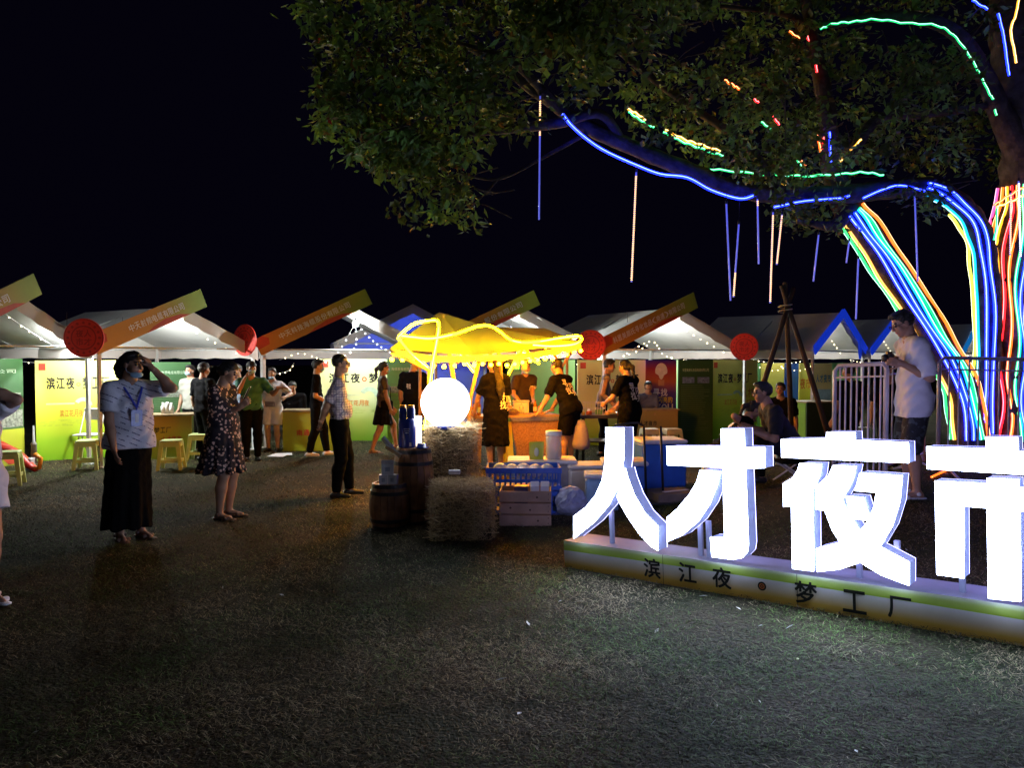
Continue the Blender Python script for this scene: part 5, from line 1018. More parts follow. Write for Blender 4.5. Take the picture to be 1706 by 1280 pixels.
def barrier(a, b, label, h=1.22, n=16):
    u = (b - a); W = u.length; u.normalize(); P = lambda x, z: a + u * x + V((0, 0, z)); g = thing('crowd_barrier', label, 'barrier', (a + b) / 2, 0, 'white crowd barriers')
    m = MB(); m.tube([P(0, .12), P(0, h - .05), P(.05, h), P(W - .05, h), P(W, h - .05), P(W, .12)], .021, 8); obj('frame', m, FEN, g, smooth=True); m = MB(); m.tube([P(0, .2), P(W, .2)], .016, 8); obj('lower_rail', m, FEN, g); m = MB(); m.tube([P(0, h - .12), P(W, h - .12)], .009, 6); obj('upper_rail', m, FEN, g)
    for i in range(1, n): m = MB(); m.tube([P(W * i / n, .2), P(W * i / n, h - .02)], .009, 6); obj('bar', m, FEN, g)
    pe = V((-u.y, u.x, 0))
    for x in (.08, W - .08): m = MB(); m.tube([P(x, .015) - pe * .28, P(x, .12), P(x, .015) + pe * .28], .014, 6); obj('foot', m, FEN, g)
barrier(gp(1391, 7.9), gp(1478, 7.3), 'white barred barrier left of the man in the white shirt', 1.27, 9); barrier(gp(1476, 7.75), gp(1540, 8.4), 'white barrier section behind the man in the white shirt', 1.24, 6); barrier(gp(1565, 8.0), gp(1800, 7.9), 'white barrier in front of the light wrapped trunks', 1.24, 14)
g = thing('folding_chair', 'white folding chair behind the pale stool at the left pole', 'chair', G(150, 768), .3); cpos = G(160, 766); WS = pm('white_seat', (.62, .64, .66), .4)
m = MB(); m.box(cpos + V((0, 0, .78)), (.36, .03, .2), Matrix.Rotation(.15, 3, 'X'), bev=.01); obj('backrest', m, WS, g); m = MB(); m.box(cpos + V((0, -.2, .45)), (.36, .38, .025), bev=.008); obj('seat', m, WS, g)
for x in (-.17, .17):
    m = MB(); m.tube([cpos + V((x, .0, .86)), cpos + V((x, -.38, 0))], .011, 6); obj('leg', m, STEEL, g); m = MB(); m.tube([cpos + V((x, -.15, .46)), cpos + V((x, .12, 0))], .011, 6); obj('leg', m, STEEL, g)
# red paper cuts / rocket at the left edge and a traffic cone beside it
c = G(40, 786); g = thing('inflatable_arch', 'red and orange curved plastic slide toy at the left edge', 'toy', c); m = MB(); P = catmull([c + V(q) for q in ((-.55, .05, .38), (-.3, 0, .36), (-.08, 0, .26), (.08, 0, .10), (.2, 0, .03))], 5); m.tube(P, [.10] * 8 + [.09] * 8 + [.07] * (len(P) - 16), 10, flat=.6); obj('chute', m, pm('toy_red', (.5, .03, .02), .35), g, smooth=True)
m = MB(); m.tube([c + V((.12, -.02, .05)), c + V((.25, -.02, .06)), c + V((.27, -.02, .2)), c + V((.18, -.02, .27))], .045, 8, flat=.7); obj('end_curve', m, pm('toy_orange', (.6, .2, .02), .35), g, smooth=True)
m = MB(); m.box(c + V((.05, .05, .10)), (.12, .12, .2), bev=.01); obj('support_block', m, CART, g)
c = G(57, 772) ; m = MB(); m.lathe([(.05, 0), (.04, .3), (.05, .31), (.02, .36), (.012, .62)], 12, c); tag(obj('slim_bottle', m, pm('grey_bottle', (.3, .3, .32), .4), smooth=True), 'slim grey pump bottle standing before the yellow banner', 'bottle')
# ================================================================== people: bodies grown from a posed skeleton as one smooth surface
def nets(F, org, h):
    """surface nets on a sampled distance field (negative inside)"""
    s = F < 0; nx, ny, nz = F.shape
    c = np.zeros((nx - 1, ny - 1, nz - 1), np.int8)
    for i in (0, 1):
        for j in (0, 1):
            for k in (0, 1): c += s[i:nx - 1 + i, j:ny - 1 + j, k:nz - 1 + k]
    act = (c > 0) & (c < 8); idx = -np.ones(act.shape, np.int64); I = np.argwhere(act); idx[act] = np.arange(len(I))
    acc = np.zeros((len(I), 3)); cnt = np.zeros(len(I)); i0, j0, k0 = I.T
    for ax in range(3):
        for a in (0, 1):
            for b_ in (0, 1):
                o = [0, 0, 0]; o[(ax + 1) % 3] = a; o[(ax + 2) % 3] = b_; p = list(o); p[ax] = 1
                f0 = F[i0 + o[0], j0 + o[1], k0 + o[2]]; f1 = F[i0 + p[0], j0 + p[1], k0 + p[2]]; cr = (f0 < 0) != (f1 < 0)
                t = np.where(cr, f0 / np.where(cr, f0 - f1, 1), 0); q = np.tile(np.array(o, float), (len(I), 1)); q[:, ax] = t
                acc[cr] += q[cr]; cnt[cr] += 1
    v = (I + acc / cnt[:, None]) * h + org; fs = []
    for ax in range(3):
        sl0 = [slice(None)] * 3; sl1 = [slice(None)] * 3; sl0[ax] = slice(0, -1); sl1[ax] = slice(1, None); cr = s[tuple(sl0)] != s[tuple(sl1)]; E = np.argwhere(cr)
        b1, b2 = (ax + 1) % 3, (ax + 2) % 3; ok = (E[:, b1] > 0) & (E[:, b2] > 0) & (E[:, b1] < F.shape[b1] - 1) & (E[:, b2] < F.shape[b2] - 1); E = E[ok]
        q = []
        for (d1, d2) in ((1, 1), (0, 1), (0, 0), (1, 0)): e_ = E.copy(); e_[:, b1] -= d1; e_[:, b2] -= d2; q.append(idx[e_[:, 0], e_[:, 1], e_[:, 2]])
        Q = np.stack(q, 1); ins = s[E[:, 0], E[:, 1], E[:, 2]]; Q[~ins] = Q[~ins][:, ::-1]; fs.append(Q)
    return v, np.concatenate(fs)
class Field:
    def __init__(s): s.p = []
    def cone(s, a, b, ra, rb=None, k=.03, fl=None, cut=None, sub=False):
        """tapered capsule; fl=(axis, factor) flattens along axis; cut=(point, dir): keep the side against dir"""
        s.p.append(('c', np.array(a, float), np.array(b, float), ra, rb if rb is not None else ra, k, fl, cut, sub)); return s
    def ell(s, c, r, k=.02, R=None, sub=False, cut=None): s.p.append(('e', np.array(c, float), np.array(r, float), None if R is None else np.array(R, float), 0, k, None, cut, sub)); return s
    def skirt(s, zt, zb, ct, cb, at_, ab, n=9, amp=.05, k=.02): s.p.append(('s', np.array([*ct, zt], float), np.array([*cb, zb], float), at_, ab, k, (n, amp), None, False)); return s
    def mesh(s, h, wr=0, seed=0, clip=None, fr=26):
        lo = []; hi = []
        for q in s.p:
            if q[8]: continue
            if q[0] == 'c': R_ = max(q[3], q[4]) * (1.6 if q[6] else 1.05); lo.append(np.minimum(q[1], q[2]) - R_); hi.append(np.maximum(q[1], q[2]) + R_)
            elif q[0] == 'e': m = q[2].max(); lo.append(q[1] - m); hi.append(q[1] + m)
            else:
                m = max(*q[3], *q[4]) * 1.15; lo.append(np.minimum(q[1], q[2]) - [m, m, .02]); hi.append(np.maximum(q[1], q[2]) + [m, m, .02])
        lo = np.min(lo, 0) - 2.5 * h - .01; hi = np.max(hi, 0) + 2.5 * h + .01; n = np.ceil((hi - lo) / h).astype(int) + 1
        ax = [lo[i] + np.arange(n[i]) * h for i in range(3)]; F = np.full(n, 1.0, np.float32)
        for q in s.p:
            k = q[5]; mg = k + 2.5 * h + .01
            if q[0] == 'c': R_ = max(q[3], q[4]) * (1.6 if q[6] else 1.02); a_ = np.minimum(q[1], q[2]) - R_ - mg; b_ = np.maximum(q[1], q[2]) + R_ + mg
            elif q[0] == 'e': m = q[2].max(); a_ = q[1] - m - mg; b_ = q[1] + m + mg
            else: m = max(*q[3], *q[4]) * 1.15; a_ = np.minimum(q[1], q[2]) - [m, m, .0] - mg; b_ = np.maximum(q[1], q[2]) + [m, m, 0] + mg
            i0 = np.maximum(0, ((a_ - lo) / h).astype(int)); i1 = np.minimum(n, ((b_ - lo) / h).astype(int) + 2)
            if (i1 <= i0).any(): continue
            sl = tuple(slice(x, y) for x, y in zip(i0, i1)); X_, Y_, Z_ = np.meshgrid(ax[0][sl[0]], ax[1][sl[1]], ax[2][sl[2]], indexing='ij', sparse=True)
            if q[0] == 'c':
                d = q[2] - q[1]; L2 = max(1e-9, d @ d); x = X_ - q[1][0]; y = Y_ - q[1][1]; z = Z_ - q[1][2]
                t = np.clip((x * d[0] + y * d[1] + z * d[2]) / L2, 0, 1); x = x - t * d[0]; y = y - t * d[1]; z = z - t * d[2]; rr = q[3] + (q[4] - q[3]) * t
                if q[6]:
                    fa, ff = np.array(q[6][0], float), q[6][1]; pr = x * fa[0] + y * fa[1] + z * fa[2]; g_ = (1 / ff - 1); x = x + pr * fa[0] * g_; y = y + pr * fa[1] * g_; z = z + pr * fa[2] * g_
                D = np.sqrt(x * x + y * y + z * z) - rr
                if q[6]: D = D * min(1, q[6][1] * 1.1)
            elif q[0] == 'e':
                x = X_ - q[1][0]; y = Y_ - q[1][1]; z = Z_ - q[1][2]
                if q[3] is not None: R_ = q[3]; x, y, z = (x * R_[0, 0] + y * R_[1, 0] + z * R_[2, 0]), (x * R_[0, 1] + y * R_[1, 1] + z * R_[2, 1]), (x * R_[0, 2] + y * R_[1, 2] + z * R_[2, 2])
                r = q[2]; k0 = np.sqrt((x / r[0]) ** 2 + (y / r[1]) ** 2 + (z / r[2]) ** 2); k1 = np.sqrt((x / r[0] ** 2) ** 2 + (y / r[1] ** 2) ** 2 + (z / r[2] ** 2) ** 2); D = k0 * (k0 - 1) / np.maximum(k1, 1e-6)
            else:
                zt, zb = q[1][2], q[2][2]; t = np.clip((zt - Z_) / (zt - zb), 0, 1); cx = q[1][0] + (q[2][0] - q[1][0]) * t; cy = q[1][1] + (q[2][1] - q[1][1]) * t; te = t ** .8
                a2 = q[3][0] + (q[4][0] - q[3][0]) * te; b2 = q[3][1] + (q[4][1] - q[3][1]) * te; x = X_ - cx; y = Y_ - cy; th = np.arctan2(y, x); nf, am = q[6]
                w_ = 1 + am * t * np.sin(nf * th + 1.3 + 2 * t) + .5 * am * t * np.sin((nf * 2 + 1) * th); rr = np.sqrt((x / a2) ** 2 + (y / b2) ** 2); D = (rr - w_) * np.minimum(a2, b2); D = np.maximum(D, np.maximum(Z_ - zt, zb + .012 * np.sin(nf * th) - Z_))
            if q[7] is not None:
                for (cp, cd) in (q[7] if isinstance(q[7], list) else [q[7]]): cd = np.array(cd, float); cp = np.array(cp, float); D = np.maximum(D, (X_ - cp[0]) * cd[0] + (Y_ - cp[1]) * cd[1] + (Z_ - cp[2]) * cd[2])
            B = F[sl]
            if q[8]: D = -D; hh = np.clip(.5 - .5 * (B - D) / k, 0, 1); F[sl] = B * (1 - hh) + D * hh + k * hh * (1 - hh)
            else: hh = np.clip(.5 + .5 * (B - D) / k, 0, 1); F[sl] = D * hh + B * (1 - hh) - k * hh * (1 - hh)
        X_, Y_, Z_ = np.meshgrid(*ax, indexing='ij', sparse=True)
        if wr: F = F + wr * (np.sin(X_ * fr + 3 * np.sin(Z_ * fr * .37 + seed) + seed) * np.sin(Z_ * fr * 1.2 + 2.2 * np.sin(Y_ * fr * .6 + X_ * fr * .4) + seed * 2) + .6 * np.sin((X_ + Y_ + Z_ * 1.3) * fr * 1.6 + seed))
        for (cp, cd) in clip or []: F = np.maximum(F, (X_ - cp[0]) * cd[0] + (Y_ - cp[1]) * cd[1] + (Z_ - cp[2]) * cd[2])
        return nets(F, lo, h)
def nv(a): a = np.array(a, float); return a / (np.linalg.norm(a) + 1e-9)
def ik(a, b, l1, l2, pole):
    d = b - a; L = np.linalg.norm(d); u = d / (L + 1e-9)
    if L > (l1 + l2) * .995: b = a + u * (l1 + l2) * .995; L = (l1 + l2) * .995
    x = (l1 * l1 - l2 * l2 + L * L) / (2 * L); hgt = math.sqrt(max(0, l1 * l1 - x * x)); p = np.array(pole, float); p = p - u * (p @ u); return a + u * x + nv(p) * hgt, b
SKIN = pm('skin', (.42, .245, .165), .55, .08, 14, spec=.35, sub=.08); SKIND = pm('skin_tan', (.33, .18, .115), .55, .08, 14, spec=.35, sub=.08)
LIP = pm('lips', (.32, .10, .09), .5); EYE = pm('eye_dark', (.02, .015, .012), .25, spec=.6); HAIR = pm('hair_black', (.010, .009, .009), .45, .3, 40, .5, 160, spec=.5)
BLKC = pm('black_cotton', (.0045, .0045, .006), .9, .25, 25, .3, 40, spec=.06); BLKT = pm('black_trousers', (.004, .004, .004), .9, .2, 20, .3, 30, spec=.06); WHC = pm('white_cotton', (.58, .56, .60), .85, .06, 9, .2, 30)
GREENC = pm('green_cotton', (.03, .13, .09), .8, .15, 12, .2, 30); BROWNC = pm('brown_cotton', (.03, .018, .014), .8, .2, 12, .2, 30); GREYC = pm('grey_vest', (.16, .14, .16), .8, .15, 12, .2, 30); ORNC = pm('rust_cotton', (.06, .045, .035), .8, .2, 12, .2, 30)
SHOEB = pm('black_shoe', (.015, .014, .014), .35, .2); SHOEW = pm('white_shoe', (.6, .6, .64), .5, .06); MASKM = pm('face_mask', (.30, .50, .66), .7, .05); LEATH = pm('sandal', (.10, .055, .04), .5); CAPM = pm('cap_black', (.015, .015, .02), .7)
def node_mat(name, base, fn, rough=.85):
    m = pm(name, base, rough, .05, 10, .2, 40); n = m.node_tree; b = n.nodes['Principled BSDF']; tc = [q for q in n.nodes if q.type == 'TEX_COORD'][0]; src = b.inputs['Base Color'].links[0].from_socket
    fac, col = fn(n, tc); mx = n.nodes.new('ShaderNodeMix'); mx.data_type = 'RGBA'; n.links.new(fac, mx.inputs[0]); n.links.new(src, mx.inputs[6]); mx.inputs[7].default_value = (*col, 1); n.links.new(mx.outputs[2], b.inputs['Base Color']); return m
def mth(n, op, a, b=None):
    q = n.nodes.new('ShaderNodeMath'); q.operation = op
    for i, x in enumerate((a, b)):
        if x is None: continue
        if isinstance(x, (int, float)): q.inputs[i].default_value = x
        else: n.links.new(x, q.inputs[i])
    return q.outputs[0]
def f_floral(n, tc):
    v = n.nodes.new('ShaderNodeTexVoronoi'); v.inputs['Scale'].default_value = 24; n.links.new(tc.outputs['Object'], v.inputs['Vector']); w_ = n.nodes.new('ShaderNodeTexNoise'); w_.inputs['Scale'].default_value = 45; n.links.new(tc.outputs['Object'], w_.inputs['Vector'])
    return mth(n, 'LESS_THAN', mth(n, 'ADD', v.outputs['Distance'], mth(n, 'MULTIPLY', w_.outputs[0], .75)), .70), (.62, .42, .36)
def f_check(n, tc):
    s = n.nodes.new('ShaderNodeSeparateXYZ'); n.links.new(tc.outputs['Object'], s.inputs[0]); o = []
    for ax_ in (0, 1, 2): o.append(mth(n, 'LESS_THAN', mth(n, 'FRACT', mth(n, 'MULTIPLY', s.outputs[ax_], 32)), .22))
    return mth(n, 'MINIMUM', mth(n, 'ADD', mth(n, 'ADD', o[0], o[1]), o[2]), 1), (.16, .15, .24)
def f_dashes(n, tc):
    mp = n.nodes.new('ShaderNodeMapping'); mp.inputs['Rotation'].default_value = (.0, .45, .0); n.links.new(tc.outputs['Object'], mp.inputs[0]); s = n.nodes.new('ShaderNodeSeparateXYZ'); n.links.new(mp.outputs[0], s.inputs[0])
    r = mth(n, 'MULTIPLY', s.outputs[2], 21); row = mth(n, 'LESS_THAN', mth(n, 'FRACT', r), .20); h_ = n.nodes.new('ShaderNodeTexNoise'); h_.inputs['Scale'].default_value = 17; h_.inputs['Detail'].default_value = 0; n.links.new(tc.outputs['Object'], h_.inputs['Vector'])
    k = n.nodes.new('ShaderNodeTexNoise'); k.inputs['Scale'].default_value = 90; n.links.new(tc.outputs['Object'], k.inputs['Vector'])
    return mth(n, 'MULTIPLY', mth(n, 'MULTIPLY', row, mth(n, 'GREATER_THAN', h_.outputs[0], .47)), mth(n, 'GREATER_THAN', k.outputs[0], .42)), (.07, .07, .16)
def f_camo(n, tc):
    h_ = n.nodes.new('ShaderNodeTexNoise'); h_.inputs['Scale'].default_value = 16; n.links.new(tc.outputs['Object'], h_.inputs['Vector']); return mth(n, 'GREATER_THAN', h_.outputs[0], .57), (.05, .06, .07)
FLORAL = node_mat('floral_dress', (.016, .012, .022), f_floral); CHECK = node_mat('check_shirt', (.50, .46, .50), f_check); DASHT = node_mat('printed_tee', (.58, .58, .66), f_dashes); CAMO = node_mat('patterned_shorts', (.015, .015, .018), f_camo)

def human(label, loc, H, head, sex='m', sk=None, lean=0, side=0, arms={}, legs={}, look=(0, 0), top=None, bottom=None, shoes=None, hair='short', seat=None, mask=None, glasses=False, fine=True, fat=1.0, prints=None, ankle_w=None, twist=0, cap=False):
    """head: heading in degrees (0 faces away from the camera, +90 faces picture-left); arms/legs: targets in world coordinates"""
    sk = sk or SKIN; th = math.radians(head); loc = V(loc); base = loc.copy(); ROT = Matrix.Rotation(th, 4, 'Z'); root = thing('person', label, 'person', base, th)
    iv = (Matrix.Translation(base) @ ROT).inverted(); lo = lambda w_: np.array((iv @ V(w_))[:]); A = lambda *q: np.array(q, float) * H
    f = fat; sw = (.112 if sex == 'm' else .098); hw = .052
    P = A(0, 0, .525) if seat is None else np.array([0, 0, seat + .09 * H]); P = P + A(legs.get('shift', 0), legs.get('shifty', 0), 0)
    la = math.radians(lean); sa = math.radians(side); t = nv([math.sin(sa), math.sin(la), math.cos(la) * math.cos(sa)]); tw = math.radians(twist); R1 = np.array([math.cos(tw), math.sin(tw), 0]); R1 = nv(R1 - t * (R1 @ t)); fw = np.cross(t, R1) * 1.0; fw = nv(np.cross(t, R1)); X1 = np.array([1., 0, 0])
    if fw[1] < 0: fw = -fw
    C = P + t * .195 * H; SH = P + t * .280 * H; N = P + t * .305 * H; shR = SH + R1 * sw * H; shL = SH - R1 * sw * H
    hipR = P + A(hw, 0, -.012); hipL = P + A(-hw, 0, -.012)
    yaw, pit = math.radians(look[0]), math.radians(look[1]); hf = np.array([-math.sin(yaw) * math.cos(pit), math.cos(yaw) * math.cos(pit), math.sin(pit)]); hu = nv(np.array([0, 0, 1]) - hf * hf[2]); hr = np.cross(hf, hu); nk = nv(t * .8 + np.array([0, 0, .4]) + hf * .15); HC = N + nk * .046 * H + hu * .060 * H + hf * .010 * H
    # legs
    J = {}
    for s_, nm, hip in ((1, 'R', hipR), (-1, 'L', hipL)):
        an = lo(legs[nm]) if nm in legs else (A(s_ * (ankle_w or .055), 0, .042) if seat is None else A(s_ * .07, .20, .042) + np.array([0, .05, 0])); an[2] = max(an[2], .042 * H) if nm not in legs else an[2]
        kn, an = ik(hip, an, .2385 * H, .2365 * H, legs.get('k' + nm, (s_ * .08, 1, .0 if seat is None else .7))); J[nm] = (hip, kn, an, nv(legs.get('t' + nm, (s_ * .18, 1, 0))))
    K = {}
    for s_, nm, sh in ((1, 'R', shR), (-1, 'L', shL)):
        wr = lo(arms[nm]) if nm in arms else sh + A(s_ * .045, .03, -.315); el, wr = ik(sh, wr, .172 * H, .152 * H, (iv.to_3x3() @ V(arms['e' + nm]))[:] if 'e' + nm in arms else (s_ * .35, -1, -.1)); K[nm] = (sh, el, wr)
    flat = (fw, .70)
    def torso(F, e=0, hips=True, k=.045, loose=0):
        F.cone(SH - R1 * .062 * H, SH + R1 * .062 * H, .036 * H + e, k=k * H / 1.7, fl=(fw, .85)); F.cone(C - R1 * .040 * H * f, C + R1 * .040 * H * f, .062 * H * f + e, k=k, fl=flat)
        cl = 1 if e else 0; F.cone(P + t * .10 * H - R1 * (.025 + .008 * cl) * H * f, P + t * .10 * H + R1 * (.025 + .008 * cl) * H * f, (.058 if sex == 'm' or cl else .054) * H * f + e + loose, k=k, fl=(fw, .78 + .06 * cl))
        if sex == 'f': F.cone(C - R1 * .042 * H + fw * .038 * H, C + R1 * .042 * H + fw * .038 * H, .030 * H + e * .8, k=.04)
        if fat > 1.05: F.ell(P + t * .085 * H + fw * .02 * H, np.array([.075, .062, .07]) * H * (f - .10) + e, k=.05)
        if hips: F.cone(P - X1 * .038 * H * f, P + X1 * .038 * H * f, .062 * H * f + e + loose, k=k, fl=((0, 1, 0), .86))
    def leg(F, nm, e=0, cut=None, full=True, lo_=1.0, flare=0):
        hip, kn, an, _ = J[nm]; F.cone(hip, kn, .052 * H * f + e, .034 * H + e + flare, k=.03, cut=cut); 
        if full: mid_ = kn + (an - kn) * .32 - np.array([0, .008 * H, 0]); F.cone(kn, mid_, .033 * H + e + flare, .032 * H * f + e + flare, k=.025, cut=cut); F.cone(mid_, an, .032 * H * f + e + flare, .0185 * H + e * lo_ + flare, k=.02, cut=cut)
    def arm(F, nm, e=0, upto=1.0, cut=True):
        sh, el, wr = K[nm]; d1 = nv(el - sh); q = .0285 if sex == 'm' else .0255
        if upto <= 1: F.cone(sh, el, q * H * f + e, .023 * H * f + e, k=.03, cut=(sh + (el - sh) * upto, d1) if cut and upto < 1 else None)
        else: F.cone(sh, el, q * H * f + e, .023 * H + e, k=.03); F.cone(el, wr, .0225 * H + e, .0155 * H + e, k=.02, cut=(el + (wr - el) * (upto - 1), nv(wr - el)))
    h = .0125 if fine else .017
    B = Field(); torso(B); B.cone(SH - R1 * .05 * H, N + t * .02 * H, .03 * H, .028 * H, k=.04); B.cone(SH + R1 * .05 * H, N + t * .02 * H, .03 * H, .028 * H, k=.04); B.cone(N - t * .02 * H, HC - hu * .03 * H - hf * .012 * H, .034 * H, .031 * H, k=.03)
    for nm in 'RL':
        leg(B, nm); hip, kn, an, td = J[nm]; arm(B, nm); sh, el, wr = K[nm]; B.cone(el, el + (wr - el) * .35, .022 * H * f, .0225 * H * f, k=.02); B.cone(el + (wr - el) * .35, wr, .0225 * H * f, .015 * H, k=.02)
        B.cone(an, an - td * .022 * H + A(0, 0, -.022), .019 * H, .018 * H, k=.015); B.cone(an + A(0, 0, -.012), an + td * .085 * H + A(0, 0, -.030), .018 * H, .012 * H, k=.015)
    v, fc = B.mesh(h); parts = [(v, fc, np.zeros(len(fc), int))]
    s0 = .132 * H / .231; RH = np.stack([hr, hf, hu], 1); hp = lambda *q: HC + RH @ (np.array(q) * s0)
    Fh = Field(); el_ = lambda c, r, **k: Fh.ell(hp(*c), np.array(r) * s0, R=RH, **k)
    el_((0, -.012, .035), (.074, .092, .082), k=.02); el_((0, .022, -.035), (.057, .066, .078), k=.02); el_((0, .060, -.090), (.024, .022, .022), k=.02); Fh.cone(hp(0, .086, .012), hp(0, .103, -.026), .007 * s0, .0125 * s0, k=.012); Fh.cone(hp(-.032, .076, .024), hp(.032, .076, .024), .011 * s0, k=.015)
    for q in (-1, 1): el_((q * .040, .055, -.030), (.028, .028, .028), k=.02); el_((q * .033, .098, .006), (.016, .014, .011), k=.012, sub=True); el_((q * .034, .078, .005), (.013, .012, .011), k=.004); el_((q * .076, -.006, -.006), (.010, .020, .032), k=.01)
    Fh.cone(hp(-.019, .084, -.057), hp(.019, .084, -.057), .0075 * s0, k=.010); Fh.cone(hp(0, -.012, -.07), N, .045 * s0, .055 * s0, k=.02)
    v, fc = Fh.mesh(.0075 if fine else .011); cen = v[fc].mean(1); L = ((cen - HC) @ RH) / s0; mi = np.zeros(len(fc), int)
    mi[(np.abs(np.abs(L[:, 0]) - .034) < .013) & (np.abs(L[:, 2] - .005) < .008) & (L[:, 1] > .07)] = 2; mi[(np.abs(np.abs(L[:, 0]) - .034) < .020) & (np.abs(L[:, 2] - .030) < .0055) & (L[:, 1] > .06)] = 2; mi[(np.abs(L[:, 0]) < .024) & (np.abs(L[:, 2] + .057) < .008) & (L[:, 1] > .082)] = 1
    parts.append((v, fc, mi))
    for nm, sg in (('R', 1), ('L', -1)):
        sh, el, wr = K[nm]; d = nv(lo(arms['d' + nm]) - lo((0, 0, 0))) if 'd' + nm in arms else nv(nv(wr - el) * .8 + np.array([0, .25, 0])); pn = nv(lo(arms['n' + nm]) - lo((0, 0, 0))) if 'n' + nm in arms else np.array([-sg * 1., .2, 0]); pn = nv(pn - d * (pn @ d)); si = np.cross(pn, d) * sg; curl = arms.get('c' + nm, .35); u = H * .105 / .185
        Fh = Field(); Fh.cone(wr - d * .03, wr + d * .01, .0155 * H, .0155 * H, k=.01)
        for i, (o_, ln) in enumerate(((.030, .070), (.010, .078), (-.011, .072), (-.030, .056))):
            kn = wr + d * (.088 - .006 * abs(i - 1)) * u + si * o_ * u; Fh.cone(wr + si * o_ * .5 * u, kn, .0125 * u, .0115 * u, k=.012); a = kn; ang = curl * .5
            for j, q in enumerate((.45, .32, .23)): b_ = a + (d * math.cos(ang) + pn * math.sin(ang)) * ln * q * u; Fh.cone(a, b_, (.0092 - .0009 * j) * u, (.0088 - .001 * j) * u, k=.004); a = b_; ang += curl * .85
        a = wr + d * .022 * u + si * .026 * u; b_ = a + (d * .55 + si * .7 + pn * .35) * .040 * u; Fh.cone(a, b_, .013 * u, .0105 * u, k=.008); Fh.cone(b_, b_ + (d * .85 + si * .2 + pn * .4) * .034 * u, .0098 * u, .008 * u, k=.004)
        v, fc = Fh.mesh(.0052 if fine else .0075); parts.append((v, fc, np.zeros(len(fc), int)))
    vs = []; fs = []; ms = []; o = 0
    for (v, fc, mi) in parts: vs.append(v); fs.append(fc + o); ms.append(mi); o += len(v)
    def mk(name, v, fc, mats, mi=None):
        ob = bpy.data.objects.new(name, mesh_np(name, v, fc, mats, mi, smooth=True)); COL.objects.link(ob); ob.parent = root; return ob
    mk('body', np.concatenate(vs), np.concatenate(fs), [sk, LIP, EYE], np.concatenate(ms).tolist())
    # clothes
    tv = None
    if top:
        mat, slv, hem, e = top['mat'], top.get('sleeve', .62), top.get('hem', -.03), top.get('e', .016); F = Field(); torso(F, e, True, loose=top.get('loose', .006))
        for nm in 'RL':
            if slv: arm(F, nm, e + .006, slv)
        lp = P + t * hem * H
        if hem < -.03: 
            for nm in 'RL': F.cone(J[nm][0], J[nm][0] + (J[nm][1] - J[nm][0]) * .6, .055 * H + e, .05 * H + e, k=.06)
        if 'skirt' in top: zb, ab, ox, oy = top['skirt']; F.skirt(P[2] + .11 * H, zb, (P[0], P[1]), (P[0] + ox, P[1] + oy), (.082 * H * f + e, .05 * H * f + e), ab, top.get('n', 9), top.get('amp', .06), k=.04)
        clip = [] if 'skirt' in top else [(lp, -t)]
        F.cone(SH - R1 * .05 * H, N + t * .008 * H, .03 * H + e * .8, .026 * H + e * .5, k=.03); F.cone(SH + R1 * .05 * H, N + t * .008 * H, .03 * H + e * .8, .026 * H + e * .5, k=.03); F.cone(N + t * .022 * H + fw * .01 * H, N + t * .1 * H, .032 * H, .05 * H, k=.010, sub=True)
        tv = F.mesh(h * .95, top.get('wr', .0055), len(label), clip); mk(top.get('name', 'shirt'), *tv, mat)
    if bottom:
        mat, cutz, e = bottom['mat'], bottom.get('cut', None), bottom.get('e', .012); F = Field()
        if bottom.get('skirt'): zb, ab, ox, oy = bottom['skirt']; F.skirt(P[2] + .03 * H, zb, (P[0], P[1]), (P[0] + ox, P[1] + oy), (.104 * H * f, .060 * H * f), ab, bottom.get('n', 7), bottom.get('amp', .05))
        else:
            F.cone(P - X1 * .036 * H * f, P + X1 * .036 * H * f, .060 * H * f + e, k=.045, fl=((0, 1, 0), .86)); F.cone(P + t * .06 * H - X1 * .03 * H, P + t * .06 * H + X1 * .03 * H, .055 * H * f + e, k=.045, fl=((0, 1, 0), .8))
            for nm in 'RL':
                hip, kn, an, _ = J[nm]
                if cutz is None: c_ = (an + (kn - an) * .03, nv(an - kn)); leg(F, nm, e, [(an + (kn - an) * .02, nv(an - kn))], lo_=1.4)
                elif cutz <= 1: d_ = nv(kn - hip); F.cone(hip, kn, .054 * H * f + e, .040 * H + e + bottom.get('flare', .01), k=.03, cut=(hip + (kn - hip) * cutz, d_))
                else: leg(F, nm, e, None, False, flare=.012); d_ = nv(an - kn); F.cone(kn, an, .040 * H + e, .040 * H + e, k=.03, cut=(kn + (an - kn) * (cutz - 1), d_))
        mk(bottom.get('name', 'trousers'), *F.mesh(h, bottom.get('wr', .003), 3), mat)
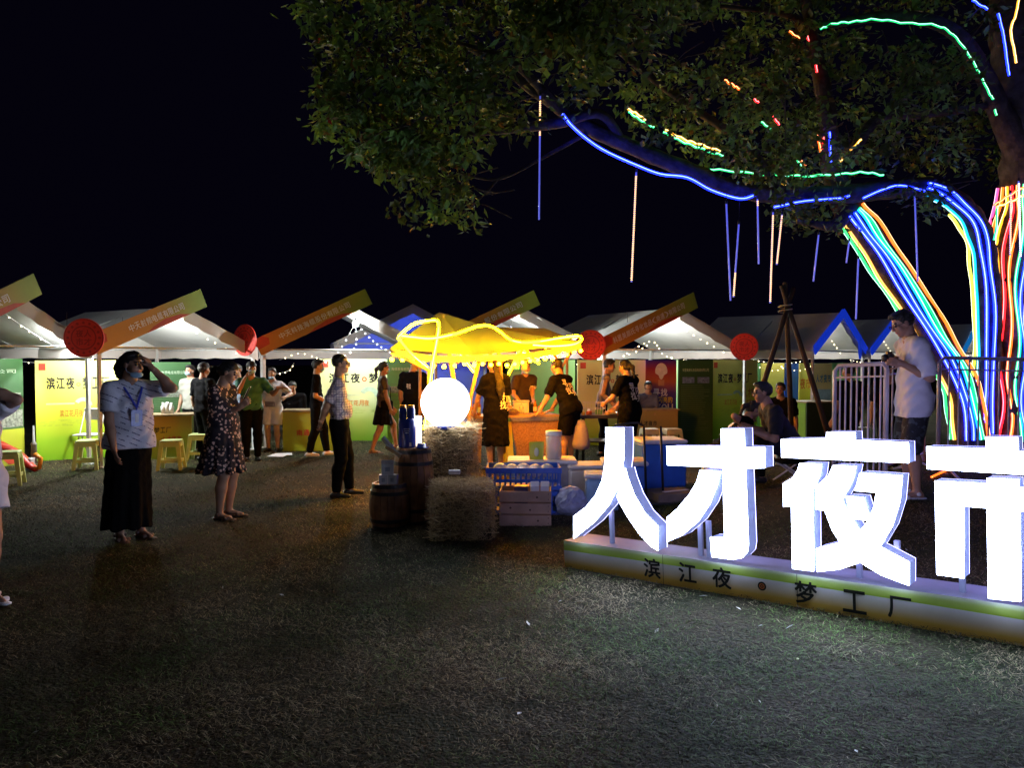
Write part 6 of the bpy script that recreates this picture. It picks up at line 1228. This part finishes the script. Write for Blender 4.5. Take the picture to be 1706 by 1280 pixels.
    if shoes:
        for nm in 'RL':
            hip, kn, an, td = J[nm]; F = Field(); gzv = an + A(0, 0, -.020); F.cone(an - td * .022 * H + A(0, 0, -.022), an + td * .02 * H + A(0, 0, -.018), .0245 * H, .0235 * H, k=.02); F.cone(an + A(0, 0, -.014), an + td * .088 * H + A(0, 0, -.028), .0225 * H, .0165 * H, k=.02)
            if shoes[1]: F = Field(); F.cone(an - td * .03 * H + A(0, 0, -.036), an + td * .10 * H + A(0, 0, -.036), .0235 * H, .024 * H, k=.01, fl=((0, 0, 1), .3)); s_ = np.cross(td, [0, 0, 1]); F.cone(an + td * .06 * H + s_ * .024 * H + A(0, 0, -.028), an + td * .06 * H - s_ * .024 * H + A(0, 0, -.028), .012 * H, k=.012); F.cone(an + td * .0 * H + s_ * .023 * H + A(0, 0, -.012), an - s_ * .023 * H + A(0, 0, -.012), .011 * H, k=.01)
            mk('sandal' if shoes[1] else 'shoe', *F.mesh(.008 if fine else .011, clip=[((0, 0, an[2] - .0405 * H), (0, 0, -1))]), shoes[0])
    F = Field(); hel = lambda c, r, **k: F.ell(hp(*c), np.array(r) * s0, R=RH, **k); fc_ = (hp(0, .052, .058), nv(hf * .80 - hu * .60)); lw = (hp(0, 0, -.05), -hu)
    if hair != 'none':
        hel((0, -.016, .038), (.082, .098, .090), k=.02, cut=[fc_, (hp(0, -.03, -.03 if hair != 'crop' else -.02), nv(-hu * 1.0 + hf * .0))])
        if hair == 'crop': pass
        if hair in ('short', 'tousled'): hel((0, .045, .095), (.062, .045, .03), k=.02); hel((0, -.045, .02), (.078, .07, .075), k=.02, cut=(hp(0, -.0, -.045), -hu))
        if hair in ('pony', 'bun', 'long', 'half'): hel((0, .012, .075), (.070, .070, .050), k=.02); hel((0, -.05, .0), (.074, .06, .075), k=.02)
        if hair == 'pony': F.cone(hp(0, -.10, .03), hp(0, -.15, -.03), .030 * s0, .034 * s0, k=.02); F.cone(hp(0, -.15, -.03), hp(.01, -.14, -.20), .034 * s0, .012 * s0, k=.02)
        if hair == 'bun': F.ell(hp(0, -.10, -.01), np.array([.045, .04, .045]) * s0, k=.02)
        if hair == 'bunhi': hel((0, .02, .075), (.075, .075, .052), k=.02); F.ell(hp(0, -.06, .12), np.array([.045, .045, .04]) * s0, k=.02); hel((0, -.05, .0), (.074, .06, .075), k=.02)
        if hair == 'half': F.cone(hp(0, -.085, .02), hp(0, -.12, -.10), .060 * s0, .050 * s0, k=.03); F.ell(hp(.0, -.12, -.04), np.array([.07, .055, .08]) * s0, k=.03)
        if hair == 'long': F.cone(hp(0, -.06, -.02), C - fw * .075 * H, .078 * s0, .055 * s0, k=.04, fl=(fw, .6)); F.cone(C - fw * .075 * H, P + t * .12 * H - fw * .078 * H, .062 * s0, .03 * s0, k=.04, fl=(fw, .5))
        mk('hair', *F.mesh(.009 if fine else .012, .005, 1, fr=75), HAIR)
    if cap:
        F = Field(); F.ell(hp(0, -.012, .055), np.array([.088, .104, .085]) * s0, R=RH, k=.01, cut=(hp(0, 0, .045), -hu)); F.ell(hp(0, .11, .052), np.array([.065, .075, .010]) * s0, R=RH, k=.01); mk('cap', *F.mesh(.009), CAPM)
    if mask:
        F = Field(); cy = -.045 if mask == 'on' else -.088; F.ell(hp(0, .045 if mask == 'on' else .04, cy), np.array([.062, .068, .045 if mask == 'on' else .034]) * s0, R=RH, k=.01, cut=(hp(0, .035, 0), -hf)); mk('face_mask', *F.mesh(.008), MASKM)
        for q in (-1, 1):
            m = MB(); m.tube([hp(q * .058, .045, cy + .01), hp(q * .076, .01, cy + .03), hp(q * .080, -.008, .0)], .003, 4); obj('ear_loop', m, MASKM, root, world=False)
    if glasses:
        for q in (-1, 1):
            m = MB(); m.tube([hp(q * .034 + .023 * math.cos(a), .105, .004 + .016 * math.sin(a)) for a in [k * math.pi / 6 for k in range(12)]], .003, 4, closed=True); obj('glasses_rim', m, DARKM, root, world=False)
            m = MB(); m.tube([hp(q * .057, .104, .008), hp(q * .078, .06, .008), hp(q * .080, -.01, .004)], .0028, 4); obj('glasses_temple', m, DARKM, root, world=False)
    info = dict(root=root, iv=iv, P=P, C=C, SH=SH, N=N, HC=HC, hf=hf, hu=hu, hr=hr, K=K, J=J, fw=fw, R1=R1, t=t, H=H, s0=s0, wm=lambda q: (Matrix.Translation(base) @ ROT) @ V(q))
    if prints and tv is not None:
        bvh = BVHTree.FromPolygons([V(p) for p in tv[0]], [tuple(int(i) for i in q) for q in tv[1]])
        for (txt, side_, cx, cz, w_, hh, mat_) in prints:
            gv_, gf_ = glyphs(txt, .04); nrm = V(-fw if side_ == 'back' else fw); ux = V(R1 if side_ == 'back' else -R1); out = []
            for (a, b_, zz) in gv_:
                p = V(C) + ux * (cx + (a - .5) * w_) + V(t) * (cz + (b_ - .5) * hh) + nrm * .5; r_ = bvh.ray_cast(p, -nrm)[0]; out.append((r_ if r_ else p - nrm * .4) + nrm * (.013 + zz))
            m = MB(); m.add(out, gf_); obj('shirt_print', m, mat_, root, world=False)
    return info
def held(name, label, cat, c, size, R, mat, extra=None):
    g = thing(name, label, cat, c); m = MB(); m.box(c, size, R, bev=min(size) * .3); obj('case', m, mat, g)
    if extra: extra(g, c, R)
    return g
# ================================================================== the people
tee = lambda m, **k: dict(mat=m, **k)
def gpz(px, Y): return gp(px, Y)
# woman in the printed tee and long black skirt, hand at her hair
L0 = G(218, 898); y = L0.y
w1 = human('woman in printed white tee and long black skirt touching her hair', L0, 1.77, -132, 'f', SKIND, side=-1, arms={'L': at(252, 612, y - .06), 'eL': (1, -.2, -.25), 'nL': (-1, .2, 0), 'cL': .5, 'dL': (-.55, .1, .8), 'R': at(190, 752, y - .26), 'eR': (-1, .1, .1)}, legs={'tR': (.1, 1, 0)},
  look=(25, -4), top=tee(DASHT, e=.026, hem=-.035, sleeve=.72, loose=.02), bottom=dict(name='skirt', mat=BLKT, skirt=(.13, (.21, .20), .05, .05), amp=.07), shoes=(LEATH, True), hair='half', mask='chin', fat=1.08)
def lanyard(w_, mat, badge):
    q = [w_['N'] - w_['R1'] * .05 * w_['H'] + w_['t'] * .0, w_['N'] - w_['R1'] * .045 * w_['H'] + w_['fw'] * .085 - w_['t'] * .03, w_['C'] + w_['fw'] * .165 - w_['t'] * .02]
    q2 = [w_['N'] + w_['R1'] * .05 * w_['H'], w_['N'] + w_['R1'] * .045 * w_['H'] + w_['fw'] * .085 - w_['t'] * .03, w_['C'] + w_['fw'] * .165 - w_['t'] * .02]
    for p in (q, q2): m = MB(); m.tube(catmull(p, 5), .011, 6, flat=.4, up=w_['fw']); obj('lanyard', m, mat, w_['root'], world=False)
    c = w_['P'] + w_['t'] * .13 * w_['H'] + w_['fw'] * .165; m = MB(); m.tube([q[-1], c + w_['t'] * .07], .008, 5); obj('lanyard', m, mat, w_['root'], world=False)
    R = Matrix((V(w_['R1']), V(w_['fw']), V(w_['t']))).transposed(); m = MB(); m.box(c, (.105, .008, .155), R, bev=.003); b_ = obj('badge', m, badge, w_['root'], world=False)
    m = MB(); m.box(c + V(w_['fw']) * .0055, (.03, .003, .08), R); obj('badge_photo', m, WHT, w_['root'], world=False)
lanyard(w1, pm('lanyard_blue', (.03, .05, .42), .5), pm('badge_blue', (.09, .10, .38), .3, .3, 30))
# woman in the patterned dress, reading her phone
L0 = G(374, 863); y = L0.y; ph = at(412, 655, y + .02)
human('woman in black patterned dress looking at the phone in her hands', L0, 1.69, -100, 'f', SKIN, arms={'L': at(401, 678, y - .05), 'eL': (-.3, -.5, -1), 'R': at(402, 674, y + .12), 'eR': (-.3, .4, -1), 'cL': 1.0, 'cR': 1.0, 'dL': (.6, 0, .5), 'dR': (.6, 0, .5), 'nL': (.3, .8, .2), 'nR': (.3, -.8, .2)},
  look=(14, -22), top=tee(FLORAL, e=.016, sleeve=.75, name='dress', skirt=(.50, (.255, .235), 0, -.03), amp=.09, n=11), shoes=(LEATH, True), hair='bun', fat=1.16)
held('phone', 'dark phone held up by the woman in the patterned dress', 'phone', ph, (.012, .075, .15), Matrix.Rotation(.45, 3, 'Y') @ RZ(.15), DARKM, lambda g, c, R: obj('screen', MB().box(c + R @ V((-.0068, 0, 0)), (.001, .066, .135), R), glow('phone_screen', (.9, .7, .6), .5), g))
# man in the checked shirt, hands behind his back
L0 = G(566, 829); y = L0.y
human('man in checked shirt and glasses standing with hands behind his back', L0, 1.76, -78, 'm', SKIN, arms={'R': at(533, 708, y - .05), 'eR': (-.5, -.8, .2), 'L': at(535, 704, y + .1), 'eL': (-.5, .8, .2), 'cR': .9, 'cL': .9, 'dR': (-.1, .6, -.5), 'dL': (-.1, -.6, -.5), 'nR': (-1, 0, 0), 'nL': (1, 0, 0)}, legs={'L': at(583, 819, y + .12), 'R': at(560, 824, y - .08), 'kL': (0, 1, 0)},
  look=(-6, 2), top=tee(CHECK, e=.014, hem=.03, sleeve=.85), bottom=dict(mat=BLKT, e=.016), shoes=(SHOEB, False), hair='crop', glasses=True, fat=1.13)
# belt for him is hidden under the shirt hem; man in black tee, walking
L0 = G(528, 762); y = L0.y
human('young man in black tee with mask and white sneakers walking right', L0, 1.70, -75, 'm', SKIN, arms={'R': at(548, 672, y - .15), 'eR': (-1, -.3, -.3), 'L': at(540, 690, y + .2)}, legs={'R': at(515, 757, y - .05), 'L': at(545, 753, y + .12)}, look=(0, -4), top=tee(BLKC, e=.022, sleeve=.8, hem=-.02, loose=.01), bottom=dict(mat=BLKT, e=.018), shoes=(SHOEW, False), hair='tousled', mask='on', fine=False)
# man in green with cap, pointing
L0 = G(420, 768); y = L0.y
human('man in green shirt and black cap pointing right with mask under hand', L0, 1.66, -160, 'm', SKIND, arms={'L': at(465, 646, y - .15), 'eL': (.2, .3, -1), 'dL': (1, -.1, 0), 'nL': (0, -.3, -1), 'cL': .2, 'R': at(408, 630, y - .22), 'eR': (-.6, 0, -1), 'cR': .7}, look=(10, 0), top=tee(GREENC, e=.02, sleeve=.8, hem=-.01), bottom=dict(mat=BLKT, e=.018), shoes=(SHOEB, False), hair='crop', mask='on', cap=True, fine=False, prints=None)
# woman in white romper
L0 = G(455, 753); y = L0.y
wr_ = human('woman in white short romper with grey waist pouch facing the camera', L0, 1.55, 178, 'f', SKIN, arms={'R': at(440, 672, y - .15), 'L': at(475, 662, y - .12)}, look=(0, 0), top=tee(WHC, e=.018, sleeve=.8, hem=-.02), bottom=dict(mat=WHC, cut=.8, e=.024, name='shorts'), shoes=(SHOEB, False), hair='bun', mask='chin', fine=False)
m = MB(); c = wr_['P'] + wr_['t'] * .08 + wr_['fw'] * .15; m.box(c, (.2, .06, .10), bev=.02); obj('waist_pouch', m, GREYC, wr_['root'], world=False)
# people behind the dress woman
L0 = gpz(338, 12.9); human('person in dark clothes and black cap behind the dress woman', L0, 1.64, -30, 'm', SKIND, top=tee(BLKC, e=.022, sleeve=.8, hem=-.03), bottom=dict(mat=BLKT), shoes=(SHOEB, False), hair='short', cap=True, fine=False)
L0 = gpz(318, 14.1); human('masked person in light shirt partly hidden behind the cap wearer', L0, 1.60, 160, 'm', SKIN, top=tee(pm('khaki_cotton', (.30, .30, .26), .8, .1), e=.022, sleeve=.8, hem=-.03), bottom=dict(mat=BLKT), shoes=(SHOEB, False), hair='short', mask='on', fine=False)
L0 = gpz(396, 13.9); human('person in pale blue shirt standing behind the green shirt man', L0, 1.62, 170, 'm', SKIN, top=tee(pm('paleblue_cotton', (.26, .32, .42), .8, .1), e=.022, sleeve=.8, hem=-.03), bottom=dict(mat=BLKT), shoes=(SHOEB, False), hair='short', fine=False)
# seated clerk behind the yellow green counter
L0 = gpz(489, 15.1); human('seated clerk bent over the yellow green counter', L0, 1.62, 190, 'm', SKIND, lean=22, seat=.42, arms={'R': at(476, 690, 14.75), 'L': at(497, 690, 14.75)}, look=(0, -25), top=tee(BLKC, e=.02, sleeve=1.5, hem=0), bottom=dict(mat=BLKT), shoes=(SHOEB, False), hair='short', fine=False); stool(L0, .1, 'cream stool under the seated clerk behind the yellow green counter', ST2, .46)
# woman with ponytail, passing
L0 = G(638, 757); y = L0.y
wq = human('woman with ponytail and white mask walking past in dark brown top and black skirt', L0, 1.66, -72, 'f', SKIND, arms={'R': at(652, 687, y - .2), 'eR': (-.8, -.5, -.4), 'L': at(655, 684, y + .05), 'cR': .8}, legs={'R': at(616, 764, y - .12), 'L': at(660, 742, y + .25)}, look=(0, -2), top=tee(ORNC, e=.018, sleeve=.6, hem=.0), bottom=dict(name='skirt', mat=BLKC, skirt=(.54, (.20, .18), 0, 0)), shoes=(LEATH, True), hair='pony', mask='on', fine=False)
m = MB(); q = wq; m.tube([V(q['SH'] - q['R1'] * .09 + q['fw'] * .06), V(q['C'] + q['fw'] * .14), V(q['P'] + q['R1'] * .12 + q['fw'] * .12)], .008, 5); obj('bag_strap', m, BLKT, q['root'], world=False); m = MB(); m.box(q['P'] + q['R1'] * .16 + q['fw'] * .05 + V((0, 0, .02)), (.07, .22, .17), bev=.02); obj('shoulder_bag', m, BLKT, q['root'], world=False)
# back-turned man with the arm sleeve
L0 = gpz(688, 13.3); y = 13.3
ma = human('man in black seen from behind with a pale arm sleeve', L0, 1.76, -28, 'm', SKIN, arms={'R': at(706, 700, y - .15), 'eR': (.6, -.6, 0)}, look=(-25, -8), top=tee(BLKC, e=.022, sleeve=.8, hem=-.05), bottom=dict(mat=BLKT), shoes=(SHOEB, False), hair='none', fine=False, prints=[('寻找', 'back', -.02, -.02, .09, .09, WHT)], cap=False)
F = Field(); F.ell(ma['HC'] + ma['hu'] * .03 - ma['hf'] * .012, np.array([.088, .104, .078]), R=np.stack([ma['hr'], ma['hf'], ma['hu']], 1)); vv, ff = F.mesh(.012); ob = bpy.data.objects.new('hair', mesh_np('hair', vv, ff, HAIR, smooth=True)); COL.objects.link(ob); ob.parent = ma['root']
F = Field(); sh, el, wr = ma['K']['R']; F.cone(el + (wr - el) * -.02, el + (wr - el) * .75, .048, .036); vv, ff = F.mesh(.012, .002); ob = bpy.data.objects.new('arm_sleeve', mesh_np('arm_sleeve', vv, ff, WHC, smooth=True)); COL.objects.link(ob); ob.parent = ma['root']
# long haired woman at the stall
L0 = G(826, 785); y = L0.y
human('long haired woman in black tee dress with white print reaching over the counter', L0, 1.75, 35, 'f', SKIN, arms={'L': at(789, 690, y + .15), 'eL': (-1, -.3, -.5), 'R': at(845, 700, y + .3)}, look=(25, -8), top=tee(BLKC, e=.03, sleeve=.85, name='tee_dress', skirt=(.40, (.22, .20), .0, .0), amp=.03), shoes=(SHOEB, False), hair='long', prints=[('寻', 'back', 0.04, -0.1, 0.12, 0.13, WHT), ('找', 'back', 0.04, -0.24, 0.12, 0.13, WHT), ('闪', 'back', 0.16, -0.16, 0.09, 0.11, WHT), ('亮', 'back', 0.16, -0.28, 0.09, 0.11, WHT)])
# stall worker in brown behind the counter
L0 = gpz(874, 13.2); human('stall worker in brown tee behind the counter holding a box', L0, 1.70, -140, 'm', SKIN, arms={'R': at(868, 672, 12.75), 'eR': (-1, 0, -.6), 'L': at(888, 676, 12.75)}, look=(-20, -12), top=tee(BROWNC, e=.024, sleeve=.8, hem=-.05), bottom=dict(mat=BLKT), shoes=(SHOEB, False), hair='short', fine=False, mask='chin', prints=[('寻找', 'front', .06, -.02, .10, .12, WHT)])
# man bending over the counter
L0 = G(945, 776); y = L0.y
human('cropped hair man in black tee leaning on the stall counter with both hands', L0, 1.76, 52, 'm', SKIN, lean=24, arms={'L': at(896, 692, y - .15), 'eL': (.4, -.5, 0), 'R': at(915, 690, y + .28), 'eR': (.4, .6, 0), 'cL': .2, 'cR': .2, 'nL': (0, 0, -1), 'nR': (0, 0, -1), 'dL': (-1, 0, -.3), 'dR': (-1, 0, -.3)}, look=(0, -10), legs={'shifty': -.04}, top=tee(BLKC, e=.028, sleeve=.85, hem=-.06, loose=.02), bottom=dict(mat=BLKC, cut=.95, e=.022, name='shorts', flare=.02), shoes=(SHOEB, False), hair='crop', prints=[('寻', 'back', -0.06, 0.06, 0.12, 0.13, WHT), ('找', 'back', -0.06, -0.08, 0.12, 0.13, WHT), ('闪', 'back', 0.06, 0, 0.09, 0.11, WHT), ('亮', 'back', 0.06, -0.12, 0.09, 0.11, WHT)])
# man in grey vest, woman with ponytail at the snack table
L0 = gpz(1002, 13.6); human('man in grey vest bending to talk at the snack table', L0, 1.72, -95, 'm', SKIND, lean=10, arms={'R': at(1022, 675, 13.3), 'L': at(1028, 678, 13.7)}, look=(0, -8), top=tee(GREYC, e=.016, sleeve=.12, hem=-.02), bottom=dict(mat=BLKT), shoes=(SHOEB, False), hair='short', fine=False)
L0 = gpz(1050, 12.2); y = 12.2; human('woman with ponytail in black tee and apron at the snack table', L0, 1.70, 42, 'f', SKIN, lean=6, arms={'L': at(1008, 672, y + .1), 'eL': (-.5, -.3, -1), 'R': at(1022, 684, y + .35)}, look=(5, -12), top=tee(BLKC, e=.026, sleeve=.85, hem=-.12, loose=.02), bottom=dict(mat=BLKT, e=.02), shoes=(SHOEB, False), hair='pony', prints=[('寻', 'back', -0.03, 0.04, 0.12, 0.13, WHT), ('找', 'back', -0.03, -0.1, 0.12, 0.13, WHT), ('闪', 'back', 0.09, -0.02, 0.09, 0.11, WHT), ('亮', 'back', 0.09, -0.14, 0.09, 0.11, WHT)])
# clerk under the poster
L0 = gpz(1077, 15.0); human('seated woman resting her arms on the counter under the poster', L0, 1.55, 185, 'f', SKIN, lean=14, seat=.42, arms={'R': at(1066, 688, 14.6), 'L': at(1092, 688, 14.6)}, look=(0, 4), top=tee(pm('school_blue', (.10, .12, .22), .8, .2), e=.02, sleeve=.8, hem=0), bottom=dict(mat=BLKT), shoes=(SHOEB, False), hair='bun', fine=False); stool(L0, .1, 'cream stool under the seated woman at the poster counter', ST2)
# two seated people behind the second character
L0 = gpz(1202, 9.9); z0 = L0.z; human('woman with hair clip sitting bent forward in black tee behind the sign', L0, 1.62, -85, 'f', SKIN, lean=42, seat=.27, arms={'R': at(1240, 712, 9.75), 'L': at(1245, 708, 10.1)}, look=(0, -30), top=tee(BLKC, e=.022, sleeve=.7, hem=-.02), bottom=dict(mat=BLKT), shoes=(SHOEB, False), hair='pony', prints=[('寻', 'back', -.04, 0, .12, .12, WHT), ('找', 'back', -.04, -.13, .12, .12, WHT)]); stool(L0, .3, 'cream stool under the woman bent forward', ST2)
L0 = gpz(1322, 8.7); human('man in dark tee and glasses sitting with arms reaching left behind the sign', L0, 1.74, 88, 'm', SKIND, lean=32, seat=.24, arms={'L': at(1252, 718, 8.5), 'eL': (.2, -.2, -1), 'R': at(1250, 712, 8.95), 'eR': (.2, .2, -1)}, look=(0, -6), top=tee(pm('navy_cotton', (.007, .007, .013), .85, .2, 20, .3, 30), e=.024, sleeve=.85, hem=-.04), bottom=dict(mat=BLKT), shoes=(SHOEB, False), hair='short', glasses=True, fat=1.08)
g = thing('camp_stool', 'dark folding camp stool under the seated man', 'stool', L0); m = MB(); m.box(L0 + V((0, 0, .235)), (.36, .32, .025), bev=.008); obj('seat', m, BLKT, g)
for sx in (-1, 1):
    for sy in (-1, 1): m = MB(); m.tube([L0 + V((sx * .16, sy * .14, .23)), L0 + V((-sx * .17, sy * .14, .0))], .010, 6); obj('leg', m, STEEL, g)
# onlookers behind the barrier
for (px, Y, H_, hd, lab, seat) in ((1415, 11.4, 1.60, 20, 'dark haired person behind the left end of the barrier', None), (1482, 11.6, 1.57, 160, 'person mostly hidden behind the white shirt man arms', None), (1303, 12.6, 1.62, 150, 'seated person far behind the tripod centre pole', .42)):
    L0 = gpz(px, Y); human(lab, L0, H_, hd, 'm', SKIND, seat=seat, lean=10 if seat else 0, top=tee(BLKC, e=.02, sleeve=.8, hem=-.02), bottom=dict(mat=BLKT), shoes=(SHOEB, False), hair='short', fine=False)
    if seat: stool(L0, .2, 'cream stool under the far seated person by the tripod', ST2)
# man in the white tee looking into his camera
L0 = gpz(1524, 7.15); y = 7.15; cm = at(1481, 597, y)
human('man in loose white tee and patterned shorts looking at his camera', L0, 1.76, 82, 'm', SKIND, lean=4, arms={'L': at(1502, 606, y - .14), 'eL': (.4, -.2, -1), 'R': at(1503, 603, y + .14), 'eR': (.4, .3, -1), 'cL': 1.1, 'cR': 1.1, 'dL': (-.9, .2, .2), 'dR': (-.9, -.2, .2), 'nL': (-.2, 1, 0), 'nR': (-.2, -1, 0)}, look=(0, -26), top=tee(WHC, e=.026, sleeve=.95, hem=-.09, loose=.022, wr=.006), bottom=dict(mat=CAMO, cut=1.1, e=.022, name='shorts'), shoes=(pm('slipper', (.5, .5, .52), .5), True), hair='short', glasses=True, fat=1.02)
def lens(g, c, R): m = MB(); m.lathe([(.034, 0), (.034, .05), (.03, .06)], 18, c, R @ Matrix.Rotation(-math.pi / 2, 3, 'Y')); obj('lens', m, BLK, g, smooth=True); m = MB(); m.box(c + V((.0, 0, .05)), (.05, .05, .03), R, bev=.008); obj('viewfinder', m, DARKM, g)
held('camera', 'black camera held by the man in the white tee', 'camera', cm, (.055, .13, .085), RZ(.1), DARKM, lens)
# person cut by the left edge
L0 = G(-41, 1003); y = L0.y
human('person in white tee and shorts cut by the left picture edge', L0, 1.66, -120, 'f', SKIND, arms={'L': at(-38, 640, y - .1), 'eL': (1, .2, -.3), 'R': at(-74, 790, y)}, legs={'L': at(-12, 992, y - .02), 'R': at(-70, 992, y + .05), 'tL': (0, 1, 0)}, top=tee(WHC, e=.024, sleeve=.7, hem=-.06, loose=.015), bottom=dict(mat=WHC, cut=.55, e=.03, name='shorts', flare=.02), shoes=(SHOEW, True), hair='pony')
